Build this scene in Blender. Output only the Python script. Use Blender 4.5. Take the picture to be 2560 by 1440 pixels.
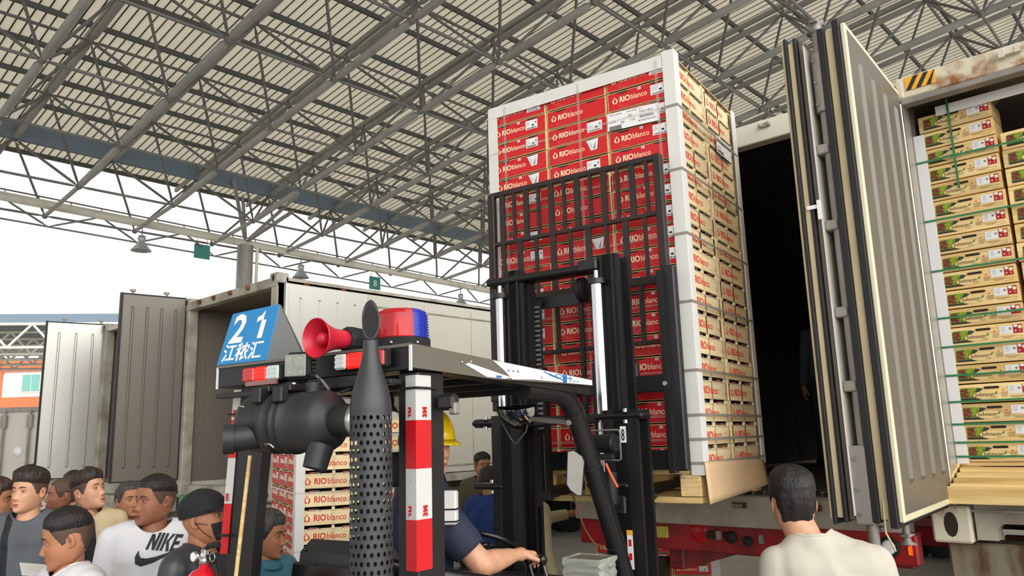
import bpy, bmesh, math, random
from math import sin, cos, pi, radians, sqrt, atan2, exp
from mathutils import Vector, Matrix, Euler
random.seed(7)
SC = bpy.context.scene
for o in list(bpy.data.objects):
    bpy.data.objects.remove(o)

# ------------------------------------------------------------------ camera
FPX, PITCH, ROLL, YAW, CAMZ = 1940.0, radians(11.0), radians(-1.75), radians(42.0), 1.9
CAM = Vector((0, 0, CAMZ))
_fh = Vector((-sin(YAW), cos(YAW), 0)); _r0 = Vector((cos(YAW), sin(YAW), 0))
FWD = _fh * cos(PITCH) + Vector((0, 0, sin(PITCH)))
_u0 = _r0.cross(FWD)
RGT = _r0 * cos(ROLL) + _u0 * sin(ROLL)
UPV = -_r0 * sin(ROLL) + _u0 * cos(ROLL)
cam_d = bpy.data.cameras.new('camera'); cam = bpy.data.objects.new('camera', cam_d)
SC.collection.objects.link(cam); SC.camera = cam
cam_d.sensor_width = 36.0; cam_d.lens = 36.0 * FPX / 2560.0; cam_d.clip_end = 400; cam_d.clip_start = 0.05
cam.matrix_world = Matrix.Translation(CAM) @ Matrix((RGT, UPV, -FWD)).transposed().to_4x4()

# ------------------------------------------------------------------ sky and exposure (bright overcast day)
W = bpy.data.worlds.new('overcast_sky'); SC.world = W; W.use_nodes = True
wn = W.node_tree.nodes; wl = W.node_tree.links
bg = wn['Background']
tc = wn.new('ShaderNodeTexCoord'); sepx = wn.new('ShaderNodeSeparateXYZ'); wr = wn.new('ShaderNodeValToRGB')
wl.new(tc.outputs['Generated'], sepx.inputs[0]); wl.new(sepx.outputs[2], wr.inputs[0])
wr.color_ramp.elements[0].position = 0.0; wr.color_ramp.elements[0].color = (1.0, 1.0, 1.0, 1)
wr.color_ramp.elements[1].position = 0.6; wr.color_ramp.elements[1].color = (1.0, 0.985, 0.95, 1)
wl.new(wr.outputs[0], bg.inputs[0]); 
vd = wn.new('ShaderNodeVectorMath'); vd.operation = 'DOT_PRODUCT'; vd.inputs[1].default_value = Vector((.93, -.30, .20)).normalized()
wm = wn.new('ShaderNodeMapRange'); wm.interpolation_type = 'SMOOTHERSTEP'
wm.inputs['From Min'].default_value = .35; wm.inputs['From Max'].default_value = 1.0; wm.inputs['To Min'].default_value = 1.75; wm.inputs['To Max'].default_value = 7.0
wl.new(tc.outputs['Generated'], vd.inputs[0]); wl.new(vd.outputs['Value'], wm.inputs[0]); wl.new(wm.outputs[0], bg.inputs[1])
SC.view_settings.view_transform = 'Standard'; SC.view_settings.look = 'None'
SC.view_settings.exposure = -0.72; SC.view_settings.gamma = 1.0; SC.view_settings.use_curve_mapping = False
SC.cycles.max_bounces = 8; SC.cycles.diffuse_bounces = 4; SC.cycles.glossy_bounces = 3
SC.cycles.transmission_bounces = 4; SC.cycles.caustics_reflective = False; SC.cycles.caustics_refractive = False
SC.cycles.use_denoising = True
SC.cycles.use_adaptive_sampling = True; SC.cycles.adaptive_threshold = 0.02

# ------------------------------------------------------------------ helpers
def V3(*a): return Vector(a)
def ray(px, py): return FWD + RGT * ((px - 1280) / FPX) + UPV * ((720 - py) / FPX)
def at_z(px, py, z): return CAM + ray(px, py) * z
def at_h(px, py, h):
    d = ray(px, py); return CAM + d * ((h - CAMZ) / d.z)
def at_plane(px, py, n, c):
    d = ray(px, py); n = Vector(n); return CAM + d * ((c - CAM.dot(n)) / d.dot(n))
def proj(p):
    d = Vector(p) - CAM; z = d.dot(FWD); return (1280 + FPX * d.dot(RGT) / z, 720 - FPX * d.dot(UPV) / z, z)

def frame_z(a, b):
    """rotation taking +Z onto b-a"""
    d = (Vector(b) - Vector(a)).normalized()
    return d.to_track_quat('Z', 'Y').to_matrix()

class MB:
    """collects simple shapes and links them as one mesh object"""
    def __init__(s): s.v = []; s.f = []; s.m = []; s.sm = []; s.mats = []
    def mi(s, mat):
        if mat is None: return 0
        if mat not in s.mats: s.mats.append(mat)
        return s.mats.index(mat)
    def add(s, vs, fs, mat=None, smooth=False, M=None):
        b = len(s.v); k = s.mi(mat)
        if M is not None: vs = [M @ Vector(p) for p in vs]
        s.v.extend([tuple(p) for p in vs])
        for f in fs:
            s.f.append([b + i for i in f]); s.m.append(k); s.sm.append(smooth)
        return s
    def box(s, c, d, mat=None, R=None, bev=0.0):
        c = Vector(c); x, y, z = d[0] / 2, d[1] / 2, d[2] / 2
        R = R if R is not None else Matrix.Identity(3)
        if bev <= 0:
            vs = [c + R @ Vector((a * x, b_ * y, e * z)) for e in (-1, 1) for b_ in (-1, 1) for a in (-1, 1)]
            fs = [(0, 2, 3, 1), (4, 5, 7, 6), (0, 1, 5, 4), (2, 6, 7, 3), (0, 4, 6, 2), (1, 3, 7, 5)]
            return s.add(vs, fs, mat)
        bb = min(bev, x * .9, y * .9, z * .9)
        vs = []; idx = {}
        for i, sx in enumerate((-1, 1)):
            for j, sy in enumerate((-1, 1)):
                for k, sz in enumerate((-1, 1)):
                    for ax in range(3):
                        p = [sx * (x - bb), sy * (y - bb), sz * (z - bb)]
                        p[ax] = (sx * x, sy * y, sz * z)[ax]
                        idx[(i, j, k, ax)] = len(vs); vs.append(c + R @ Vector(p))
        fs = []
        for i in (0, 1):
            q = [idx[(i, j, k, 0)] for j, k in ((0, 0), (1, 0), (1, 1), (0, 1))]; fs.append(q if i else q[::-1])
            q = [idx[(j, i, k, 1)] for j, k in ((0, 0), (0, 1), (1, 1), (1, 0))]; fs.append(q if i else q[::-1])
            q = [idx[(j, k, i, 2)] for j, k in ((0, 0), (1, 0), (1, 1), (0, 1))]; fs.append(q if i else q[::-1])
        for a in (0, 1):
            for b_ in (0, 1):
                fs.append([idx[(a, b_, 0, 0)], idx[(a, b_, 1, 0)], idx[(a, b_, 1, 1)], idx[(a, b_, 0, 1)]])
                fs.append([idx[(a, 0, b_, 0)], idx[(a, 1, b_, 0)], idx[(a, 1, b_, 2)], idx[(a, 0, b_, 2)]])
                fs.append([idx[(0, a, b_, 1)], idx[(1, a, b_, 1)], idx[(1, a, b_, 2)], idx[(0, a, b_, 2)]])
        for a in (0, 1):
            for b_ in (0, 1):
                for e in (0, 1): fs.append([idx[(a, b_, e, 0)], idx[(a, b_, e, 1)], idx[(a, b_, e, 2)]])
        return s.add(vs, fs, mat)
    def beam(s, a, b, w, h, mat=None, up=(0, 0, 1), bev=0.0):
        """box beam from a to b, w across, h along up"""
        a = Vector(a); b = Vector(b); y = (b - a).normalized(); up = Vector(up)
        x = y.cross(up).normalized(); z = x.cross(y)
        R = Matrix((x, y, z)).transposed()
        return s.box((a + b) / 2, (w, (b - a).length, h), mat, R, bev)
    def cyl(s, a, b, r, r2=None, mat=None, n=12, caps=True, smooth=True):
        r2 = r if r2 is None else r2
        return s.rings([(a, r), (b, r2)], mat, n, caps, smooth)
    def rings(s, pts, mat=None, n=12, caps=True, smooth=True, flat=None):
        """surface through circles on a path: pts=[(point, radius)]"""
        P = [Vector(p) for p, _ in pts]; vs = []; nrm = None
        for i, (p, r) in enumerate(pts):
            a = P[max(i - 1, 0)]; b = P[min(i + 1, len(P) - 1)]
            d = (b - a)
            d = d.normalized() if d.length > 1e-9 else Vector((0, 0, 1))
            if nrm is None:
                nrm = d.orthogonal().normalized()
            else:
                nrm = (nrm - d * nrm.dot(d))
                nrm = nrm.normalized() if nrm.length > 1e-6 else d.orthogonal().normalized()
            bi = d.cross(nrm)
            for k in range(n):
                t = 2 * pi * k / n; vs.append(P[i] + nrm * (r * cos(t)) + bi * (r * sin(t)))
        fs = []
        for i in range(len(P) - 1):
            for k in range(n):
                k2 = (k + 1) % n; fs.append((i * n + k, i * n + k2, (i + 1) * n + k2, (i + 1) * n + k))
        s.add(vs, fs, mat, smooth)
        if caps:
            m = len(P) - 1
            s.add(vs[:n], [list(range(n))[::-1]], mat, False); s.add(vs[m * n:], [list(range(n))], mat, False)
        return s
    def tube(s, path, r, mat=None, n=8): return s.rings([(p, r) for p in path], mat, n)
    def lathe(s, prof, M=None, mat=None, n=24, smooth=True, a0=0, a1=2 * pi):
        """prof [(r,z)] about local z"""
        full = abs(a1 - a0 - 2 * pi) < 1e-6; c = n if full else n + 1
        vs = [(r * cos(a0 + (a1 - a0) * k / n), r * sin(a0 + (a1 - a0) * k / n), z) for r, z in prof for k in range(c)]
        fs = []
        for i in range(len(prof) - 1):
            for k in range(n):
                k2 = (k + 1) % c; fs.append((i * c + k, i * c + k2, (i + 1) * c + k2, (i + 1) * c + k))
        return s.add(vs, fs, mat, smooth, M)
    def prism(s, poly, d, M=None, mat=None, caps=True):
        """poly in local xy, thickness d along z from 0"""
        n = len(poly); vs = [(x, y, 0) for x, y in poly] + [(x, y, d) for x, y in poly]
        fs = [(i, (i + 1) % n, n + (i + 1) % n, n + i) for i in range(n)]
        if caps: fs += [list(range(n))[::-1], list(range(n, 2 * n))]
        return s.add(vs, fs, mat, False, M)
    def quad(s, a, b, c, d, mat=None): return s.add([a, b, c, d], [(0, 1, 2, 3)], mat)
    def ball(s, c, r, mat=None, n=12, m=8, sc=(1, 1, 1), R=None):
        R = R if R is not None else Matrix.Identity(3); c = Vector(c); vs = []; fs = []
        for i in range(m + 1):
            t = pi * i / m
            for k in range(n):
                p = 2 * pi * k / n
                vs.append(c + R @ Vector((r * sc[0] * sin(t) * cos(p), r * sc[1] * sin(t) * sin(p), r * sc[2] * cos(t))))
        for i in range(m):
            for k in range(n): fs.append((i * n + k, (i + 1) * n + k, (i + 1) * n + (k + 1) % n, i * n + (k + 1) % n))
        return s.add(vs, fs, mat, True)
    def mesh(s, name):
        me = bpy.data.meshes.new(name); me.from_pydata(s.v, [], s.f); me.update()
        for m in s.mats: me.materials.append(m)
        me.polygons.foreach_set('material_index', s.m); me.polygons.foreach_set('use_smooth', s.sm); me.update()
        return me
    def build(s, name, parent=None, mat=None, loc=None, rot=None):
        if mat is not None and not s.mats: s.mats = [mat]
        o = bpy.data.objects.new(name, s.mesh(name)); SC.collection.objects.link(o)
        if parent is not None: o.parent = parent
        if loc is not None: o.location = loc
        if rot is not None: o.rotation_euler = rot
        return o

def tag(o, label=None, cat=None, group=None, kind=None):
    if label: o['label'] = label
    if cat: o['category'] = cat
    if group: o['group'] = group
    if kind: o['kind'] = kind
    return o
def thing(name, loc=(0, 0, 0), rz=0.0, label=None, cat=None, group=None, kind=None, rot=None):
    o = bpy.data.objects.new(name, None); SC.collection.objects.link(o); o.location = loc
    o.rotation_euler = rot if rot else (0, 0, rz); o.empty_display_size = .1
    return tag(o, label, cat, group, kind)
def dup(root, loc=None, rz=None, label=None, group=None, skip=()):
    r = root.copy(); SC.collection.objects.link(r)
    if loc is not None: r.location = loc
    if rz is not None: r.rotation_euler = (0, 0, rz)
    if label: r['label'] = label
    if group: r['group'] = group
    for ch in list(root.children):
        if ch.name.split('.')[0] in skip: continue
        c = ch.copy(); SC.collection.objects.link(c); c.parent = r
        for g in ch.children:
            d = g.copy(); SC.collection.objects.link(d); d.parent = c
    return r

def text_mb(body, size, mat, M, mb=None, shear=0.0, bold=0.0, sx=1.0, depth=0.0006, align='LEFT', res=2, space=1.0):
    """lettering turned into mesh, laid in local xy of M"""
    cu = bpy.data.curves.new('t', 'FONT'); cu.body = body; cu.size = size; cu.shear = shear; cu.offset = bold
    cu.align_x = align; cu.resolution_u = res; cu.extrude = depth; cu.space_character = space
    ob = bpy.data.objects.new('t', cu); SC.collection.objects.link(ob)
    dg = bpy.context.evaluated_depsgraph_get(); me = ob.evaluated_get(dg).to_mesh()
    vs = [M @ Vector((v.co.x * sx, v.co.y, v.co.z)) for v in me.vertices]; fs = [tuple(p.vertices) for p in me.polygons]
    ob.evaluated_get(dg).to_mesh_clear()
    bpy.data.objects.remove(ob); bpy.data.curves.remove(cu)
    mb = mb or MB(); mb.add(vs, fs, mat); return mb

# ------------------------------------------------------------------ materials
def mat(name, col, rough=0.6, metal=0.0, var=0.0, scale=8.0, bump=0.0, bscale=60.0, col2=None, stretch=None, spec=None,
        emit=None, estr=0.0, trans=0.0, alpha=1.0, coat=0.0, lo=.35, hi=.65, detail=4.0):
    m = bpy.data.materials.new(name); m.use_nodes = True; nt = m.node_tree; b = nt.nodes['Principled BSDF']
    c = (*col, 1) if len(col) == 3 else col
    b.inputs['Base Color'].default_value = c; b.inputs['Roughness'].default_value = rough; b.inputs['Metallic'].default_value = metal
    if spec is not None: b.inputs['Specular IOR Level'].default_value = spec
    if trans: b.inputs['Transmission Weight'].default_value = trans
    if alpha < 1: b.inputs['Alpha'].default_value = alpha
    if coat: b.inputs['Coat Weight'].default_value = coat
    if emit: b.inputs['Emission Color'].default_value = (*emit, 1); b.inputs['Emission Strength'].default_value = estr
    if var > 0 or col2 is not None or bump > 0:
        t = nt.nodes.new('ShaderNodeTexCoord'); mp = nt.nodes.new('ShaderNodeMapping')
        nt.links.new(t.outputs['Object'], mp.inputs[0])
        if stretch: mp.inputs['Scale'].default_value = stretch
    if var > 0 or col2 is not None:
        n = nt.nodes.new('ShaderNodeTexNoise'); n.inputs['Scale'].default_value = scale; n.inputs['Detail'].default_value = detail
        nt.links.new(mp.outputs[0], n.inputs['Vector'])
        r = nt.nodes.new('ShaderNodeValToRGB'); nt.links.new(n.outputs['Fac'], r.inputs[0])
        c2 = col2 if col2 is not None else tuple(max(0, x * (1 - var)) for x in col)
        r.color_ramp.elements[0].position = lo; r.color_ramp.elements[0].color = (*c2, 1)
        r.color_ramp.elements[1].position = hi; r.color_ramp.elements[1].color = c
        nt.links.new(r.outputs[0], b.inputs['Base Color'])
    if bump > 0:
        n2 = nt.nodes.new('ShaderNodeTexNoise'); n2.inputs['Scale'].default_value = bscale; nt.links.new(mp.outputs[0], n2.inputs['Vector'])
        bp = nt.nodes.new('ShaderNodeBump'); bp.inputs['Strength'].default_value = bump; bp.inputs['Distance'].default_value = 0.01
        nt.links.new(n2.outputs['Fac'], bp.inputs['Height']); nt.links.new(bp.outputs[0], b.inputs['Normal'])
    return m

def wood(name, c1, c2, axis='X', scale=6.0, rough=.6):
    """planed softwood with grain along axis"""
    m = bpy.data.materials.new(name); m.use_nodes = True; nt = m.node_tree; b = nt.nodes['Principled BSDF']
    b.inputs['Roughness'].default_value = rough
    t = nt.nodes.new('ShaderNodeTexCoord'); mp = nt.nodes.new('ShaderNodeMapping'); nt.links.new(t.outputs['Object'], mp.inputs[0])
    mp.inputs['Scale'].default_value = {'X': (.35, 4, 7), 'Y': (4, .35, 7), 'Z': (4, 7, .35)}[axis]
    oi = nt.nodes.new('ShaderNodeObjectInfo'); vm = nt.nodes.new('ShaderNodeVectorMath'); vm.operation = 'ADD'
    cm = nt.nodes.new('ShaderNodeCombineXYZ'); mu = nt.nodes.new('ShaderNodeMath'); mu.operation = 'MULTIPLY'; mu.inputs[1].default_value = 37
    nt.links.new(oi.outputs['Random'], mu.inputs[0])
    for k in range(3): nt.links.new(mu.outputs[0], cm.inputs[k])
    nt.links.new(mp.outputs[0], vm.inputs[0]); nt.links.new(cm.outputs[0], vm.inputs[1])
    n = nt.nodes.new('ShaderNodeTexNoise'); n.inputs['Scale'].default_value = scale; n.inputs['Detail'].default_value = 6; n.inputs['Distortion'].default_value = .8
    nt.links.new(vm.outputs[0], n.inputs['Vector'])
    r = nt.nodes.new('ShaderNodeValToRGB'); nt.links.new(n.outputs['Fac'], r.inputs[0])
    r.color_ramp.elements[0].position = .3; r.color_ramp.elements[0].color = (*c2, 1)
    r.color_ramp.elements[1].position = .62; r.color_ramp.elements[1].color = (*c1, 1)
    hsv = nt.nodes.new('ShaderNodeHueSaturation'); mr = nt.nodes.new('ShaderNodeMapRange')
    nt.links.new(oi.outputs['Random'], mr.inputs[0]); mr.inputs['To Min'].default_value = .82; mr.inputs['To Max'].default_value = 1.1
    nt.links.new(mr.outputs[0], hsv.inputs['Value']); nt.links.new(r.outputs[0], hsv.inputs['Color'])
    nt.links.new(hsv.outputs[0], b.inputs['Base Color'])
    return m

SR = lambda h: tuple(((x / 255) / 12.92 if x / 255 < .04045 else (((x / 255) + .055) / 1.055) ** 2.4) for x in h)
M = {}
M['sheet'] = mat('roof_sheet_paint', SR((238, 228, 198)), .55, var=.08, scale=.9)
M['seam'] = mat('roof_seam_shade', SR((120, 114, 98)), .7)  # groove shade put into the colour of the sheet's rib recesses
M['steel'] = mat('galvanised_tube', SR((124, 124, 122)), .5, .1, var=.2, scale=3)
M['steel_dark'] = mat('dark_purlin_paint', SR((96, 98, 98)), .6, .1)
M['steel_tube'] = mat('grey_painted_tube', SR((166, 166, 162)), .5, .05, var=.15, scale=2)
M['gutter'] = mat('gutter_grey_blue', SR((118, 134, 150)), .6)
M['black'] = mat('black_paint', SR((30, 30, 32)), .42, 0, var=.35, scale=5, bump=.05)
M['black_matte'] = mat('black_rubber', SR((24, 24, 26)), .75)
M['black_gloss'] = mat('black_gloss', SR((20, 20, 22)), .22)
M['mast'] = mat('mast_steel', SR((38, 37, 38)), .45, .3, col2=SR((24, 23, 24)), scale=6, stretch=(3, 3, .6))
M['rustbar'] = mat('worn_black_bar', SR((44, 40, 39)), .5, .2, col2=SR((62, 38, 30)), scale=9, lo=.35, hi=.5)
M['chrome'] = mat('chrome', (.62, .62, .64), .16, 1.0)
M['bolt'] = mat('zinc_bolt', SR((200, 200, 198)), .3, .9)
M['red'] = mat('red_label', SR((214, 28, 34)), .42, var=.10, scale=3)
M['redink'] = mat('red_ink', SR((214, 60, 48)), .7)
M['cream'] = mat('cream_print', SR((252, 236, 196)), .6)
M['pinkline'] = mat('pink_line_print', SR((226, 84, 76)), .6)
M['pine'] = wood('pine_box_board', SR((238, 214, 160)), SR((220, 186, 124)), 'X')
M['pineY'] = wood('pine_box_end', SR((252, 234, 190)), SR((236, 208, 156)), 'Y')
M['pine2'] = wood('golden_pine', SR((252, 222, 160)), SR((226, 184, 112)), 'X', 5)
M['pallet'] = wood('pallet_pine', SR((240, 214, 152)), SR((206, 170, 104)), 'X', 4)
M['gap'] = mat('dark_gap', SR((52, 38, 28)), .9)
M['white'] = mat('white_card', SR((226, 225, 220)), .6, var=.05, scale=4)
M['label'] = mat('label_paper', SR((240, 240, 240)), .5)
M['ink'] = mat('black_ink', SR((40, 40, 42)), .7)
M['greyink'] = mat('grey_ink', SR((140, 140, 144)), .7)
M['strap'] = mat('grey_strap', SR((150, 144, 134)), .4)
M['clearstrap'] = mat('clear_tape', SR((200, 190, 186)), .3, alpha=.16)
M['greenstrap'] = mat('green_strap', SR((54, 128, 80)), .35)
M['card'] = mat('brown_cardboard', SR((214, 182, 142)), .8, var=.06, scale=5, bump=.1, bscale=8)
M['contwhite'] = mat('container_white', SR((226, 224, 210)), .5, col2=SR((190, 184, 164)), scale=2.2, lo=.2, hi=.5)
M['contdirty'] = mat('container_dirty_grey', SR((176, 172, 158)), .6, col2=SR((120, 108, 92)), scale=3, lo=.25, hi=.6)
M['rust'] = mat('rust', SR((126, 74, 40)), .85, col2=SR((70, 44, 30)), scale=14)
M['rustwhite'] = mat('rust_stained_white', SR((222, 214, 190)), .6, col2=SR((150, 92, 46)), scale=7, lo=.34, hi=.5)
M['alum'] = mat('aluminium_panel', SR((196, 194, 186)), .34, .55, var=.1, scale=1.2, stretch=(1, 1, .3))
M['alumdull'] = mat('dull_aluminium_panel', SR((118, 112, 102)), .42, .30, var=.08, scale=2, stretch=(1, 1, .2))
M['seal'] = mat('door_seal_rubber', SR((26, 26, 28)), .6)
M['ivory'] = mat('ivory_door_edge', SR((226, 218, 186)), .45, var=.08, scale=2)
M['tan'] = mat('aged_tan_edge', SR((206, 188, 150)), .5, var=.15, scale=4)
M['galv'] = mat('galvanised_rod', SR((158, 152, 146)), .55, .35, var=.25, scale=9, stretch=(1, 1, .4))
M['inner'] = mat('container_liner', SR((120, 112, 102)), .5, .1)
M['shadeliner'] = mat('shaded_container_liner', SR((42, 38, 36)), .6)  # liner coloured near black to paint in the shade of the interior
M['redtruck'] = mat('red_chassis_paint', SR((166, 24, 34)), .4, col2=SR((110, 24, 28)), scale=4, lo=.3, hi=.6)
M['yellow'] = mat('yellow_sticker', SR((226, 206, 70)), .5)
M['hazyellow'] = mat('hazard_yellow', SR((246, 178, 40)), .5)
M['asphalt'] = mat('concrete_yard', SR((176, 170, 160)), .85, var=.15, scale=1.2, bump=.2)
M['blue'] = mat('sign_blue', SR((48, 138, 200)), .4)
M['beige'] = mat('beige_panel', SR((204, 200, 188)), .5, var=.05, scale=1)
M['glass'] = mat('clear_glass', (.9, .92, .92), .05, trans=.9)
M['tyre'] = mat('tyre_rubber', SR((28, 28, 28)), .85)
M['greenpaint'] = mat('green_sign_paint', SR((52, 132, 120)), .5)

def translucent(m, k):
    nt = m.node_tree; b = nt.nodes['Principled BSDF']; out = nt.nodes['Material Output']
    t = nt.nodes.new('ShaderNodeBsdfTranslucent'); t.inputs[0].default_value = (1.0, .95, .80, 1)
    mx = nt.nodes.new('ShaderNodeMixShader'); mx.inputs[0].default_value = k
    nt.links.new(b.outputs[0], mx.inputs[1]); nt.links.new(t.outputs[0], mx.inputs[2]); nt.links.new(mx.outputs[0], out.inputs[0])
translucent(M['sheet'], .28)
# ------------------------------------------------------------------ ground
g = MB(); g.quad((-120, -60, 0), (60, -60, 0), (60, 140, 0), (-120, 140, 0))
tag(g.build('floor', mat=M['asphalt']), 'grey concrete yard floor of the market hall', 'floor', kind='structure')

# ------------------------------------------------------------------ hall roof: purlins, sheet and a double-layer space frame
RO = (-29.12, 2.36, 9.71); RYAW = -0.0101; RSX = 3.2; RSY = 3.0
_ex = Vector((cos(RYAW), sin(RYAW), 0)); _ey = Vector((-sin(RYAW), cos(RYAW), 0))
def rz_(j): return .4716 * j - .0097 * j * j
def RP(i, j, dz=0.0): return Vector(RO) + _ey * (i * RSY) + _ex * (j * RSX) + Vector((0, 0, rz_(j) + dz))
I0, I1, J0, J1 = -8, 19, 0, 11
sheet = MB()
JJ = [-.08] + [k * .5 for k in range(1, 2 * J1 + 2)]
vs = []; fs = []
SY = .25 / RSY
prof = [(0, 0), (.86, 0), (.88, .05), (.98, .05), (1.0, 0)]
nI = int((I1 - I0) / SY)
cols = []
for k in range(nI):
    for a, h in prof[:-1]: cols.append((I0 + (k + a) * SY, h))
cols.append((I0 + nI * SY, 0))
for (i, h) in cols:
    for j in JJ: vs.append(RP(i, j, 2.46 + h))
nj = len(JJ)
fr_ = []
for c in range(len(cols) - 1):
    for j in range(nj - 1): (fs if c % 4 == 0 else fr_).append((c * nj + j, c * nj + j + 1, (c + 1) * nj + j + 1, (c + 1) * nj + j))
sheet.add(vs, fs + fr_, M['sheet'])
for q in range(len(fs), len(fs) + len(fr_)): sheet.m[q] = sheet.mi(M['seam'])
tag(sheet.build('ceiling'), 'ribbed cream metal roof sheeting of the hall', 'roof', kind='structure')
truss = thing('ceiling_truss', (0, 0, 0), 0, 'grey steel tube space frame carrying the hall roof', 'roof truss', kind='structure')
def member(mb, a, b, r, mt, taper=True, n=8):
    a = Vector(a); b = Vector(b); d = b - a; L = d.length; d = d / L
    if taper:
        mb.rings([(a + d * .06, r * .35), (a + d * .26, r), (b - d * .26, r), (b - d * .06, r * .35)], mt, n, caps=False)
    else: mb.cyl(a, b, r, r, mt, n, caps=False)
for i in range(I0, I1 + 1):
    mb = MB()
    for j in range(J0, J1): member(mb, RP(i, j, .2 if j == 0 else 0), RP(i, j + 1), .105 if j > 0 else .07, M['steel_tube'], n=10)
    for j in range(J0, J1 + 1): mb.ball(RP(i, j, .2 if j == 0 else 0), .10, M['steel'], 8, 6)
    mb.build('bottom_chord', truss)
for i in range(I0, I1):
    mb = MB()
    for j in range(J0, J1):
        member(mb, RP(i + .5, j + .5, 1.9), RP(i + .5, j + 1.5, 1.9), .095, M['steel_tube'], n=10)
        mb.ball(RP(i + .5, j + .5, 1.9), .10, M['steel'], 8, 6)
        mb.cyl(RP(i + .5, j + .5, 1.9), RP(i + .5, j + .5, 2.25), .035, None, M['steel'], 6, False)
    mb.build('top_chord', truss)
    mb = MB(); mb2 = []
    for j in range(J0, J1 + 1):
        a = RP(i + .5, max(j - .5, -.05), 2.17); b = RP(i + .5, j + .5, 2.17); mb.beam(a, b, .10, .14, M['steel_tube'])
    mb.build('rafter', truss)
    mb = MB()
    for j in range(J0, J1):
        t = RP(i + .5, j + .5, 1.9)
        for di in (0, 1):
            for dj in (0, 1):
                member(mb, t, RP(i + di, j + dj, .2 if j + dj == 0 else 0), .042, M['steel'], n=6)
    mb.build('web_bracing', truss)
for j in range(J0, J1 + 1):
    mb = MB()
    for i in range(I0, I1): member(mb, RP(i, j, .2 if j == 0 else 0), RP(i + 1, j, .2 if j == 0 else 0), .045, M['steel'], n=6)
    mb.build('tie_tube', truss)
for j in range(J0, J1):
    mb = MB()
    for i in range(I0, I1 - 1): member(mb, RP(i + .5, j + .5, 1.9), RP(i + 1.5, j + .5, 1.9), .045, M['steel'], n=6)
    mb.build('tie_tube', truss)
for k in range(0, 2 * J1 + 2):
    j = k * .5 if k else -.04
    if k == 1: continue
    mb = MB(); a = RP(I0, j, 2.375); b = RP(I1, j, 2.375); mb.beam(a, b, .07, .15, M['steel_dark']); mb.build('purlin', truss)
mb = MB(); mb.beam(RP(I0, .56, 2.12), RP(I1, .56, 2.12), .12, .62, M['gutter']); mb.build('eave_gutter', truss)
mb = MB(); mb.beam(RP(I0, .27, 2.36), RP(I1, .27, 2.36), .07, .16, M['gutter']); mb.build('purlin', truss)
# eave pipe girder and the column below it
def EP(y, dx=0, dz=0): return Vector((-28.45 + dx, y, 10.17 - (y - 7) * .017 + dz))
eg = thing('trim_1', (0, 0, 0), 0, 'long pale steel pipe girder running along the open eave', 'girder', kind='structure')
mb = MB(); mb.cyl(EP(-3), EP(58), .15, .15, M['contwhite'], 14)
mb.build('girder_pipe', eg)
mb = MB()
for y in range(-2, 57, 3):
    member(mb, EP(y, 0, -.1), EP(y + 1.45, -.5, -.62), .035, M['steel'], n=6); member(mb, EP(y + 2.9, 0, -.1), EP(y + 1.45, -.5, -.62), .035, M['steel'], n=6)
mb.cyl(EP(-3, -.5, -.62), EP(58, -.5, -.62), .035, None, M['steel'], 6, False)
mb.cyl(EP(-3, -.2, .3), EP(58, -.2, .3), .03, None, M['steel'], 6, False)
for y in range(-2, 57): mb.cyl(EP(y, 0, .1), EP(y, -.2, .3), .018, None, M['steel'], 6, False)
mb.build('girder_bracing', eg)
def column(y, name='trim_2'):
    c0 = EP(y); e = thing(name, (c0.x, c0.y, 0), 0, 'round pale steel column standing under the eave girder', 'column', kind='structure')
    mb = MB(); mb.cyl((0, 0, 0), (0, 0, c0.z - .1), .31, .31, M['galv'], 24); mb.build('shaft', e)
    mb = MB(); mb.cyl((.33, .34, 0), (.33, .34, c0.z - .2), .06, .06, M['contwhite'], 10); mb.build('drain_pipe', e)
    mb = MB()
    for dx, dy, dz in ((1.6, -1.5, 2.1), (1.6, 1.5, 2.1), (-.4, 0, 2.2), (3.6, 0, .6)):
        member(mb, (0, 0, c0.z + .05), (dx, dy, c0.z + dz), .075, M['steel_tube'])
    mb.build('head_strut', e)
column(15.5); column(45.5, 'trim_3')
# pendant lamps, number boards
LAMPM = mat('lamp_shade_metal', SR((170, 176, 176)), .4, .5)
lamps = [(18.1, 'smooth bell lamp hanging left of the green board with a numeral'), (27.6, 'small bell lamp hanging furthest right under the eave girder'),
         (11.4, 'bell lamp hanging nearest the left end of the eave girder')]
lamp0 = None
for y, lb in lamps:
    c = EP(y)
    if lamp0 is None:
        lamp0 = thing('pendant_lamp', (c.x, c.y, c.z - .9), 0, lb, 'lamp', 'bell lamps under the eave')
        mb = MB(); mb.lathe([(.0, .42), (.12, .42), (.14, .30), (.11, .22), (.16, .12), (.34, -.12), (.36, -.14), (.33, -.13), (.15, .1), (0, .12)], None, LAMPM, 20); mb.build('lamp_shade', lamp0)
        mb = MB(); mb.cyl((0, 0, .4), (0, 0, .78), .02, None, M['steel'], 6); mb.build('hanger', lamp0)
    else: dup(lamp0, (c.x, c.y, c.z - .9), 0, lb)
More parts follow.
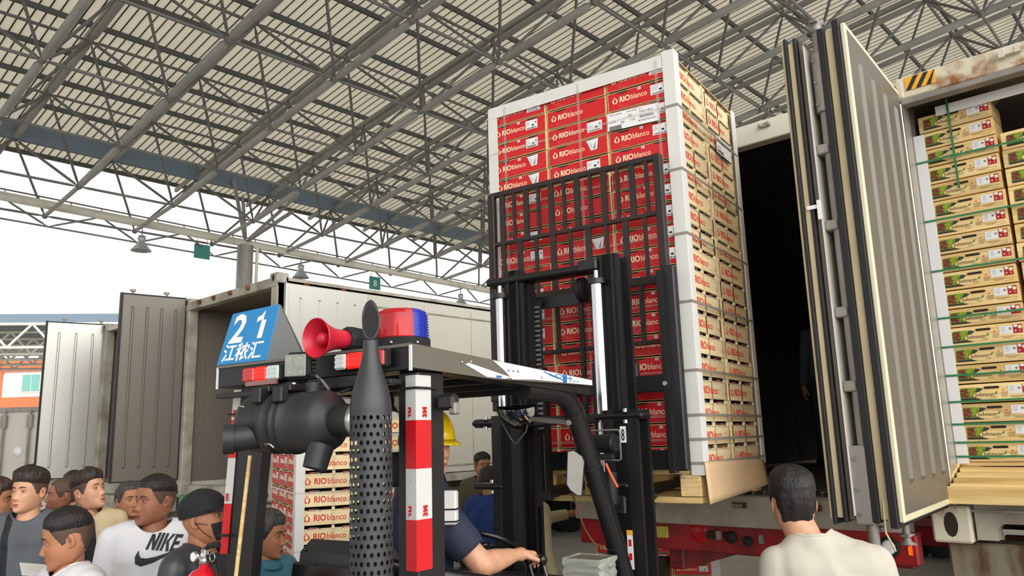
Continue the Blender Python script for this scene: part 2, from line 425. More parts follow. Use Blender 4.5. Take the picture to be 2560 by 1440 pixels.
for (px, py, s_, txt, lb) in ((937, 708, .5, '8', 'green board with a pale numeral hanging under the eave'), (505, 629, .46, '', 'plain dark green board hanging left of the round column')):
    p = at_plane(px, py, (1, 0, 0), -28.75)
    e = thing('hanging_board', p, 0, lb, 'sign')
    mb = MB(); mb.box((0, 0, 0), (.05, .62, s_ + .1), M['greenpaint']); mb.build('board', e)
    mb = MB(); mb.cyl((0, -.2, .28), (0, -.2, .5), .01, None, M['steel'], 6); mb.cyl((0, .2, .28), (0, .2, .5), .01, None, M['steel'], 6); mb.build('hanger', e)
    if txt:
        R = Matrix.Translation((.032, 0, -.15)) @ Matrix(((0, 0, 1, 0), (1, 0, 0, 0), (0, 1, 0, 0), (0, 0, 0, 1)))
        text_mb(txt, .42, M['contwhite'], R, align='CENTER', bold=.006).build('numeral', e)
# ------------------------------------------------------------------ grape crates
ORD = ['top', 'second', 'third', 'fourth', 'fifth', 'sixth', 'seventh', 'eighth', 'ninth', 'tenth', 'eleventh', 'twelfth', 'thirteenth',
       'fourteenth', 'fifteenth', 'sixteenth', 'seventeenth', 'eighteenth', 'nineteenth', 'twentieth']
CW, CD, CH, CP = .405, .50, .113, .119
FR = Matrix.Translation((0, 0, 0)) @ Matrix(((1, 0, 0, 0), (0, 0, 1, 0), (0, 1, 0, 0), (0, 0, 0, 1)))      # local xy -> x,z ; normal +y (flipped below)
def on_front(x, y, z): return Matrix.Translation((x, y, z)) @ Matrix(((1, 0, 0, 0), (0, 0, -1, 0), (0, 1, 0, 0), (0, 0, 0, 1)))
def on_side(x, y, z): return Matrix.Translation((x, y, z)) @ Matrix(((0, 0, 1, 0), (1, 0, 0, 0), (0, 1, 0, 0), (0, 0, 0, 1)))
def logo_icon(mb, Mx, r, mt, d=.0006):
    for s in (-1, 1):
        poly = []
        for k in range(17):
            t = pi / 2 + s * (.18 + (pi - .36) * k / 16); poly.append((r * cos(t), r * sin(t)))
        for k in range(16, -1, -1):
            t = pi / 2 + s * (.18 + (pi - .36) * k / 16); poly.append((.1 * s * -r * 0 + .52 * r * cos(t), r * .12 + .72 * r * sin(t)))
        mb.prism(poly if s > 0 else poly[::-1], d, Mx, mt)
    mb.prism([(-.1 * r + .26 * r * cos(t * pi / 4), 1.25 * r + .26 * r * sin(t * pi / 4)) for t in range(8)], d, Mx, mt)
def crate_meshes():
    E = {}
    w, d, h = CW, CD, CH
    # wooden body: thin boards round a dark inside, raised corner feet so a slot shows between the layers
    mb = MB()
    mb.box((w / 2, d / 2, h / 2 - .009), (w - .01, d - .01, h - .02), M['gap'])
    mb.box((w / 2, .006, h / 2 - .001), (w - .004, .012, h - .002), M['pine'])
    mb.box((w / 2, d - .006, h / 2 - .001), (w - .004, .012, h - .002), M['pine'])
    for x in (.006, w - .006):
        mb.box((x, d / 2, (h - .015) / 2), (.012, d - .03, h - .015), M['pineY'])
        for y in (.02, d / 2, d - .02): mb.box((x, y, h / 2), (.012, .03 if y != d / 2 else .02, h + .004), M['pineY'])
    E['body'] = mb.mesh('crate_body')
    # printed front sheet with two thumb cuts
    mb = MB(); x0, x1, z0, z1 = .007, w - .007, .003, h - .006
    pts = [(x0, z0), (x1, z0), (x1, z1)]
    for cx in (.76 * w, .24 * w):
        for k in range(9):
            t = pi * k / 8; pts.append((cx + .042 * cos(t), z1 - .011 * sin(t)))
    pts.append((x0, z1)); n = len(pts)
    mb.add([(x, -.0015, z) for x, z in pts], [list(range(n))], M['red'])
    for cx in (.76 * w, .24 * w):
        mb.add([(cx + .042 * cos(pi * k / 8), -.0010, z1 - .011 * sin(pi * k / 8)) for k in range(9)], [list(range(9))], M['gap'])
    E['front_sheet'] = mb.mesh('crate_front')
    mb = MB(); text_mb('RIO', .046, M['cream'], on_front(.078, -.0018, .044), mb, bold=.0012, sx=.86, depth=.0004, res=4)
    text_mb('blanco', .046, M['cream'], on_front(.147, -.0018, .044), mb, sx=.86, depth=.0004, res=3)
    logo_icon(mb, on_front(.050, -.0018, .056), .0165, M['cream'], .0005)
    E['brand_lettering'] = mb.mesh('crate_brand')
    mb = MB()
    for (cx, cz, r) in ((.125, .022, .010), (.145, .030, .011), (.165, .020, .010), (.185, .028, .010), (.33, .014, .010), (.352, .024, .011), (.372, .034, .010), (.386, .050, .009)):
        vs = []; 
        for k in range(9):
            t = .4 + 4.2 * k / 8; vs += [(cx + r * cos(t), -.0019, cz + r * .8 * sin(t)), (cx + (r - .0014) * cos(t), -.0019, cz + (r - .0014) * .8 * sin(t))]
        mb.add(vs, [(2 * k, 2 * k + 1, 2 * k + 3, 2 * k + 2) for k in range(8)], M['pinkline'])
    text_mb('Fresh', .018, M['pinkline'], on_front(.058, -.0017, .022), mb, shear=.5, depth=.0003)
    text_mb('Grapes', .018, M['pinkline'], on_front(.072, -.0017, .008), mb, shear=.5, depth=.0003)
    E['grape_print'] = mb.mesh('crate_print')
    def sticker(sx, sz, sw, sh, fold=0):
        mb = MB()
        if fold:
            mb.add([(sx - .004, -.008, sz + sh), (sx + sw + .004, -.008, sz + sh + .004), (sx + sw * .86, -.002, sz), (sx + sw * .3, -.002, sz - .002)], [(0, 3, 2, 1)], M['label'])
            mb.add([(sx - .004, -.010, sz + sh), (sx + sw * .3, -.003, sz - .002), (sx + sw * .52, -.009, sz + sh * .55)], [(0, 1, 2)], M['white'])
            mb.add([(sx + sw * .8, -.009, sz + sh * .8), (sx + sw * .5, -.003, sz + sh * .1), (sx + sw * .7, -.004, sz + .004)], [(0, 1, 2)], M['greyink'])
            return mb.mesh('crate_sticker')
        mb.box((sx + sw / 2, -.0026, sz + sh / 2), (sw, .001, sh), M['label'])
        for k in range(5): mb.box((sx + .012 + .006 * (k % 3), -.0033, sz + sh * .5 + .005 * k - .004), (.018 + .004 * (k % 2), .0003, .0014), M['greyink'])
        mb.box((sx + sw * .62, -.0033, sz + sh * .42), (.016, .0003, .011), M['ink'])
        mb.box((sx + sw * .86, -.0033, sz + sh * .66), (.011, .0003, .014), M['greyink'])
        for k in range(14): mb.box((sx + .010 + k * (sw - .018) / 14, -.0033, sz + .0075), (.0022 + .0012 * ((k * 7) % 3), .0003, .008), M['ink'])
        return mb.mesh('crate_sticker')
    E['st1'] = sticker(.272, .030, .098, .060); E['st2'] = sticker(.258, .034, .086, .058); E['st3'] = sticker(.270, .036, .072, .060, 1)
    mb = MB(); mb.box((.205, -.0026, .096), (.019, .001, .014), M['label']); mb.box((.205, -.0032, .096), (.009, .0003, .007), M['greyink'])
    E['small_sticker'] = mb.mesh('crate_small')
    # right-hand wooden side: red brand print, arches of liner film and red tabs in the slot
    mb = MB(); text_mb('RIO', .056, M['redink'], on_side(w + .0006, .115, .028), mb, bold=.0015, sx=.92, depth=.0004, res=4)
    text_mb('blanco', .056, M['redink'], on_side(w + .0006, .206, .028), mb, bold=.0003, sx=.92, depth=.0004)
    logo_icon(mb, on_side(w + .0006, .072, .042), .021, M['redink'], .0005)
    for k in range(2): mb.box((w + .0008, .455, .026 + .011 * k), (.0004, .028, .0028), M['redink'])
    E['side_lettering'] = mb.mesh('crate_side_brand')
    mb = MB()
    mb.box((w + .0003, .24, h - .0215), (.001, .42, .002), M['greyink'])
    for cy in (.12, .36):
        vs = []
        for k in range(11):
            for q in (1, .82): vs.append((w + .0008 + .003 * sin(pi * k / 10), cy + .045 * q * cos(pi * k / 10), h - .022 + .017 * q * sin(pi * k / 10)))
        mb.add(vs, [(2 * k, 2 * k + 1, 2 * k + 3, 2 * k + 2) for k in range(10)], M['greyink'])
    E['liner_film'] = mb.mesh('crate_film')
    mb = MB()
    for cy in (.10, .33): mb.box((w + .0004, cy, h - .011), (.002, .034, .010), M['red'])
    E['red_tab'] = mb.mesh('crate_tab')
    return E
CM = crate_meshes()
def part(name, me, parent, loc=None):
    o = bpy.data.objects.new(name, me); SC.collection.objects.link(o); o.parent = parent
    if loc: o.location = loc
    return o
def crate(loc, rz, label, group, stk=0, small=True, front=True, side=True, tabs=False, rotz=None):
    e = thing('grape_crate', loc, rz, label, 'crate', group)
    part('crate_body', CM['body'], e)
    if front:
        f = part('front_sheet', CM['front_sheet'], e); part('brand_lettering', CM['brand_lettering'], f); part('grape_print', CM['grape_print'], f)
        if stk: part('paper_sticker', CM['st%d' % stk], e)
        if small: part('small_sticker', CM['small_sticker'], e)
    if side:
        part('side_lettering', CM['side_lettering'], e); part('liner_film', CM['liner_film'], e)
        if tabs: part('red_tab', CM['red_tab'], e)
    return e
# --- the lifted pallet on the forks
PR = radians(8.4); P0 = Vector((-1.985, 3.60, 0)); UV = Vector((cos(PR), sin(PR), 0)); VV = Vector((-sin(PR), cos(PR), 0))
def PL(u, v, z): return P0 + UV * u + VV * v + Vector((0, 0, z))
def onv(px, py, v): 
    p = at_plane(px, py, VV, P0.dot(VV) + v); d = p - P0; return (d.dot(UV), d.dot(VV), p.z)
def onu(px, py, u):
    p = at_plane(px, py, UV, P0.dot(UV) + u); d = p - P0; return (d.dot(UV), d.dot(VV), p.z)
ZB = 1.722
rnd = random.Random(3)
COLN = ['left front column', 'middle front column', 'right front column']
stkmap = {}
for r in range(19):
    z = ZB + (18 - r) * CP
    for c in range(3):
        st = [2, 0, 1][c]
        if c == 0: st = [1, 2, 2, 3, 3, 2, 0, 2, 2, 0, 2, 2, 2, 3, 2, 2, 2, 0, 2][r]
        if c == 1: st = [0, 0, 1, 3, 2, 0, 0, 0, 3, 1, 0, 0, 0, 0, 2, 0, 0, 0, 0][r]
        if c == 2: st = [1, 1, 1, 1, 0, 1, 1, 1, 1, 1, 1, 1, 1, 2, 1, 1, 1, 1, 1][r]
        u0 = -1.245 + c * .4125 + rnd.uniform(-.003, .003)
        crate(PL(u0, .008 + rnd.uniform(-.004, .004), z), PR, 'red-labelled grape crate, %s row of the raised pallet, %s' % (ORD[r] if r else 'top', COLN[c]),
              'grape crates on the raised pallet', st, (r * 3 + c) % 3 != 1, True, c == 2, r > 8)
    crate(PL(-.42 + rnd.uniform(-.004, .004), .515, z), PR, 'wooden grape crate end, %s row of the raised pallet, rear right column' % (ORD[r]),
          'grape crates on the raised pallet', 0, False, False, True, r > 8)
# big pallet label over the third row
e = thing('pallet_ticket', PL(-.42, -.006, ZB + 16 * CP - .01), PR, 'long white shipping ticket reading XL near the top right of the red crates', 'label', rot=(0, radians(2.0), PR))
mb = MB(); mb.box((.16, 0, .06), (.32, .001, .105), M['label']); mb.build('sheet', e)
mb = MB()
for (tx, tz, ts, tt) in ((.012, .052, .018, 'LG75'), (.012, .096, .012, 'TABLE GRAPES'), (.13, .068, .024, 'XL'), (.085, .038, .022, '60'), (.14, .040, .022, '114'), (.2, .078, .018, 'FULL HKG'), (.19, .026, .016, '0810567420 050')):
    text_mb(tt, ts, M['ink'], on_front(tx, -.0008, tz), mb, depth=.0002)
text_mb('TABLE GRAPES   CAT I', .010, M['ink'], on_front(.12, -.0008, .098), mb, depth=.0002)
for k in range(44): mb.box((.012 + k * .0032 if k < 24 else .2 + (k - 24) * .0045, -.0009, .020 if k < 24 else .054), (.0012 + .0008 * (k % 3), .0003, .026 if k < 24 else .016), M['ink'])
mb.build('lettering', e)
e = thing('pallet_ticket', PL(.0055, .62, ZB + 16 * CP - .01), PR, 'white shipping ticket on the rear wooden crates near the pallet top', 'label')
mb = MB(); mb.box((0, .14, .03), (.001, .27, .11), M['label']); mb.build('sheet', e)
mb = MB(); text_mb('XL', .03, M['ink'], on_side(.0008, .10, .045), mb, depth=.0002); text_mb('60 114', .022, M['ink'], on_side(.0008, .03, .012), mb, depth=.0002)
for k in range(24): mb.box((.0009, .02 + k * .0045, -.008), (.0003, .002, .02), M['ink'])
mb.build('lettering', e)
e = thing('green_dot_sticker', PL(-.80, -.012, ZB + 13.45 * CP), PR, 'small bright green dot sticker on a red crate behind the backrest', 'sticker')
mb = MB(); mb.cyl((0, 0, 0), (0, .001, 0), .012, None, mat('green_dot', SR((120, 210, 60)), .5), 14); mb.build('dot', e)
# white edge boards, straps, skirt
TOPZ = ZB + 19 * CP
def angle_post(u, v, z0, z1, su, sv, label, w=.068):
    e = thing('edge_board', PL(u, v, z0), PR, label, 'edge board', 'white edge boards round the raised pallet'); mb = MB(); h = z1 - z0
    mb.box((su * w / 2, 0, h / 2), (w, .006, h), M['white']); mb.box((0, sv * w / 2, h / 2), (.006, w, h), M['white']); mb.build('board', e); return e
angle_post(.006, -.004, ZB - .03, TOPZ + .025, -1, 1, 'tall white edge board on the near corner of the raised pallet')
angle_post(-1.262, -.004, ZB - .02, TOPZ + .0, 1, 1, 'tall white edge board on the left front corner of the raised pallet')
angle_post(.008, 1.035, ZB - .01, TOPZ + .0, -1, -1, 'thin white edge board on the far right corner of the raised pallet')
e = thing('edge_board', PL(0, 0, TOPZ), PR, 'horizontal white edge board along the front top of the raised pallet', 'edge board', 'white edge boards round the raised pallet')
mb = MB(); mb.box((-.66, -.006, -.032), (1.19, .005, .075), M['white']); mb.box((-.66, .03, .006), (1.19, .07, .004), M['white']); mb.build('board', e)
e = thing('top_sheet', PL(0, 0, TOPZ), PR, 'brown card sheet lying over the top of the raised pallet', 'sheet')
mb = MB(); mb.box((-.63, .53, .004), (1.24, .98, .006), M['card']); mb.build('sheet', e)
zs = []
for py in (262, 421, 582, 752, 925, 1037, 1098, 1158):
    best = min((abs(proj(PL(0, 0, ZB + k * .002))[1] - py), ZB + k * .002) for k in range(1200)); zs.append(best[1])
for k, z in enumerate(zs):
    e = thing('horizontal_strap', PL(0, 0, z), PR, 'flat grey strap round the raised pallet, %s from the top' % (['first', 'second', 'third', 'fourth', 'fifth', 'sixth', 'seventh', 'lowest'][k]), 'strap', 'grey straps round the raised pallet')
    mb = MB(); mb.box((-.03, -.009, 0), (.082, .002, .014), M['strap']); mb.box((.011, .52, 0), (.002, 1.05, .014), M['strap']); mb.build('band', e)
    mb = MB(); mb.box((-.66, -.011, 0), (1.18, .0015, .013), M['clearstrap']); o = mb.build('clear_band', e)
for k, u in enumerate((-.10, -.60, -1.13)):
    e = thing('vertical_tape', PL(u, -.013, ZB), PR, 'clear vertical tape down the red crates, %s' % (['near the near corner', 'through the middle', 'near the left corner'][k]), 'tape', 'clear tapes down the pallet front')
    mb = MB(); mb.box((0, 0, 1.1), (.018, .0015, 2.3), M['clearstrap']); mb.build('band', e)
e = thing('cardboard_skirt', PL(.006, 0, 0), PR, 'creased brown cardboard skirt hanging over the right side of the raised pallet', 'cardboard')
mb = MB(); vs = []; nx, nz = 16, 6
for i in range(nx + 1):
    for k in range(nz + 1):
        y = -.012 + 1.0 * i / nx; t = k / nz; z = 1.757 - t * (.205 - .035 * i / nx) + .002 * sin(i * .5) * t
        vs.append((.004 + .012 * t * (1 + .5 * i / nx) + .003 * sin(i * .55) * t, y, z + (.02 * i / nx) * (1 - t) * -1))
mb.add(vs, [(i * (nz + 1) + k, (i + 1) * (nz + 1) + k, (i + 1) * (nz + 1) + k + 1, i * (nz + 1) + k + 1) for i in range(nx) for k in range(nz)], M['card'], True)
o = mb.build('sheet', e); sm = o.modifiers.new('s', 'SOLIDIFY'); sm.thickness = .004
def wood_pallet(loc, rz, label, W_=1.2, D_=1.0, H_=.186, mt='pallet', n=7):
    e = thing('wooden_pallet', loc, rz, label, 'pallet'); 
    for k in range(n):
        mb = MB(); mb.box((-W_ / 2, D_ * (k + .5) / n, H_ - .012), (W_, D_ / n * .82, .022), M[mt], bev=.002); mb.build('deck_board', e)
    for v in (.05, D_ / 2, D_ - .05):
        for u in (-W_ + .055, -W_ / 2, -.055):
            mb = MB(); mb.box((u, v, H_ * .5 + .002), (.11, .095, H_ - .066), M['pine2' if mt == 'pallet' else mt], bev=.003); b = mb.build('block', e)
            if u > -.1 and v < .1 and mt == 'pallet':
                mb = MB()
                for q in range(1, 6): mb.lathe([(.009 * q, 0), (.009 * q + .0018, 0)], on_front(u + .004, v - .0485, H_ * .5), M['card'], 20)
                mb.build('growth_rings', b)
    for v in (.05, D_ / 2, D_ - .05):
        mb = MB(); mb.box((-W_ / 2, v, .016), (W_, .1, .030), M[mt], bev=.003); mb.build('bottom_board', e)
    for u in (-.055, -W_ / 2, -W_ + .055):
        mb = MB(); mb.box((u, D_ / 2, H_ - .035), (.1, D_, .02), M[mt], bev=.002); mb.build('stringer_board', e)
    return e
wood_pallet(PL(-.02, .0, ZB - .170), PR, 'pale pine pallet lifted on the forks under the red crates', 1.22, 1.0, .168)

# --- stack on the ground behind the forklift (wooden ends facing the viewer, red fronts to the left)
S2 = at_z(741, 1250, 5.25); S2.z = 0
r2 = radians(-23.4)
# local x of a crate runs away from the viewer's left face; wooden sides (+x) face the viewer
def L2(x, y, z): return Vector((S2.x, S2.y, 0)) + Vector((cos(r2), sin(r2), 0)) * x + Vector((-sin(r2), cos(r2), 0)) * y + Vector((0, 0, z))
wood_pallet(L2(0, 0, 0), r2, 'pine pallet standing on the yard behind the forklift under crates', 1.25, 1.0, .15)
for r in range(16):
    z = .15 + (15 - r) * .1215
    for c in range(2):
        crate(L2(-.405, c * .505, z), r2, 'wooden-ended grape crate behind the forklift, %s layer, %s' % (ORD[r], ['beside the white edge board', 'nearer the exhaust stack']
[c]), 'grape crates standing behind the forklift', [2, 0][c], False, c == 0, True, True)
    if True:
        for q in (1, 2):
            crate(L2(-.405 - .4125 * q, 0, z), r2, 'red-fronted grape crate behind the forklift, %s layer, %s from the white board' % (ORD[r], ['second', 'third'][q - 1]), 'grape crates standing behind the forklift', q, False, True, False)
e = thing('edge_board', L2(.006, -.006, .16), r2, 'white corner board with faint handwriting on the stack behind the forklift', 'edge board')
mb = MB(); mb.box((-.045, 0, .96), (.09, .006, 1.94), M['white']); mb.box((0, .03, .96), (.006, .06, 1.94), M['white']); mb.build('board', e)
mb = MB()
for k, (ox, oz) in enumerate(((-.05, 1.2), (-.05, 1.1), (-.05, 1.02))):
    for q in range(5): mb.box((ox + .008 * (q % 3) - .008, -.0036, oz + .012 * q - .02), (.03 - .004 * q, .0004, .003), M['greyink'], Matrix.Rotation(.5 * (q - 2), 3, 'Y'))
mb.build('handwriting', e)
for k, z in enumerate((.45, .82, 1.2, 1.58)):
    e = thing('clear_band', L2(0, 0, z), r2, 'pale plastic band round the stack behind the forklift, %s from the ground' % ['first', 'second', 'third', 'fourth'][k], 'strap', 'plastic bands round the rear stack')
    mb = MB(); mb.box((.010, .5, 0), (.002, 1.02, .014), M['clearstrap']); mb.box((-.62, -.012, 0), (1.25, .002, .012), M['white']); mb.build('band', e)

# --- low stack seen under the trailer
S3 = at_z(1778, 1350, 8.5); r3 = radians(42 - 8)
def L3(x, y, z): return Vector((S3.x, S3.y, 0)) + Vector((cos(r3), sin(r3), 0)) * x + Vector((-sin(r3), cos(r3), 0)) * y + Vector((0, 0, z))
wood_pallet(L3(0, 0, 0), r3, 'pallet under the crates standing beneath the trailer', 1.25, 1.0, .15)
for r in range(5):
    z = .15 + (4 - r) * .119
    for c in range(3):
        crate(L3(-1.25 + c * .4125, 0, z), r3, 'small distant grape crate beneath the trailer, %s layer, %s' % (ORD[r], ['left', 'middle', 'right'][c]), 'grape crates beneath the trailer', [2, 2, 1][c], True, True, False)
e = thing('edge_board', L3(.006, -.004, .15), r3, 'white edge board at the right of the crates beneath the trailer', 'edge board')
mb = MB(); mb.box((.02, 0, .3), (.09, .006, .6), M['white']); mb.build('board', e)
# ------------------------------------------------------------------ shipping containers on trailers
YE = 5.0
def corr_door(e, w, h, face, ribs, frame_m, depth=.075, panel_m='alum', name='door_panel', rim=.07):
    """door leaf in local: x along width from hinge (0) to w, z 0..h, thickness in y; ribbed face on side face(+1/-1)"""
    mb = MB(); mb.box((w / 2, 0, h / 2), (w, depth, h), M[frame_m], bev=.006); leaf = mb.build(name, e)
    mb = MB(); y = face * (depth / 2 + .001); mb.box((w / 2, y, h / 2), (w - rim, .004, h - rim * 1.4), M[panel_m]); mb.build('liner_sheet', leaf)
    n = ribs
    mb = MB()
    for k in range(n):
        cx = w * (k + .75) / (n + .5); hw = .020; z0, z1 = .17, h - .17
        for s in (0,):
            prof = []
            steps = 8
            path = [(cx, z0 + (z1 - z0) * t / steps) for t in range(steps + 1)]
            vs = []; 
            rows = [(z0 - .008, 0), (z0 + .015, 1)] + [(z0 + (z1 - z0) * t / 4, 1) for t in range(1, 4)] + [(z1 - .015, 1), (z1 + .008, 0)]
            for z, q in rows:
                for dx, hh in ((-hw, 0), (-hw * .45, .016), (hw * .45, .016), (hw, 0)):
                    vs.append((cx + dx * (1 if q else .85), y + face * (.002 + hh * q), z))
            fs = []
            for r in range(len(rows) - 1):
                for c in range(3): fs.append((r * 4 + c, r * 4 + c + 1, (r + 1) * 4 + c + 1, (r + 1) * 4 + c))
            mb.add(vs, fs, M[panel_m], False)
    mb.build('pressed_rib', leaf)
    return leaf
def gasket(e, w, h, depth, name='door_seal'):
    mb = MB(); t = depth
    for a, b in (((-.002, 0, .02), (-.002, 0, h - .02)), ((w + .002, 0, -.01), (w + .002, 0, h + .015))):
        mb.beam(a, b, .03, t, M['seal'], up=(0, 1, 0))
    mb.box((w / 2, 0, h + .004), (w, t, .016), M['seal']); mb.box((w / 2, 0, -.004), (w, t, .016), M['seal'])
    return mb.build(name, e)

def container(x0, x1, zf, zt, L, label, shell, inner, header_m, drop=()):
    """reefer open at Y=YE; x0..x1 outer, floor zf, top zt"""
    e = thing('shipping_container', (0, 0, 0), 0, label, 'container', 'open refrigerated containers at the dock')
    t = .07; xc = (x0 + x1) / 2; w = x1 - x0; yc = YE + L / 2
    mb = MB(); mb.box((x0 + t / 2, yc, (zf + zt) / 2), (t, L, zt - zf), M[shell]); mb.build('side_wall', e)
    mb = MB(); mb.box((x1 - t / 2, yc, (zf + zt) / 2), (t, L, zt - zf), M[shell]); mb.build('side_wall', e)
    mb = MB(); mb.box((xc, yc, zt - t / 2), (w - .01, L, t), M[shell]); mb.build('roof_panel', e)
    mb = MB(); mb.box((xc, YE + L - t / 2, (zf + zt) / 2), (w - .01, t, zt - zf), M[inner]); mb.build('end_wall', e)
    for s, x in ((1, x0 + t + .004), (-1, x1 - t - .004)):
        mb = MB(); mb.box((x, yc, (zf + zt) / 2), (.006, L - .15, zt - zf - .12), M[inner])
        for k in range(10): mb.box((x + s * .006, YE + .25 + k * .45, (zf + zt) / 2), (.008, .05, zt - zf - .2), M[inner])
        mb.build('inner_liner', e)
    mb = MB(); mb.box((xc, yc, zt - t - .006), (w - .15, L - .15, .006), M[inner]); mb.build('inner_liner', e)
    return e
def sill(e, x0, x1, zf, dz, m, y=YE):
    mb = MB(); mb.box(((x0 + x1) / 2, y + .06, zf - dz / 2), (x1 - x0, .14, dz), M[m], bev=.006); return mb.build('rear_sill', e)
def tfloor(e, x0, x1, zf, y0=YE + .02):
    mb = MB(); mb.box(((x0 + x1) / 2, y0 + 2.2, zf + .004), (x1 - x0 - .15, 4.4, .008), M['galv'])
    n = 30
    for k in range(n):
        x = x0 + .1 + (x1 - x0 - .2) * k / (n - 1)
        mb.box((x, y0 + 2.2, zf + .022), (.006, 4.4, .028), M['galv']); mb.box((x, y0 + 2.2, zf + .038), (.03, 4.4, .004), M['galv'])
    return mb.build('tee_floor', e)
def casting(e, x, y, z, m='rustwhite', s=(.17, .17, .12), hole='front'):
    mb = MB(); mb.box((x, y, z), s, M[m], bev=.012); c = mb.build('corner_casting', e)
    mb = MB(); hw, hh = s[0] * .22, s[2] * .34
    pts = [(hw * .8 * cos(t * pi / 6), hh * sin(t * pi / 6)) for t in range(12)]
    mb.prism(pts, .004, on_front(x, y - s[1] / 2 + .002, z), M['gap']); mb.build('casting_hole', c)
    return c

# middle container (dark, empty) behind the raised pallet
XM0, XM1 = -3.90, -1.47
cm = container(XM0, XM1, 1.48, 4.02, 11.5, 'empty dark open container behind the raised red pallet', 'contwhite', 'shadeliner', 'contwhite')
sill(cm, XM0, XM1, 1.475, .20, 'contdirty'); tfloor(cm, XM0, XM1, 1.475)
mb = MB(); mb.box(((XM0 + XM1) / 2, YE + .03, 3.955), (XM1 - XM0, .10, .15), M['contwhite'], bev=.006); hd = mb.build('header_beam', cm)
mb = MB(); mb.box((-2.07, YE - .03, 3.985), (.07, .02, .03), M['contdirty']); mb.ball((-2.10, YE - .045, 3.985), .016, M['contdirty'], 8, 6); mb.ball((-2.04, YE - .045, 3.985), .016, M['contdirty'], 8, 6); mb.build('cam_keeper', cm)
for x in (-2.5, -3.2, -2.0):
    mb = MB(); mb.box((x, YE - .02, 1.42), (.09, .03, .035), M['rust']); mb.cyl((x - .03, YE - .05, 1.42), (x + .03, YE - .05, 1.42), .014, None, M['galv'], 8); mb.build('cam_keeper', cm)
def hazard(e, x0, x1, z0, z1, y, n=4):
    mb = MB(); mb.box(((x0 + x1) / 2, y, (z0 + z1) / 2), (x1 - x0, .002, z1 - z0), M['hazyellow']); h = z1 - z0; s = (x1 - x0) / n
    for k in range(n):
        a = x0 + k * s; mb.add([(a, y - .0015, z0), (a + s * .5, y - .0015, z0), (min(a + s * .5 + h * .6, x1), y - .0015, z1), (min(a + h * .6, x1), y - .0015, z1)], [(0, 1, 2, 3)], M['ink'])
    return mb.build('hazard_stripes', e)
hazard(hd, -1.875, -1.74, 3.955, 4.025, YE - .025, 2)
for x in (XM0 + .05, XM1 - .05):
    mb = MB(); mb.box((x, YE + .05, 2.75), (.10, .12, 2.45), M['contdirty'], bev=.005); mb.build('corner_post', cm)

# right container, loaded with printed fruit boxes
XR0, XR1 = -1.285, 1.155
cr = container(XR0, XR1, 1.47, 4.00, 11.5, 'open container at the right loaded with printed fruit boxes', 'contwhite', 'inner', 'rustwhite')
mb = MB(); mb.box(((XR0 + XR1) / 2 + .03, YE + .03, 3.955), (XR1 - XR0 - .06, .10, .145), M['rustwhite'], bev=.012); hd = mb.build('header_beam', cr)
hazard(hd, XR0 + .22 - .10, XR0 + .22 + .07, 3.93, 4.015, YE - .025, 3)
casting(cr, XR0 + .05, YE + .06, 3.95, s=(.12, .17, .12))
mb = MB(); mb.box((-.60, YE - .045, 3.975), (.10, .03, .03), M['rustwhite']); mb.box((-.645, YE - .05, 3.975), (.03, .03, .055), M['contwhite']); mb.box((-.565, YE - .05, 3.98), (.03, .03, .05), M['contwhite']); mb.build('cam_keeper', cr)
mb = MB(); mb.box(((XR0 + XR1) / 2, YE + .02, 3.868), (XR1 - XR0 - .1, .08, .035), M['galv'], bev=.004); mb.build('header_gasket', cr)
# aluminium lined door post
mb = MB(); mb.box((XR0 + .045, YE + .05, 2.67), (.08, .14, 2.42), M['alum'], bev=.004); mb.build('corner_post', cr)
mb = MB(); mb.cyl((XR0 + .075, YE - .03, 1.5), (XR0 + .075, YE - .03, 3.85), .014, None, M['chrome'], 8); mb.build('post_bead', cr)
# rear sill with fork pocket and corner casting
mb = MB(); zs0 = 1.47
pts = [(XR0 + .17, zs0), (XR1, zs0), (XR1, zs0 - .20), (XR0 + .58, zs0 - .20), (XR0 + .555, zs0 - .12), (XR0 + .53, zs0 - .10), (XR0 + .30, zs0 - .10), (XR0 + .27, zs0 - .13), (XR0 + .27, zs0 - .19), (XR0 + .17, zs0 - .19)]
mb.prism(pts, .14, Matrix.Translation((0, YE + .13, 0)) @ Matrix(((1, 0, 0, 0), (0, 0, -1, 0), (0, 1, 0, 0), (0, 0, 0, 1))), M['contdirty'])
mb.box(((XR0 + XR1) / 2, YE - .015, zs0 - .035), (XR1 - XR0, .02, .012), M['galv']); mb.build('rear_sill', cr)
casting(cr, XR0 + .055, YE + .05, zs0 - .11, 'rustwhite', (.20, .18, .20))
mb = MB(); mb.box(((XR0 + XR1) / 2, YE + 2, zs0 - .02), (XR1 - XR0 - .05, 4, .04), M['inner']); mb.build('floor_deck', cr)

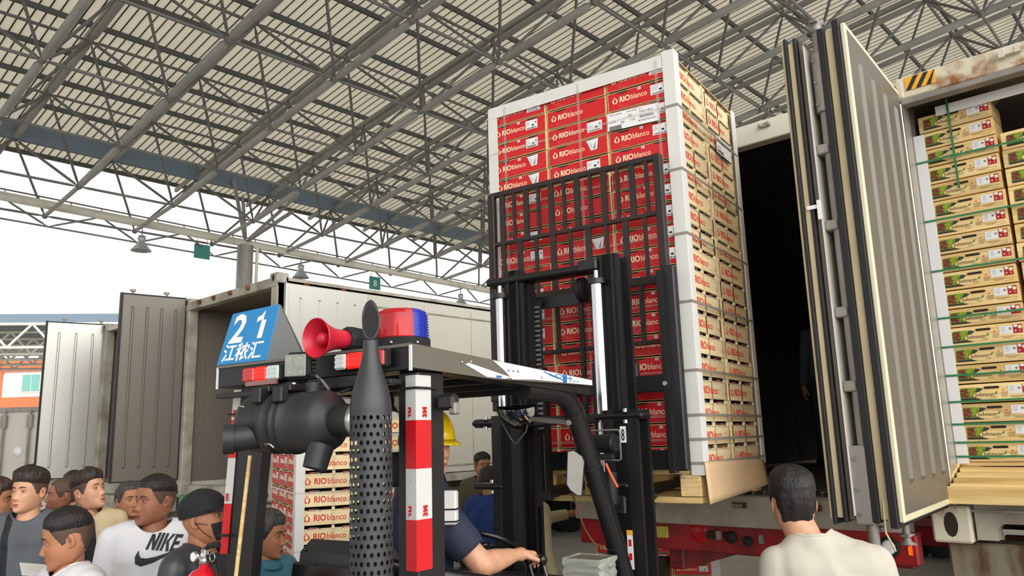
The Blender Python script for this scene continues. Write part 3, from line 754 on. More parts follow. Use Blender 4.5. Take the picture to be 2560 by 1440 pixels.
# trailers
def trailer(xc, label, m, zt, red=True):
    e = thing('trailer_chassis', (xc, YE, 0), 0, label, 'trailer', None)
    for s in (-1, 1):
        mb = MB(); mb.box((s * .45, 5.7, zt - .20), (.12, 11, .34), M[m], bev=.01); mb.build('frame_rail', e)
    mb = MB(); mb.box((0, .16, zt - .115), (2.44, .20, .20), M[m], bev=.012); b = mb.build('rear_beam', e)
    for k in range(6):
        mb = MB(); mb.box((0, 1.2 + k * 1.8, zt - .16), (2.3, .08, .12), M[m]); mb.build('cross_member', e)
    for y in (8.0, 9.3):
        mb = MB(); mb.cyl((-1.1, y, .52), (1.1, y, .52), .07, None, M['gap'], 10); ax = mb.build('axle', e)
        for s in (-1, 1):
            for q in (0, 1):
                mb = MB(); R = Matrix.Translation((s * (1.0 - .30 * q), y, .52)) @ Matrix.Rotation(pi / 2, 4, 'Y')
                mb.lathe([(.2, -.13), (.44, -.13), (.51, -.09), (.52, 0), (.51, .09), (.44, .13), (.2, .13)], R, M['tyre'], 28); mb.lathe([(0, -.08), (.2, -.1), (.22, -.12), (.2, .1), (0, .08)], R, M['galv'], 20)
                mb.build('wheel', e)
    mb = MB()
    mb.box((0, .25, .50), (2.3, .10, .12), M['gap'], bev=.01); mb.box((-.6, .25, .75), (.08, .08, .5), M['gap']); mb.box((.6, .25, .75), (.08, .08, .5), M['gap']); mb.build('underride_guard', e)
    return e, b
t1, beam1 = trailer((XM0 + XM1) / 2 - .01, 'dark red trailer carrying the dark empty container', 'redtruck', 1.30)
xo = -((XM0 + XM1) / 2 - .01)
LX = at_plane(2223, 1357, (0, 1, 0), YE - .03).x - XM1; AX = at_plane(2275, 1365, (0, 1, 0), YE - .03).x - XM1
mb = MB(); mb.box((XM1 + xo + AX - .29, .02, 1.205), (.66, .10, .18), M['redtruck'], bev=.012); mb.build('lamp_box', t1)
mb = MB(); Rr = on_front(XM1 + xo + LX, -.032, 1.215); mb.lathe([(.0, .03), (.02, .032), (.040, .026), (.044, .0)], Rr, M['label'], 24); mb.lathe([(.044, .0), (.046, .030), (.058, .026), (.060, 0)], Rr, M['black_matte'], 24); mb.build('reversing_lamp', t1)
mb = MB(); mb.box((XM1 + xo + AX, -.034, 1.215), (.022, .008, .075), mat('amber_reflector_glow', SR((250, 120, 20)), .3, emit=SR((255, 110, 10)), estr=.5)); mb.box((XM1 + xo + AX - .007, -.036, 1.235), (.016, .008, .018), M['redtruck']); mb.build('reflector', t1)  # reflector is no lamp; faint emission added as its glow
for k, (x, w_) in enumerate(((-3.16, .10), (-2.10, .13))):
    mb = MB(); mb.box((x + xo, .057, 1.205), (w_, .006, .075), M['yellow'])
    for q in range(5): mb.box((x + xo, .0525, 1.23 - q * .013), (w_ * .8, .002, .003), M['greyink'])
    mb.build('yellow_notice', t1)
for (x, r_, z) in ((-2.62, .042, 1.20), (-2.50, .034, 1.18)):
    mb = MB(); mb.lathe([(0, .03), (r_ * .7, .03), (r_, .012), (r_, 0)], on_front(x + xo, .06, z), M['black_matte'], 16); mb.build('socket', t1)
mb = MB(); mb.box((-2.74 + xo, .04, 1.21), (.09, .05, .05), M['gap']); mb.box((-2.69 + xo, .02, 1.212), (.03, .03, .055), M['galv']); mb.build('hose_coupling', t1)
mb = MB(); mb.box((-2.40 + xo, .05, 1.20), (.028, .02, .055), M['galv']); mb.build('hose_coupling', t1)
mb = MB(); mb.lathe([(0, .02), (.06, .02), (.075, 0)], on_front(-2.86 + xo, .06, 1.22), mat('red_disc', SR((190, 10, 18)), .35), 20); mb.build('lamp_cover', t1)
mb = MB(); mb.box((-3.22 + xo, .02, 1.31), (.16, .04, .010), mat('red_white_strip', SR((230, 60, 60)), .4)); mb.box((-3.33 + xo, .02, 1.31), (.06, .04, .010), M['white']); mb.build('reflective_strip', t1)
t2, b2 = trailer((XR0 + XR1) / 2, 'rust stained grey trailer beam under the loaded right container', 'rust', 1.27)
MG = mat('stained_grey_beam', SR((130, 122, 104)), .6, col2=SR((86, 60, 42)), scale=5, lo=.36, hi=.56, stretch=(2, 1, .7))
beam2m = MG
b2.data.materials.clear(); b2.data.materials.append(MG)
mb = MB(); mb.tube([(XR0 - (XR0 + XR1) / 2 - .45 + .1 * k, -.12 - .02 * sin(k), 1.06 - .010 * k * k) for k in range(9)], .014, M['black_matte']); mb.build('air_hose', t2)
mb = MB(); mb.box((-.55 - 0, .3, .95), (.9, .2, .16), M['redtruck'], bev=.02); mb.build('mudguard', t2)

# door of the right container: hinged at its left post, swung towards the viewer
D1 = Vector((-1.215, 4.955, 1.475)); a1 = atan2(3.86 - 4.955, -1.155 + 1.215)
d1 = thing('container_door', D1, a1, 'wide open ivory-edged container door with grey ribbed inner face', 'door')
# local x runs from the hinge towards the viewer; inner ribbed face looks to the right (+X world) = local -y side? chosen by sign below
W1, H1 = 1.10, 2.46
leaf = corr_door(d1, W1, H1, 1, 4, 'ivory', .026, 'alumdull', rim=.05)
gz = thing('door_back', (0, 0, 0)); bpy.data.objects.remove(gz)
def slab(e, name, y, th, m, w, h, x0=0, z0=0):
    mb = MB(); mb.box((x0 + w / 2, y, z0 + h / 2), (w, th, h), M[m], bev=.004); return mb.build(name, e)
slab(d1, 'door_seal', -.031, .034, 'seal', W1 + .012, H1 + .05, 0, -.025)
slab(d1, 'door_core', -.070, .042, 'tan', W1 - .01, H1 - .02, 0, .01)
slab(d1, 'door_seal', -.109, .034, 'seal', W1 + .004, H1 + .01, 0, -.005)
slab(d1, 'outer_skin', -.138, .022, 'contdirty', W1 - .02, H1 - .03, 0, .01)
for x in (.35, .80):
    mb = MB(); mb.cyl((x, -.195, -.06), (x, -.195, H1 + .06), .017, None, M['galv'], 12); rod = mb.build('lock_rod', d1)
    for z in (.35, 1.1, 1.9):
        mb = MB(); mb.box((x, -.178, z), (.09, .035, .05), M['galv'], bev=.004); mb.build('rod_bracket', rod)
    for z in (-.06, H1 + .07):
        mb = MB(); mb.box((x, -.195, z), (.05, .075, .018), M['galv'], bev=.005); mb.build('cam_end', rod)
# door of the middle container: seen edge on, rods facing right
D2 = Vector((-1.50, 4.945, 1.48)); a2 = atan2(3.80 - 4.945, -1.415 + 1.50)
d2 = thing('container_door', D2, a2, 'container door seen edge-on with thick galvanised locking rod beside the dark container', 'door')
W2, H2 = 1.12, 2.44
slab(d2, 'inner_edge', -.040, .014, 'tan', W2, H2)
slab(d2, 'door_seal', -.024, .016, 'seal', W2 + .01, H2 + .04, 0, -.02)
slab(d2, 'door_core', .000, .030, 'tan', W2 - .004, H2 - .02, 0, .01)
slab(d2, 'door_seal', .025, .018, 'seal', W2 + .006, H2 + .02, 0, -.01)
slab(d2, 'outer_skin', .050, .030, 'alumdull', W2 - .02, H2 - .01, 0, .0)
slab(d2, 'edge_trim', .067, .006, 'beige', W2 + .01, H2 - .07, 0, .02)
for x, r_ in ((W2 - .055, .026), (.42, .018)):
    mb = MB(); mb.cyl((x, .125, -.16), (x, .125, H2 + .07), r_, None, M['galv'], 14); rod = mb.build('lock_rod', d2)
    for z in (.62, .98, 1.42, 1.82):
        mb = MB(); mb.box((x, .100, z), (.075, .06, .052), M['galv'], bev=.006); mb.cyl((x + .02, .132, z), (x + .02, .138, z), .01, None, M['rust'], 8); mb.build('rod_bracket', rod)
    mb = MB(); mb.box((x, .105, .16), (.09, .085, .36), M['galv'], bev=.006)
    for z in (.03, .14, .28): mb.cyl((x + .046, .09, z), (x + .052, .09, z), .010, None, M['steel'], 8)
    mb.build('lower_bracket', rod)
    mb = MB(); mb.cyl((x, .125, 2.02), (x, .125, 2.34), r_ * 1.55, None, M['galv'], 14)
    for z in (2.06, 2.18, 2.30): mb.cyl((x + .03, .10, z), (x + .04, .10, z), .008, None, M['steel'], 8)
    mb.build('upper_sleeve', rod)
    for z in (-.15, H2 + .06):
        mb = MB(); mb.lathe([(0, .02), (.045, .016), (.02, 0), (.022, -.02), (.05, -.035), (0, -.04)], Matrix.Translation((x, .125, z)), M['galv'], 14); mb.box((x, .125, z + .012), (.11, .04, .010), M['galv'], bev=.003); mb.build('cam_end', rod)
mb = MB(); mb.rings([((W2 - .05, .19, .40), .014), ((W2 - .05, .195, .30), .022), ((W2 - .05, .20, .12), .022), ((W2 - .05, .20, .06), .006)], M['black_matte'], 12); mb.tube([(W2 - .05, .19, .78), (W2 - .04, .20, .6), (W2 - .05, .19, .40)], .006, M['black_matte']); mb.build('handle_grip', d2)
mb = MB(); mb.box((W2 - .10, .185, .66), (.05, .03, .32), M['galv'], bev=.01); mb.box((W2 - .10, .17, .86), (.10, .04, .09), M['galv'], bev=.006); mb.build('lock_handle', d2)
mb = MB(); mb.tube([(W2 - .02, .19, .10), (W2 - .01, .19, -.05), (W2 - .02, .22, -.13)], .005, M['tan']); mb.build('seal_cord', d2)
mb = MB(); mb.box((W2 + .006, .03, 1.52), (.004, .06, .02), M['label']); mb.box((W2 + .012, .062, 1.50), (.006, .02, .10), M['label']); mb.build('torn_tape', d2)
e = thing('oval_tag', at_z(2071, 810, 4.02), a2 + pi / 2, 'small greenish oval tag on the edge of the door with the thick rod', 'tag')
mb = MB(); mb.lathe([(0, .003), (.018, .003), (.019, 0), (0, 0)], Matrix.Rotation(pi / 2, 4, 'X') @ Matrix.Diagonal((.85, 1.75, 1, 1)), mat('tag_film', SR((160, 176, 166)), .2, alpha=.7), 24); mb.build('film', e)
e = thing('green_seal', at_z(2103, 464, 4.1), a2, 'tiny turquoise square seal tag hanging between the two container doors', 'tag')
mb = MB(); mb.box((0, 0, 0), (.018, .003, .020), M['greenpaint'], Matrix.Rotation(.5, 3, 'Y')); mb.build('tab', e)

# ------------------------------------------------------------------ printed fruit boxes in the right container
JW, JD, JH, JP = .462, .30, .118, .1125
JM = {}
def leafy():
    mb = MB(); w, d, h = JW, JD, JH
    mb.box((w / 2, d / 2, h / 2), (w - .004, d, h), M['pine2'], bev=.002); JM['body'] = mb.mesh('fruit_box')
    rr = random.Random(5)
    GR = mat('grape_green', SR((150, 172, 40)), .5, var=.25, scale=60); RD = mat('grape_red', SR((140, 36, 40)), .5, var=.3, scale=60); DK = mat('leaf_dark', SR((48, 62, 52)), .6); LG = mat('leaf_print', SR((96, 120, 40)), .6)
    mb = MB(); mb.prism([(.03, .018), (.155, .018), (.158, .05), (.145, .094), (.05, .096), (.034, .092)], .0006, on_front(0, -.0004, 0), LG)
    for k in range(14): mb.ball((.046 + rr.random() * .03, -.0012, .034 + rr.random() * .05), .008, RD, 8, 4, (1, .12, 1))
    for k in range(12): mb.ball((.085 + rr.random() * .04, -.0012, .045 + rr.random() * .045), .010, GR, 8, 4, (1, .12, 1))
    mb.prism([(.125, .060), (.150, .070), (.172, .086), (.15, .092), (.132, .088)], .0007, on_front(0, -.001, 0), DK)
    mb.prism([(.034, .016), (.15, .016), (.13, .026), (.04, .028)], .0007, on_front(0, -.0016, 0), M['ink']); JM['picture'] = mb.mesh('fruit_box_picture')
    mb = MB(); GL = mat('oval_tint', SR((240, 212, 150)), .5); BR = mat('logo_brown', SR((110, 78, 50)), .6); LF = mat('logo_green', SR((90, 140, 60)), .6)
    mb.prism([(.185 + .078 * cos(t * pi / 12), .045 + .026 * sin(t * pi / 12)) for t in range(24)], .0006, on_front(0, -.0022, 0), GL)
    text_mb('Johnson', .034, BR, on_front(.120, -.0030, .038), mb, bold=.0006, depth=.0002); text_mb('fruit', .020, LF, on_front(.205, -.0030, .024), mb, shear=.3, depth=.0002)
    mb.prism([(.232, .052), (.252, .070), (.250, .052), (.240, .046)], .0004, on_front(0, -.0030, 0), LF); JM['brand_lettering'] = mb.mesh('fruit_box_brand')
    mb = MB(); pts = [(.235 + .036 * sx + .009 * cos(a), .098 + .008 * sin(a)) for sx, rng in ((1, range(-3, 4)), (-1, range(3, 10))) for a in [q * pi / 6 for q in rng]]
    pts = [(x - .015, z - .006) for x, z in pts]
    mb.prism(pts, .0012, on_front(0, -.0008, 0), M['gap']); JM['handle_slot'] = mb.mesh('fruit_box_slot')
    mb = MB(); RB = mat('ruby_panel', SR((176, 26, 44)), .5)
    mb.box((.418, -.0006, .076), (.052, .0012, .056), RB); mb.ball((.406, -.0014, .095), .013, M['label'], 12, 4, (1, .08, .75)); mb.ball((.430, -.0014, .086), .012, M['cream'], 12, 4, (1, .08, 1)); mb.ball((.404, -.0014, .064), .005, M['cream'], 8, 4, (1, .1, 1)); mb.ball((.43, -.0014, .062), .004, M['cream'], 8, 4, (1, .1, 1))
    JM['ruby_panel'] = mb.mesh('fruit_box_ruby')
    mb = MB(); mb.box((.350, -.0012, .074), (.076, .0014, .054), M['label'], Matrix.Rotation(.03, 3, 'Y'))
    for k in range(6): mb.box((.335, -.0021, .092 - k * .006), (.030 - .005 * (k % 3), .0003, .0013), M['greyink'])
    mb.box((.375, -.0021, .080), (.014, .0003, .014), M['greyink']); JM['paper_sticker'] = mb.mesh('fruit_box_sticker')
    mb = MB()
    for k in range(4): mb.box((.288, -.0006, .056 - k * .008), (.040 - .006 * (k % 2), .0008, .0024), BR)
    for k in range(3): mb.box((.355, -.0006, .034 - k * .006), (.085 - .02 * k, .0008, .0018), BR)
    mb.box((.41, -.0006, .030), (.05, .0008, .001), BR); mb.box((.41, -.0006, .014), (.05, .0008, .001), BR); mb.box((.435, -.0006, .022), (.001, .0008, .016), BR)
    mb.ball((.285, -.0008, .070), .005, M['redink'], 8, 4, (1.3, .1, .8)); JM['fine_print'] = mb.mesh('fruit_box_print')
leafy()
for me in JM.values(): me.transform(Matrix.Diagonal((.877, .9, .89, 1)))
JW = .405
JO = Vector((-1.205, 5.20, 1.69)); JR = 0.0
def JL(x, y, z): return JO + Vector((x * cos(JR) - y * sin(JR), x * sin(JR) + y * cos(JR), z))
def jbox(loc, rz, label):
    e = thing('fruit_box', loc, rz, label, 'box', 'printed fruit boxes in the right container')
    for nm in ('body', 'picture', 'brand_lettering', 'handle_slot', 'ruby_panel', 'paper_sticker', 'fine_print'):
        part({'body': 'box_body', 'picture': 'fruit_picture'}.get(nm, nm), JM[nm], e)
    return e
for r in range(19):
    jbox(JL(.03 + rnd.uniform(-.004, .006), rnd.uniform(0, .01), (18 - r) * JP), JR, 'printed wooden fruit box, %s row of the column beside the door' % ORD[r])
for r in range(17):
    jbox(JL(.03 + JW + .016 + rnd.uniform(-.004, .006), rnd.uniform(0, .012), (16 - r) * JP), JR, 'printed wooden fruit box, %s row of the second column in the right container' % ORD[r])
for c in (2, 3):
    for r in range(17):
        jbox(JL(.03 + c * (JW + .016), .01, (16 - r) * JP), JR, 'printed wooden fruit box, %s row of the %s column in the right container' % (ORD[r], ['third', 'fourth'][c - 2]))
e = thing('edge_board', JL(0, 0, 0), JR, 'white edge board down the left of the printed fruit boxes', 'edge board')
mb = MB(); mb.box((.02, -.014, 1.0), (.075, .006, 2.02), M['label']); mb.box((-.016, .03, 1.0), (.006, .09, 2.02), M['label']); mb.build('board', e)
e = thing('edge_board', JL(0, 0, 19 * JP), JR, 'white edge board across the top of the printed fruit boxes', 'edge board')
mb = MB(); mb.box((.85, -.012, -.0), (1.42, .006, .06), M['label']); mb.build('board', e)
for k, py in enumerate((760, 500 + 0, 0)): pass
for k, z in enumerate((1.83, 1.45, 1.135, .845, .67, .50, .345, .215, .11, .03)):
    e = thing('green_strap', JL(0, 0, z), JR, 'green plastic strap round the printed fruit boxes, %s from the top' % (['first', 'second', 'third', 'fourth', 'fifth', 'sixth', 'seventh', 'eighth', 'ninth', 'lowest'][k]), 'strap', 'green straps round the printed fruit boxes')
    mb = MB(); mb.box((.95, -.020, 0), (1.92, .0016, .012), M['greenstrap']); mb.build('band', e)
e = thing('hanging_strap', JL(.21, -.024, 19 * JP - .52), JR, 'loose green strap end hanging over the top printed boxes', 'strap')
mb = MB(); mb.box((0, 0, .29), (.013, .0014, .58), M['greenstrap']); mb.build('band', e)
e = thing('hanging_strap', JL(.66, -.024, 15 * JP - .15), JR, 'short loose green strap end on the second column of printed boxes', 'strap')
mb = MB(); mb.box((0, 0, .15), (.013, .0014, .24), M['greenstrap']); mb.build('band', e)
for k, (x, a, ln, lb) in enumerate(((.20, .5, .9, 'short pine batten poking out above the printed fruit boxes'), (.72, .35, 1.0, 'broad pine board leaning behind the top printed boxes'))):
    e = thing('timber_batten', JL(x + .2, .30, 19 * JP + .055 + .0 * k), JR + a - pi / 2 * 0, lb, 'timber')
    mb = MB(); mb.box((0, .35, .03), (.06 + .05 * k, ln, .03), M['pallet'], bev=.003); mb.build('board', e)
# tilted slatted platform in front of the boxes
e = thing('slatted_platform', (XR0 + .07, 4.84, 1.480), 0, 'golden pine slatted platform sticking out of the right container under the boxes', 'platform')
mb = MB(); mb.box((1.1, 0, .048), (2.3, .03, .092), M['pine2'], bev=.003); mb.build('front_rail', e)
mb = MB(); mb.beam((0.0, .0, .088), (0.0, .34, .196), .035, .02, M['pine2'], bev=.002); mb.build('side_rail', e)
for k in range(4):
    y0 = .015 + k * .084; mb = MB(); mb.beam((.03, y0 + .042, .084 + y0 * .30), (2.25, y0 + .042, .072 + y0 * .30), .086, .036, M['pallet'], bev=.003); mb.build('slat', e)
wood_pallet((JO.x + 1.9, JO.y + .0, 1.475), 0, 'pallet under the printed fruit boxes in the right container', 1.9, 1.0, .213, 'pine2')
# faint figure inside: built with the people

# ------------------------------------------------------------------ left row: container with side wall seen, two open doors
XL0, XL1, ZFL, ZTL = -10.78, -8.34, 1.40, 3.94
cl = container(XL0, XL1, ZFL, ZTL, 11.6, 'pale refrigerated container with long smooth side behind the forklift', 'beige', 'inner', 'contdirty')
sill(cl, XL0, XL1, ZFL + .02, .16, 'contdirty')
mb = MB(); mb.box(((XL0 + XL1) / 2, YE + .03, ZTL - .06), (XL1 - XL0, .12, .12), M['contdirty'], bev=.008)
hb = mb.build('header_beam', cl)
for x in (-9.0, -9.9, -9.45, -10.3):
    mb = MB(); mb.ball((x, YE - .04, ZTL - .045), .035, M['rust'], 8, 6); mb.build('cam_keeper', hb)
for x in (XL0 + .07, XL1 - .07):
    mb = MB(); mb.box((x, YE + .05, (ZFL + ZTL) / 2), (.14, .14, ZTL - ZFL), M['contdirty'], bev=.008); mb.build('corner_post', cl)
    casting(cl, x, YE + .05, ZTL - .01, 'contdirty', (.17, .17, .13))
    casting(cl, x, YE + .05, ZFL - .06, 'contdirty', (.17, .17, .13))
mb = MB()
for z in (ZTL - .05, ZFL + .06, ZFL + .16, ZTL - .22): mb.box((XL1 + .006, YE + 5.8, z), (.018, 11.4, .02), M['contdirty'])
mb.box((XL1 - .02, YE + 5.8, ZTL - .03), (.07, 11.4, .06), M['contdirty']); mb.box((XL1 - .02, YE + 5.8, ZFL + .0), (.07, 11.4, .12), M['contdirty']); mb.build('side_rail', cl)
for k in range(11):
    mb = MB(); mb.box((XL1 + .002, YE + 1.4 + k * .95, (ZFL + ZTL) / 2), (.004, .008, 2.3), M['contdirty']); mb.build('panel_seam', cl)
# right door folded back along the side
d3 = thing('container_door', (XL1 + .08, YE + .04, ZFL + .03), pi / 2, 'shiny ribbed door folded back flat against the pale container side', 'door')
corr_door(d3, 1.22, 2.42, -1, 4, 'alum', .06); 
for x in (.3, .85):
    mb = MB(); mb.box((x, 0, 2.44), (.05, .04, .03), M['rust']); mb.build('hinge_lug', d3)
p2 = at_h(313, 735, 4.0)
a4 = atan2(p2.y - 5.0, p2.x - (XL0 + .02))
d4 = thing('container_door', (XL0 + .02, YE - .02, ZFL + .10), a4, 'dark ribbed door standing open at the left of the pale container', 'door')
corr_door(d4, (Vector((p2.x, p2.y)) - Vector((XL0 + .02, YE))).length + .02, 2.50, 1, 4, 'alumdull', .05, 'alumdull')
w4 = (Vector((p2.x, p2.y)) - Vector((XL0 + .02, YE))).length + .02
gasket(d4, w4, 2.50, .07)
for x in (.25, w4 - .15):
    mb = MB(); mb.cyl((x, -.06, -.03), (x, -.06, 2.58), .016, None, M['galv'], 8); mb.box((x, -.06, 2.57), (.07, .04, .03), M['contdirty']); mb.build('lock_rod', d4)
pa = at_h(118, 805, 4.0); pb = at_h(303, 815, 4.0)
d5 = thing('container_door', (pb.x, pb.y, ZFL + .10), atan2(pa.y - pb.y, pa.x - pb.x), 'bright aluminium ribbed container door at the far left', 'door')
w5 = (pa - pb).length
corr_door(d5, w5, 2.50, 1, 4, 'alum', .05); gasket(d5, w5, 2.50, .07)
for x in (.3, w5 - .25):
    mb = MB(); mb.cyl((x, -.06, -.03), (x, -.06, 2.58), .016, None, M['galv'], 8); mb.box((x, -.06, 2.58), (.07, .05, .04), M['contdirty']); mb.build('lock_rod', d5)
c3 = container(pb.x + .03, pb.x + .03 + 2.42, ZFL, ZTL, 11.6, 'container hidden behind the dark ribbed door at the left', 'beige', 'inner', 'contdirty')
sill(c3, pb.x + .03, pb.x + 2.45, ZFL + .02, .16, 'contdirty')
for x in (pb.x + .10, pb.x + 2.38):
    casting(c3, x, YE + .05, ZFL - .06, 'contdirty', (.17, .17, .13)); casting(c3, x, YE + .05, ZTL - .01, 'contdirty', (.17, .17, .13))
    mb = MB(); mb.box((x, YE + .05, (ZFL + ZTL) / 2), (.14, .14, ZTL - ZFL), M['contdirty'], bev=.008); mb.build('corner_post', c3)
t3, _ = trailer((XL0 + XL1) / 2, 'grey-brown trailer under the pale container behind the forklift', 'contdirty', 1.24)
t4, _ = trailer(pb.x + 1.24, 'grey-brown trailer under the container behind the dark door', 'contdirty', 1.24)
e = thing('toolbox', (-10.2, 4.95, 1.20), 0, 'green metal toolbox hung under the pale container sill', 'toolbox')
mb = MB(); mb.box((0, 0, 0), (.32, .25, .22), mat('toolbox_green', SR((70, 130, 80)), .5), bev=.02); mb.build('case', e); mb = MB(); mb.box((0, -.13, .03), (.06, .012, .04), M['galv']); mb.build('latch', e)
# brown stack inside the left container
e0 = None
for r in range(15):
    for c in range(3):
        lb = 'plain brown carton in the pale container, %s layer, %s' % (ORD[r], ['next to the left post', 'middle', 'next to the right post'][c])
        loc = (-10.0 + c * .52 - .05, YE + .75, ZFL + .16 + (14 - r) * .130)
        if e0 is None:
            e0 = thing('carton', loc, 0, lb, 'carton', 'brown cartons in the pale container')
            mb = MB(); mb.box((.25, .2, .06), (.505, .4, .122), M['card'], bev=.002); mb.build('carton_body', e0); mb = MB(); mb.box((.25, -.001, .118), (.5, .002, .006), M['gap']); mb.build('slot_line', e0)
        else: dup(e0, loc, 0, lb)
e = thing('edge_board', (-10.1, YE + .74, ZFL + .16), 0, 'white edge board left of the brown cartons in the pale container', 'edge board')
mb = MB(); mb.box((.0, 0, 1.0), (.09, .006, 2.0), M['white']); mb.build('board', e)
for k in range(6):
    e = thing('green_strap', (-10.05, YE + .735, ZFL + .35 + k * .27), 0, 'thin green strap round the brown cartons, %s from the floor' % ['first', 'second', 'third', 'fourth', 'fifth', 'sixth'][k], 'strap', 'green straps round the brown cartons')
    mb = MB(); mb.box((.75, 0, 0), (1.6, .002, .010), M['greenstrap']); mb.build('band', e)
wood_pallet((-8.45, YE + .75, ZFL + .02), 0, 'pallet under the brown cartons in the pale container', 1.6, .9, .14)

# ------------------------------------------------------------------ far left background
e = thing('cargo_container', (0, 0, 0), 0, 'cream refrigerated container end with grey lock rods at the far left', 'container')
q0 = at_z(-30, 1085, 17.0)
def QL(x, y, z): return Vector((q0.x, q0.y, 0)) + Vector((cos(YAW), sin(YAW), 0)) * x + Vector((-sin(YAW), cos(YAW), 0)) * y + Vector((0, 0, z))
e.location = QL(0, 0, 0); e.rotation_euler = (0, 0, YAW)
mb = MB(); mb.box((.2, 3, 1.75), (2.5, 6, 2.3), M['beige'], bev=.01); mb.build('container_body', e)
mb = MB(); mb.box((.2, -.02, 2.86), (2.5, .06, .10), M['galv']); mb.build('header_beam', e)
for x in (-.5, .36, .93):
    mb = MB(); mb.cyl((x, -.06, .6), (x, -.06, 2.85), .028, None, M['galv'], 8)
    for z in (1.2, 2.6): mb.box((x, -.06, z), (.12, .05, .28), M['galv'])
    mb.build('lock_rod', e)
mb = MB(); mb.box((.62, -.01, 1.28), (.22, .012, .13), M['tan']); mb.build('notice_plate', e)
mb = MB(); mb.lathe([(0, .004), (.11, .004), (.11, 0)], on_front(.68, -.004, 1.95), M['label'], 20); mb.build('round_sticker', e)
e = thing('cargo_container', QL(0, 7, 0), YAW, 'upper white refrigeration container with a blue and yellow emblem at the far left', 'container')
mb = MB(); mb.box((-.1, 3, 3.72), (3.6, 6, 1.1), M['contwhite'], bev=.02); mb.box((-.1, 3, 1.6), (3.4, 6, 3.1), M['contdirty'], bev=.02); mb.build('container_body', e)
mb = MB(); mb.box((.55, -.012, 3.78), (.40, .012, .50), mat('emblem_blue', SR((40, 70, 160)), .4)); em = mb.build('emblem_panel', e)
mb = MB(); mb.prism([(-.13, -.2), (-.03, -.2), (.02, -.03), (.14, -.01), (.17, .07), (.05, .06), (.06, .13), (.19, .15), (.20, .21), (-.10, .19), (-.15, .12), (-.08, .08)], .004, on_front(.55, -.02, 3.78), M['yellow']); mb.build('yellow_mark', em)
mb = MB(); mb.lathe([(.14, .01), (.2, .01), (.2, 0)], on_front(-.15, -.004, 3.75), M['contdirty'], 24); mb.box((1.15, -.006, 3.75), (.55, .012, .45), M['contdirty'], bev=.05); mb.build('service_hatch', e)
# distant open shed
sh = thing('distant_shed', at_z(0, 1119, 44), YAW + .16, 'distant open shed roof with pale truss tubes beyond the far left containers', 'shed')
sh.location.z = 0
mb = MB(); mb.box((0, 6, 9.3), (24, 18, .2), M['gutter']); mb.box((0, -3, 9.2), (24, .1, .5), M['gutter']); mb.build('roof_sheet', sh)
mb = MB()
for y in (-3, 0, 3, 6, 9):
    for z in (8.9, 7.6): mb.cyl((-12, y, z), (12, y, z), .09, None, M['contwhite'], 8)
    for k in range(-5, 5):
        mb.cyl((k * 2.4, y, 8.9), (k * 2.4 + 1.2, y, 7.6), .07, None, M['contwhite'], 6); mb.cyl((k * 2.4 + 2.4, y, 8.9), (k * 2.4 + 1.2, y, 7.6), .07, None, M['contwhite'], 6)
mb.build('roof_truss', sh)
for x in (-8, 8):
    mb = MB(); mb.cyl((x, 0, 0), (x, 0, 7.6), .2, None, M['contwhite'], 12); mb.build('post', sh)
bl = thing('office_building', at_z(60, 1119, 75), YAW, 'distant orange and white building with green-glazed windows', 'building'); bl.location.z = 0
OR_ = mat('orange_render', SR((240, 120, 80)), .8); WG = mat('window_green', SR((120, 180, 170)), .3)
mb = MB(); mb.box((0, 5, 5.5), (26, 10, 11), M['label']); mb.build('wall', bl)
for z in (3.2, 6.8, 10.4): mb = MB(); mb.box((1.2, -.1, z), (12, .4, 1.1), OR_); mb.build('orange_band', bl)
for x in (-3.4,): mb = MB(); mb.box((x, -.1, 5.5), (1.5, .4, 11), OR_); mb.build('orange_pier', bl)
for x in (-7.5, -5.5, .2, 3.2, 6.0):
    for z in (1.6, 5.2, 8.7):
        mb = MB(); mb.box((x, -.06, z), (1.9, .1, 1.9), M['contwhite']); f = mb.build('window', bl)
        mb = MB(); mb.box((x - .45, -.13, z), (.8, .04, 1.6), WG); mb.box((x + .45, -.13, z), (.8, .04, 1.6), WG); mb.build('pane', f)
# ------------------------------------------------------------------ forklift
def F(u, v, z): return Vector((u + .64, v + 1.2, z))
FK = thing('forklift', PL(-.64, -1.2, 0), PR, 'black forklift numbered 21 lifting the red grape pallet', 'forklift')
def P(mb, name, parent=None): return mb.build(name, parent or FK)
BK, BM, BG, MS = M['black'], M['black_matte'], M['black_gloss'], M['mast']
GUL, GUR, GV0, GV1 = -1.103, -.143, -2.04, -.885
def gz(v): return 2.198 - (v - GV0) * .052
# roof sheet with folded edges
mb = MB()
mb.add([F(GUL, GV0, gz(GV0)), F(GUR, GV0, gz(GV0)), F(GUR, GV1, gz(GV1)), F(GUL, GV1, gz(GV1)), F(GUL, GV0, gz(GV0) - .012), F(GUR, GV0, gz(GV0) - .012), F(GUR, GV1, gz(GV1) - .012), F(GUL, GV1, gz(GV1) - .012)],
       [(0, 1, 2, 3), (7, 6, 5, 4), (0, 4, 5, 1), (1, 5, 6, 2), (2, 6, 7, 3), (3, 7, 4, 0)], BK)
roof = P(mb, 'guard_roof')
for u in (GUL + .04, GUR - .04):
    mb = MB(); mb.beam(F(u, GV0 + .1, gz(GV0) - .052), F(u, GV1, gz(GV1) - .040), .07, .05, BK); P(mb, 'side_rail')
for k in range(5):
    v = GV0 + .2 + k * .2; mb = MB(); mb.box(F((GUL + GUR) / 2, v, gz(v) - .035), (GUR - GUL - .1, .05, .045), BK); P(mb, 'roof_bar')
FILM = mat('protective_film', SR((228, 232, 236)), .4); FB = mat('film_blue', SR((40, 110, 190)), .5)
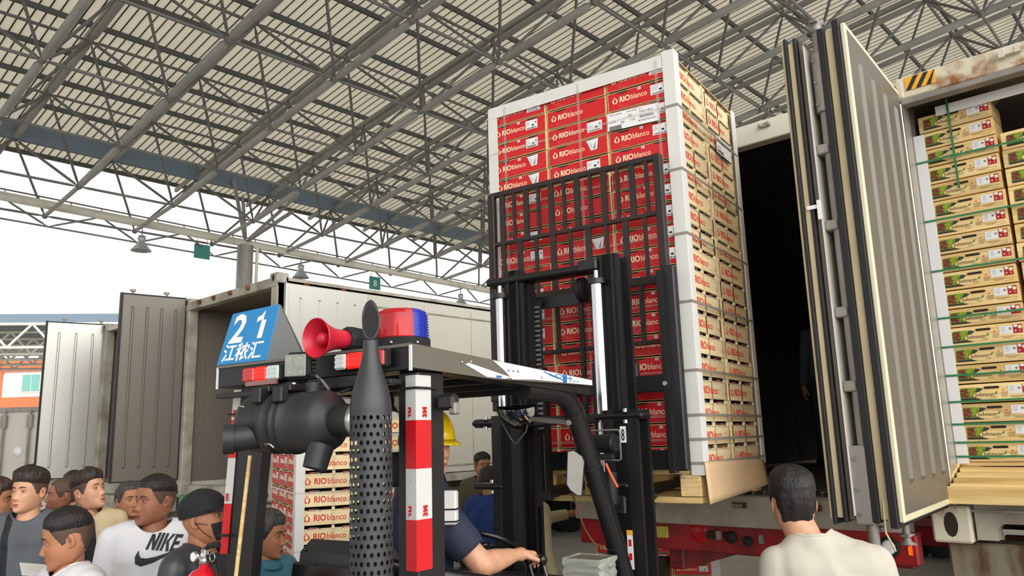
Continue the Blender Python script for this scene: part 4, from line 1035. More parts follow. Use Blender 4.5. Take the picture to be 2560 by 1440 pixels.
for u, s in ((GUR + .002, 1), (GUL - .002, -1)):
    mb = MB()
    vs = [F(u, GV0, gz(GV0)), F(u, GV1, gz(GV1)), F(u, GV1, gz(GV1) - .024), F(u, -1.62, 2.108), F(u, GV0, 2.124)]
    mb.add(vs + [p + Vector((s * .004, 0, 0)) for p in vs], [(0, 1, 2, 3, 4), (9, 8, 7, 6, 5), (0, 5, 6, 1), (1, 6, 7, 2), (2, 7, 8, 3), (3, 8, 9, 4), (4, 9, 5, 0)], M['alumdull'] if s > 0 else BK)
    ps = P(mb, 'side_plate')
    if s > 0:
        w = u + .0055; mb = MB()
        mb.add([F(w, -1.62, gz(-1.62) - .002), F(w, GV1, gz(GV1) - .002), F(w, GV1, gz(GV1) - .023), F(w, -1.35, 2.118), F(w, -1.50, 2.112), F(w, -1.55, 2.142)], [(0, 5, 4, 3, 2, 1)], FILM)
        mb.add([F(w, -1.78, 2.150), F(w, -1.76, 2.156), F(w, -1.5, 2.118), F(w, -1.55, 2.112), F(w, -1.66, 2.114)], [(0, 4, 3, 2, 1)], FILM); fl = P(mb, 'protective_film', ps)
        mb = MB(); w += .0012
        for k in range(3): mb.tube([F(w, -1.28 + .04 * k + .035 * t, 2.152 - .006 * k - .008 * t * (1 if t < 3 else .2)) for t in range(5)], .0016, FB, 5)
        mb.box(F(w, -1.12, 2.132), (.001, .030, .030), FB); mb.box(F(w, -1.585, 2.118), (.001, .03, .008), FB)
        for (vv, tt) in ((-1.53, 'b'), (-1.50, 'a'), (-1.47, 'p'), (-1.08, 'CH'), (-1.05, 'b'), (-1.02, 'a')):
            Mx = Matrix.Translation(F(w, vv + .012, 2.138 if vv < -1.3 else 2.12)) @ Matrix(((0, 0, 1, 0), (0, -1, 0, 0), (1, 0, 0, 0), (0, 0, 0, 1))) 
            text_mb(tt, .022, FB, Mx, mb, depth=.0002)
        P(mb, 'film_print', fl)
        for vv in (-1.80, -1.30, -1.75): mb = MB(); mb.ball(F(w, vv, gz(vv) - .03 if vv != -1.75 else 2.160), .005, M['bolt'], 8, 5); P(mb, 'rivet', ps)
# rear header box
mb = MB(); mb.box(F((GUL + GUR) / 2, GV0 + .05, 2.158), (GUR - GUL, .10, .078), BK, bev=.003); rh = P(mb, 'rear_header')
mb = MB(); mb.box(F((GUL + GUR) / 2, GV0 - .003, 2.196), (GUR - GUL, .004, .010), M['alumdull']); mb.box(F(GUL + .003, GV0 - .003, 2.155), (.008, .005, .08), FILM); mb.box(F(GUR - .003, GV0 - .003, 2.155), (.010, .005, .08), FILM); P(mb, 'bright_edge', rh)
# rear posts with red and white reflective strips
RED2 = mat('reflective_red', SR((206, 24, 34)), .35, var=.08, scale=3); WH2 = mat('reflective_white', SR((206, 206, 204)), .4, var=.04, scale=3)
mb = MB(); mb.beam(F(-.205, -1.93, .55), F(-.2, -1.93, 2.12), .085, .13, BK, up=(0, 1, 0), bev=.006); pr_ = P(mb, 'rear_post')
mb = MB(); mb.box(F(-.115, -1.90, 2.02), (.07, .04, .05), BK, bev=.01); mb.box(F(-.09, -1.90, 2.0), (.03, .03, .04), M['galv'], bev=.006); P(mb, 'latch', pr_)
def lstrip(name, parent, pts, mt, w1, w2, flip=1):
    """folded strip down a post edge: pts=(u,v,z) of the fold line, w1 rear face width, w2 side face width"""
    mb = MB(); n = len(pts)
    vs = []
    for (u, v, z) in pts: vs += [F(u - flip * w1, v - .001, z), F(u, v - .006, z), F(u + .002 * flip, v + w2, z)]
    fs = []
    for i in range(n - 1):
        for c in (0, 1): fs.append((i * 3 + c, i * 3 + c + 1, (i + 1) * 3 + c + 1, (i + 1) * 3 + c))
    mb.add(vs, fs, mt); o = P(mb, name, parent); sm = o.modifiers.new('s', 'SOLIDIFY'); sm.thickness = .003; return o
segs = [(2.105, 1.966, WH2), (1.966, 1.819, RED2), (1.819, 1.669, WH2), (1.669, 1.521, RED2)]
for z1, z0, mt in segs:
    st = lstrip('reflective_strip', pr_, [(-.1585, -2.0, z1), (-.1585, -2.0, z0)], mt, .043, .062)
    if mt is WH2:
        mb = MB()
        for (uu, off) in ((-.175, 0),):
            Mx = Matrix.Translation(F(-.172, -2.006, z0 + .008)) @ Matrix(((0, -1, 0, 0), (0, 0, -1, 0), (1, 0, 0, 0), (0, 0, 0, 1)))
            text_mb('3M', .026, RED2, Mx, mb, bold=.001, depth=.0003)
            Mx = Matrix.Translation(F(-.1515, -1.962, z0 + .008)) @ Matrix(((0, 0, 1, 0), (0, -1, 0, 0), (1, 0, 0, 0), (0, 0, 0, 1)))
            text_mb('3M', .026, RED2, Mx, mb, bold=.001, depth=.0003)
        mb.lathe([(.006, .0), (.006, .001), (.0075, .001), (.0075, 0)], Matrix.Translation(F(-.176, -2.005, z1 - .035)) @ Matrix(((1, 0, 0, 0), (0, 0, -1, 0), (0, 1, 0, 0), (0, 0, 0, 1))), M['greyink'], 14)
        P(mb, 'strip_print', st)
mb = MB(); mb.box(F(-.18, -1.96, 2.065), (.066, .105, .007), BM, bev=.002); P(mb, 'cable_tie', pr_)
# left post, leaning
mb = MB()
vs = []
for (u0, u1, z) in ((-1.12, -.975, .55), (-1.06, -.925, 1.45), (-1.047, -.895, 1.78), (-1.03, -.875, 1.95), (-1.01, -.74, 2.05), (-1.005, -.72, 2.12)):
    for (u, v) in ((u0, -2.0), (u1, -2.0), (u1, -1.96), (u0, -1.96)): vs.append(F(u, v, z))
fs = [(4 * i + k, 4 * i + (k + 1) % 4, 4 * i + 4 + (k + 1) % 4, 4 * i + 4 + k) for i in range(5) for k in range(4)] + [(3, 2, 1, 0), (20, 21, 22, 23)]
mb.add(vs, fs, BK); pl_ = P(mb, 'rear_post')
for z1, z0, mt in [(2.11, 2.0, WH2), (2.0, 1.862, RED2), (1.862, 1.70, WH2), (1.70, 1.524, RED2)]:
    lf = lambda z: -1.010 - (2.11 - z) * .077
    st = lstrip('reflective_strip', pl_, [(lf(z1) - .034, -2.004, z1), (lf(z0) - .034, -2.004, z0)], mt, -.036, .06, 1)
    if mt is WH2:
        mb = MB(); Mx = Matrix.Translation(F(lf(z0) - .008, -2.013, z0 + .008)) @ Matrix(((0, -1, 0, 0), (0, 0, -1, 0), (1, 0, 0, 0), (0, 0, 0, 1)))
        text_mb('3M', .022, RED2, Mx, mb, bold=.001, depth=.0003); P(mb, 'strip_print', st)
for z in (2.02, 1.59): mb = MB(); mb.box(F(-1.02 - (2.1 - z) * .077, -2.01, z), (.055, .03, .006), BM); P(mb, 'cable_tie', pl_)
mb = MB(); mb.lathe([(0, .022), (.012, .022), (.013, .012), (.022, .010), (.022, 0)], Matrix.Translation(F(-.945, -2.0, 2.055)) @ Matrix(((1, 0, 0, 0), (0, 0, -1, 0), (0, 1, 0, 0), (0, 0, 0, 1))), M['bolt'], 8); P(mb, 'post_bolt', pl_)
# front legs (bent tube), with conduits
def leg(u0, s):
    pts = [(u0, -1.35, 2.085), (u0, -1.18, 2.082), (u0, -1.09, 2.075), (u0, -1.02, 2.052), (u0, -.965, 2.0), (u0, -.915, 1.92), (u0, -.835, 1.78), (u0, -.74, 1.61), (u0, -.645, 1.43), (u0, -.56, 1.25), (u0, -.45, 1.0), (u0, -.38, .8)]
    mb = MB(); mb.rings([(F(*p), .037) for p in pts], BK, 14); o = P(mb, 'front_leg')
    mb = MB(); mb.rings([(F(p[0] + .030 * s, p[1] + .01, p[2] + .018), .012) for p in pts[2:]], BG, 8); P(mb, 'conduit', o)
    for i in (4, 6, 8): mb = MB(); a = Vector(pts[i]); b = Vector(pts[i + 1]); d = (b - a).normalized(); mb.cyl(F(*a), F(*(a + d * .008)), .043, None, BM, 14); P(mb, 'cable_tie', o)
    return o
lg = leg(-.19, 1); leg(-1.06, -1)
mb = MB(); mb.box(F(-.205, -.945, 1.955), (.05, .05, .045), M['galv'], bev=.015); mb.cyl(F(-.20, -.975, 1.96), F(-.20, -.99, 1.96), .012, None, M['bolt'], 10); mb.beam(F(-.22, -.94, 1.96), F(-.42, -.95, 1.985), .014, .02, M['galv']); P(mb, 'mirror_clamp', lg)
# 21 sign
SB = M['blue']; SWm = M['label']
sg = thing('number_sign', FK.location, PR); bpy.data.objects.remove(sg)
# A-shaped number sign standing on the roof edge
a0, a1, b1, b0 = F(-1.100, GV0 + .0, 2.205), F(-.832, GV0 + .0, 2.202), F(-.786, GV0 + .085, 2.400), F(-1.040, GV0 + .085, 2.402)
a0, a1 = F(-1.105, GV0 - .005, 2.204), F(-.825, GV0 - .005, 2.202); b0, b1 = F(-1.108, GV0 + .06, 2.408), F(-.838, GV0 + .06, 2.414)
nrm = (a1 - a0).cross(b0 - a0).normalized()
mb = MB(); th = nrm * -.004
mb.add([a0, a1, b1, b0, a0 + th, a1 + th, b1 + th, b0 + th], [(0, 1, 2, 3), (7, 6, 5, 4), (0, 4, 5, 1), (1, 5, 6, 2), (2, 6, 7, 3), (3, 7, 4, 0)], SB)
sn = P(mb, 'number_plate')
ex = (a1 - a0).normalized(); ey = nrm.cross(ex).normalized(); sh_ = (b0 - a0).dot(ex) / (b0 - a0).dot(ey)
ST = Matrix((ex, ey, nrm)).transposed().to_4x4(); ST.translation = a0 + nrm * .001
SHM = Matrix.Identity(4); SHM[0][1] = sh_
mb = MB(); text_mb('2', .165, SWm, ST @ SHM @ Matrix.Translation((.028, .088, 0)), mb, bold=.004, sx=1.0, depth=.0006); mb.prism([(.212, .092), (.238, .092), (.238, .204), (.216, .204), (.205, .188), (.184, .180), (.184, .160), (.212, .168)], .0008, ST @ SHM @ Matrix.Translation((-.018, 0, 0)), SWm)
P(mb, 'numerals', sn)
mb = MB(); text_mb('江秾汇', .076, SWm, ST @ SHM @ Matrix.Translation((.018, .017, 0)), mb, bold=.0011, depth=.0006); P(mb, 'characters', sn)
mb = MB(); c0 = F(-.765, GV0 + .14, 2.19); c1 = F(-1.06, GV0 + .14, 2.19); q = nrm * -.006
mb.add([b1 + q, b0 + q, c1, c0, b1 + q * 1.6, b0 + q * 1.6, c1 + q, c0 + q], [(0, 1, 2, 3), (7, 6, 5, 4), (0, 3, 7, 4), (1, 5, 6, 2)], M['steel_dark']); P(mb, 'sign_back', sn)
# side gusset seen as a dark triangle
mb = MB(); mb.add([a1 - nrm * .004, b1 - nrm * .004, F(-.765, GV0 + .13, 2.197)], [(0, 2, 1)], M['steel_dark']); P(mb, 'sign_gusset', sn)
# tail lamps
def tail(u0, u1, v, z, order):
    mb = MB(); w = u1 - u0; mb.box(F((u0 + u1) / 2, v, z), (w + .006, .03, .058), BM, bev=.006); t = P(mb, 'tail_lamp')
    RL = mat('lamp_red_glow', SR((255, 30, 20)), .3, emit=SR((255, 20, 10)), estr=3.0); RD = mat('lamp_red_lens', SR((200, 60, 60)), .25); WL = mat('lamp_white_lens', SR((205, 215, 215)), .15)
    x = u0
    for k, (fr, mt) in enumerate(order):
        m_ = {'g': RL, 'r': RD, 'w': WL}[mt]; mb = MB(); ww = w * fr; mb.box(F(x + ww / 2, v - .017, z), (ww - .002, .012, .05), m_, bev=.006)
        for a in range(max(2, int(ww / .014))):
            for b in range(3): mb.ball(F(x + .008 + a * .014, v - .023, z - .015 + b * .015), .0055, m_, 8, 4, (1, .25, 1))
        P(mb, 'lens', t); x += ww
    return t
tail(-.905, -.712, GV0 - .02, 2.150, ((.33, 'r'), (.33, 'g'), (.34, 'w')))
tail(-.440, -.222, GV0 - .02, 2.160, ((.24, 'w'), (.38, 'g'), (.38, 'r')))
# square work lamp
mb = MB(); c = Vector((0, 0, 0)); WC = F(-.567, -2.13, 2.155); mb.box(c, (.105, .05, .105), BM, bev=.02); wlp = P(mb, 'work_lamp')
for k in range(6): mb = MB(); mb.box(c + Vector((0, .032 + k * .004, -.04 + k * .016)), (.10, .02, .005), BM); P(mb, 'cooling_fin', wlp)
mb = MB(); mb.box(c + Vector((0, -.024, 0)), (.084, .008, .084), mat('lamp_lens_grey', SR((150, 152, 146)), .15, var=.2, scale=40), bev=.012)
for a in (-1, 1):
    for b in (-1, 1): mb.ball(c + Vector((a * .022, -.028, b * .026)), .0045, M['alum'], 8, 5, (1, .3, 1))
P(mb, 'lens', wlp)
mb = MB(); mb.beam(c + Vector((0, .03, -.05)), c + Vector((0, .06, -.10)), .05, .008, BM); P(mb, 'bracket', wlp); wlp.location = WC + Vector((.012, 0, 0)); wlp.rotation_euler = (0, 0, radians(24)); wlp.scale = (.86, .86, .86)
# horn
HR = mat('horn_red', SR((206, 40, 62)), .35); hc = F(-.478, -2.125, 2.240); hd = Vector((.02, .99, .04)).normalized()
HRT = hd.to_track_quat('Z', 'Y').to_matrix().to_4x4() @ Matrix.Diagonal((.80, .80, 1.0, 1)); HRT.translation = hc
mb = MB(); mb.lathe([(.080, -.002), (.083, 0), (.080, .004), (.060, .035), (.046, .07), (.041, .105), (.041, .13), (.035, .13), (.035, .10), (.040, .068), (.054, .035), (.076, .003), (.080, -.002)], HRT, HR, 32); hn = P(mb, 'horn_bell')
mb = MB(); mb.lathe([(0, .010), (.012, .010), (.024, .018), (.026, .03), (.024, .06), (.018, .09), (0, .1)], HRT, HR, 20); P(mb, 'horn_core', hn)
mb = MB(); prof = [(0, .195), (.045, .195), (.055, .185), (.058, .16), (.056, .135), (.048, .125), (0, .125)]; mb.lathe(prof, HRT, BM, 12, smooth=False); P(mb, 'horn_driver', hn)
mb = MB(); mb.box(F(-.475, -1.98, 2.213), (.04, .03, .04), BM, bev=.006); P(mb, 'bracket', hn)
# beacon
bc = F(-.345, -1.86, 2.195); BR_ = mat('beacon_red', SR((186, 14, 28)), .12, alpha=.86); BB = mat('beacon_blue', SR((20, 48, 176)), .12, alpha=.86)
mb = MB(); mb.lathe([(0, 0), (.108, 0), (.108, .010), (.098, .014), (.098, .048), (.092, .05), (0, .05)], Matrix.Translation(bc), BM, 32); bs = P(mb, 'beacon_base')
prof = [(.090, .05)]
for k in range(9): prof += [(.095 - .0006 * k, .054 + k * .0095), (.087 - .0006 * k, .059 + k * .0095)]
prof += [(.084, .142), (.070, .150), (0, .152)]
splits = atan2(-1, .62)
for m_, a_, b_, nm in ((BR_, radians(-22), radians(-22) - pi, 'red_lens'), (BB, radians(-22), radians(-22) + pi, 'blue_lens')):
    mb = MB(); mb.lathe(prof, Matrix.Translation(bc), m_, 24, a0=a_, a1=b_); P(mb, nm, bs)
mb = MB(); mb.cyl(bc + Vector((0, 0, .05)), bc + Vector((0, 0, .13)), .03, None, mat('bulb_glow', SR((255, 90, 80)), .3, emit=SR((255, 60, 50)), estr=2.0), 12); P(mb, 'bulb', bs)
for a in (-2.2, -1.2, -.3): mb = MB(); mb.ball(bc + Vector((.1 * cos(a), .1 * sin(a), .03)), .006, M['bolt'], 8, 5); P(mb, 'screw', bs)
mb = MB(); mb.tube([bc + Vector((-.1, -.03, .01)), bc + Vector((-.14, -.08, .025)), bc + Vector((-.18, -.12, .0)), bc + Vector((-.19, -.17, -.03))], .003, BM); P(mb, 'wire', bs)
# crossbar under the header, cables
mb = MB(); mb.box(F(-.62, -2.06, 2.085), (.86, .05, .018), BK, bev=.003); mb.box(F(-.60, -2.0, 2.09), (.5, .12, .05), BK); P(mb, 'accessory_bar')
mb = MB(); mb.box(F(-.80, -2.08, 2.118), (.16, .012, .016), mat('dull_rose', SR((150, 110, 110)), .6)); P(mb, 'rose_strip')
for k, pts in enumerate((((-.50, -2.10, 2.12), (-.46, -2.11, 2.10), (-.42, -2.12, 2.07)), ((-.48, -2.08, 2.16), (-.47, -2.12, 2.09), (-.43, -2.10, 2.03)), ((-.40, -2.1, 2.03), (-.35, -2.06, 2.01), (-.30, -2.05, 2.03), (-.27, -2.04, 2.08)), ((-.39, -2.1, 2.06), (-.34, -2.04, 2.09), (-.30, -2.0, 2.11)))):
    mb = MB(); mb.tube([F(*p) for p in pts], .005 if k != 1 else .0035, BM if k != 0 else M['steel'], 6); P(mb, 'cable')
# air cleaner (horizontal canister)
AC = F(-.50, -2.17, 1.972); ax = Vector((1, .10, -.012)).normalized(); R_ = ax.to_track_quat('Z', 'Y').to_matrix().to_4x4(); R_.translation = AC
AM = mat('air_cleaner_plastic', SR((40, 41, 43)), .5, bump=.05)
prof = [(0, -.205), (.070, -.205), (.088, -.190), (.092, -.17), (.092, -.10), (.098, -.095), (.098, -.07), (.092, -.065), (.093, -.04), (.099, -.037), (.099, -.030), (.093, -.027), (.094, -.01), (.100, -.007), (.100, 0), (.094, .003), (.095, .07), (.098, .08), (.095, .115), (.085, .135), (.060, .150), (.056, .155), (0, .155)]
mb = MB(); mb.lathe(prof, R_, AM, 36); ac = P(mb, 'air_cleaner')
mb = MB(); mb.lathe([(.045, .15), (.048, .155), (.048, .21), (.050, .215), (.050, .235), (.047, .24), (.047, .29)], R_, AM, 24); P(mb, 'outlet_neck', ac)
mb = MB(); mb.lathe([(.050, .225), (.053, .228), (.053, .243), (.050, .246)], R_, M['bolt'], 24); P(mb, 'hose_clamp', ac)
mb = MB(); mb.cyl(F(-.62, -2.23, 1.935), F(-.665, -2.30, 1.925), .042, .040, AM, 20); mb.cyl(F(-.655, -2.29, 1.926), F(-.675, -2.315, 1.925), .046, .046, AM, 20); P(mb, 'inlet_cap', ac)
mb = MB(); mb.cyl(F(-.375, -2.19, 1.90), F(-.38, -2.21, 1.83), .040, .036, AM, 20); P(mb, 'dust_valve', ac)
for t in (-.09, .0):
    mb = MB(); mb.box(AC + ax * t + Vector((0, -.01, .105)), (.05, .10, .022), BK, bev=.004); mb.box(AC + ax * t + Vector((0, -.075, .085)), (.045, .03, .05), BK, bev=.004); P(mb, 'mounting_strap', ac)
for q in ((-.665, -2.255, 2.02), (-.53, -2.255, 1.90)): 
    mb = MB(); mb.tube([F(q[0] - .015, q[1], q[2]), F(q[0] - .01, q[1] - .01, q[2] + .008), F(q[0] + .012, q[1] - .008, q[2] + .006), F(q[0] + .018, q[1], q[2] - .004)], .003, M['bolt'], 6); P(mb, 'clip', ac)
mb = MB(); mb.cyl(F(-.56, -2.14, 2.085), F(-.56, -2.14, 2.10), .008, None, M['bolt'], 8); P(mb, 'bolt', ac)
mb = MB(); c = F(-.425, -2.18, 2.045); mb.cyl(c - Vector((0, 0, .05)), c + Vector((0, 0, .045)), .023, None, AM, 16); ri = P(mb, 'restriction_gauge', ac)
mb = MB(); mb.cyl(c - Vector((0, 0, .008)), c + Vector((0, 0, .008)), .0238, None, M['yellow'], 16); P(mb, 'yellow_window', ri)
# exhaust stack with perforated guard
EX = F(-.185, -2.17, 0); tx = .02
def exz(z): return EX + Vector((-.012 * (z - 1.6), 0, z))
GM = mat('guard_grey', SR((66, 67, 70)), .45, .4); HOLE = mat('guard_hole_dark', SR((22, 22, 24)), .8)
r_g = .061; na, dz_ = 20, .0235
# real holes: each cell is a square with an octagonal opening
mb = MB(); z0_, z1_ = .95, 1.985; rows = int((z1_ - z0_) / dz_)
for r in range(rows):
    for a in range(na):
        da = 2 * pi / na; ac_ = (a + (.5 if r % 2 else 0)) * da; zc = z0_ + (r + .5) * dz_; b = len(mb.v)
        vs = []; corners = [(-.5, -.5), (0, -.5), (.5, -.5), (.5, 0), (.5, .5), (0, .5), (-.5, .5), (-.5, 0)]
        for (p_, q_) in corners: vs.append((ac_ + p_ * da, zc + q_ * dz_))
        for k in range(8):
            t = -3 * pi / 4 + k * pi / 4; vs.append((ac_ + .27 * da * cos(t), zc + .30 * dz_ * sin(t)))
        vs = [exz(z) + Vector((r_g * cos(t), r_g * sin(t), 0)) for t, z in vs]
        mb.add(vs, [(k, (k + 1) % 8, 8 + (k + 1) % 8, 8 + k) for k in range(8)], GM, True)
mb.lathe([(r_g, 0), (r_g, .018)], Matrix.Translation(exz(1.982)), GM, 32)
eg_ = P(mb, 'perforated_guard')
mb = MB(); mb.rings([(exz(.9), .034), (exz(2.0), .034)], HOLE, 20); P(mb, 'inner_pipe', eg_)
mb = MB(); mb.rings([(exz(1.995), .061), (exz(2.02), .0595), (exz(2.05), .054), (exz(2.08), .045), (exz(2.11), .036), (exz(2.14), .028), (exz(2.17), .0235), (exz(2.205), .022)], GM, 28, caps=False); tp = P(mb, 'tail_pipe', None)
# slanted outlet
mb = MB(); n = 28; vs = []; c0 = exz(2.20); LD = Vector((.70, -.72, 0))
def mouth(q, x, y, t): return c0 + Vector((x * q, y * q, .062 - .062 * (Vector((x, y, 0)).dot(LD) / .026) * q + t))
for k in range(n):
    t = 2 * pi * k / n; vs.append(c0 + Vector((.022 * cos(t), .022 * sin(t), 0)))
for k in range(n):
    t = 2 * pi * k / n; vs.append(mouth(1, .026 * cos(t), .026 * sin(t), .004))
mb.add(vs, [(k, (k + 1) % n, n + (k + 1) % n, n + k) for k in range(n)], GM, True)
o = P(mb, 'slant_outlet', tp); sm = o.modifiers.new('s', 'SOLIDIFY'); sm.thickness = .003
mb = MB(); mb.add([mouth(1, .0235 * cos(2 * pi * k / n), .0235 * sin(2 * pi * k / n), -.001) for k in range(n)], [list(range(n))], HOLE); P(mb, 'outlet_mouth', tp)
# small fan behind the rear post
fc = F(-.265, -1.90, 2.0)
FG = mat('fan_teal', SR((60, 150, 140)), .4, alpha=.9); FBm = mat('fan_cream', SR((196, 188, 160)), .5)
mb = MB(); mb.box(fc + Vector((-.015, -.03, .035)), (.065, .05, .075), FBm, bev=.02); mb.cyl(fc + Vector((-.02, -.02, .0)), fc + Vector((-.01, 0, -.04)), .02, .03, FBm, 14); fn = P(mb, 'fan_motor')
for k in range(4): mb = MB(); mb.box(fc + Vector((-.030 + .009 * k, -.057, .055)), (.004, .003, .018), M['ink']); P(mb, 'vent_slot', fn)
fcc = fc + Vector((.0, .03, -.07)); fr = Matrix.Translation(fcc) @ Matrix.Rotation(radians(60), 4, 'X')
for k in range(3):
    mb = MB(); a = k * 2 * pi / 3 + .4
    pts = [(.012 * cos(a), .012 * sin(a)), (.03 * cos(a - .5), .03 * sin(a - .5)), (.062 * cos(a - .35), .062 * sin(a - .35)), (.07 * cos(a + .15), .07 * sin(a + .15)), (.055 * cos(a + .5), .055 * sin(a + .5)), (.025 * cos(a + .6), .025 * sin(a + .6))]
    mb.prism(pts, .003, fr, FG); P(mb, 'fan_blade', fn)
mb = MB()
for q in range(14):
    a = q * 2 * pi / 14; mb.tube([fr @ Vector((.01 * cos(a), .01 * sin(a), .03)), fr @ Vector((.05 * cos(a), .05 * sin(a), .028)), fr @ Vector((.078 * cos(a), .078 * sin(a), .005)), fr @ Vector((.07 * cos(a), .07 * sin(a), -.025))], .0012, BM, 4)
for rr, zz in ((.03, .03), (.055, .026), (.078, .005)):
    mb.tube([fr @ Vector((rr * cos(q * pi / 10), rr * sin(q * pi / 10), zz)) for q in range(21)], .0014, BM, 4)
P(mb, 'fan_cage', fn)
# dark headrest-like muff
mb = MB(); mb.ball(F(-.30, -1.93, 1.815), .065, BM, 20, 12, (1.2, .6, .85)); P(mb, 'black_hose_muff')
# --- body below the guard
mb = MB(); prof = [(-2.30, .35), (-2.30, .95), (-2.18, 1.12), (-1.90, 1.16), (-1.90, .25), (-2.2, .25)]
n = len(prof); vs = [F(-1.14, v, z) for v, z in prof] + [F(-.12, v, z) for v, z in prof]
mb.add(vs, [(i, (i + 1) % n, n + (i + 1) % n, n + i) for i in range(n)] + [list(range(n))[::-1], list(range(n, 2 * n))], BK); P(mb, 'counterweight')
mb = MB(); mb.box(F(-.63, -1.55, .95), (.80, .80, .42), BK, bev=.05); P(mb, 'engine_hood')
mb = MB(); mb.box(F(-.63, -1.20, .55), (1.02, 1.5, .34), BK, bev=.03); P(mb, 'chassis')
mb = MB(); mb.box(F(-.63, -.72, .98), (.95, .14, .62), BK, bev=.03); P(mb, 'dash_cowl')
for (u, v, r, w) in ((-1.05, -.62, .33, .24), (-.21, -.62, .33, .24), (-1.0, -2.0, .27, .18), (-.26, -2.0, .27, .18)):
    Rw = Matrix.Translation(F(u, v, r)) @ Matrix.Rotation(pi / 2, 4, 'Y')
    mb = MB(); mb.lathe([(r * .5, -w / 2), (r * .92, -w / 2), (r, -w / 3), (r, w / 3), (r * .92, w / 2), (r * .5, w / 2)], Rw, M['tyre'], 28); wh = P(mb, 'wheel')
    mb = MB(); mb.lathe([(0, -w * .3), (r * .5, -w * .42), (r * .52, w * .42), (0, w * .3)], Rw, M['yellow'], 20); P(mb, 'rim', wh)
# seat
mb = MB()
mb.box(F(-.64, -1.56, 1.18), (.46, .46, .11), BM, bev=.04); st_ = P(mb, 'seat')
SV = mat('seat_vinyl', SR((46, 46, 48)), .5, bump=.04)
mb = MB()
for k in range(1): pass
R__ = Matrix.Rotation(radians(-8), 3, 'X')
mb.box(F(-.67, -1.80, 1.38), (.46, .12, .36), SV, R__, bev=.045); sbk = P(mb, 'seat_back', st_)
mb = MB(); mb.box(F(-.67, -1.865, 1.44), (.40, .02, .10), BG, R__, bev=.01); P(mb, 'back_recess', sbk)
mb = MB(); mb.ball(F(-.80, -1.865, 1.535), .008, BG, 8, 6); P(mb, 'button', sbk)
mb = MB(); mb.rings([(F(-.47, -1.84, 1.50), .026), (F(-.40, -1.75, 1.47), .032), (F(-.30, -1.6, 1.42), .036), (F(-.22, -1.45, 1.38), .032)], BG, 12); P(mb, 'hip_restraint', st_)
# steering column and wheel
wc = F(-.60, -1.06, 1.475)
mb = MB(); wr_ = Matrix.Translation(wc) @ Matrix.Rotation(radians(-24), 4, 'X'); vs = []; nn, mm = 32, 8
for i in range(nn):
    for k in range(mm):
        a = 2 * pi * i / nn; b = 2 * pi * k / mm; vs.append(wr_ @ Vector(((.135 + .012 * cos(b)) * cos(a), (.135 + .012 * cos(b)) * sin(a), .012 * sin(b))))
mb.add(vs, [(i * mm + k, ((i + 1) % nn) * mm + k, ((i + 1) % nn) * mm + (k + 1) % mm, i * mm + (k + 1) % mm) for i in range(nn) for k in range(mm)], BG, True)
sw = P(mb, 'steering_wheel')
mb = MB()
for a in (.5, 2.6, 4.7): mb.beam(wr_ @ Vector((0, 0, -.02)), wr_ @ Vector((.13 * cos(a), .13 * sin(a), 0)), .02, .008, BG)
mb.ball(wr_ @ Vector((0, 0, -.015)), .03, BG, 14, 8, (1, 1, .6)); P(mb, 'wheel_spokes', sw)
mb = MB(); mb.cyl(wr_ @ Vector((0, 0, -.02)), F(-.60, -.86, 1.15), .03, .045, BM, 14); P(mb, 'steering_column')
mb = MB(); mb.cyl(wr_ @ Vector((-.11, .05, .01)), wr_ @ Vector((-.11, .05, .05)), .014, .018, BG, 12); P(mb, 'spinner_knob', sw)
for k in range(2):
    u = -.44 + .07 * k; mb = MB(); mb.cyl(F(u + .02, -.88, 1.15), F(u, -.96, 1.385), .007, None, M['chrome'], 8); lv = P(mb, 'lever')
    mb = MB(); mb.ball(F(u, -.965, 1.40), .021, BG, 14, 10, (1, 1, 1.15)); P(mb, 'knob', lv)
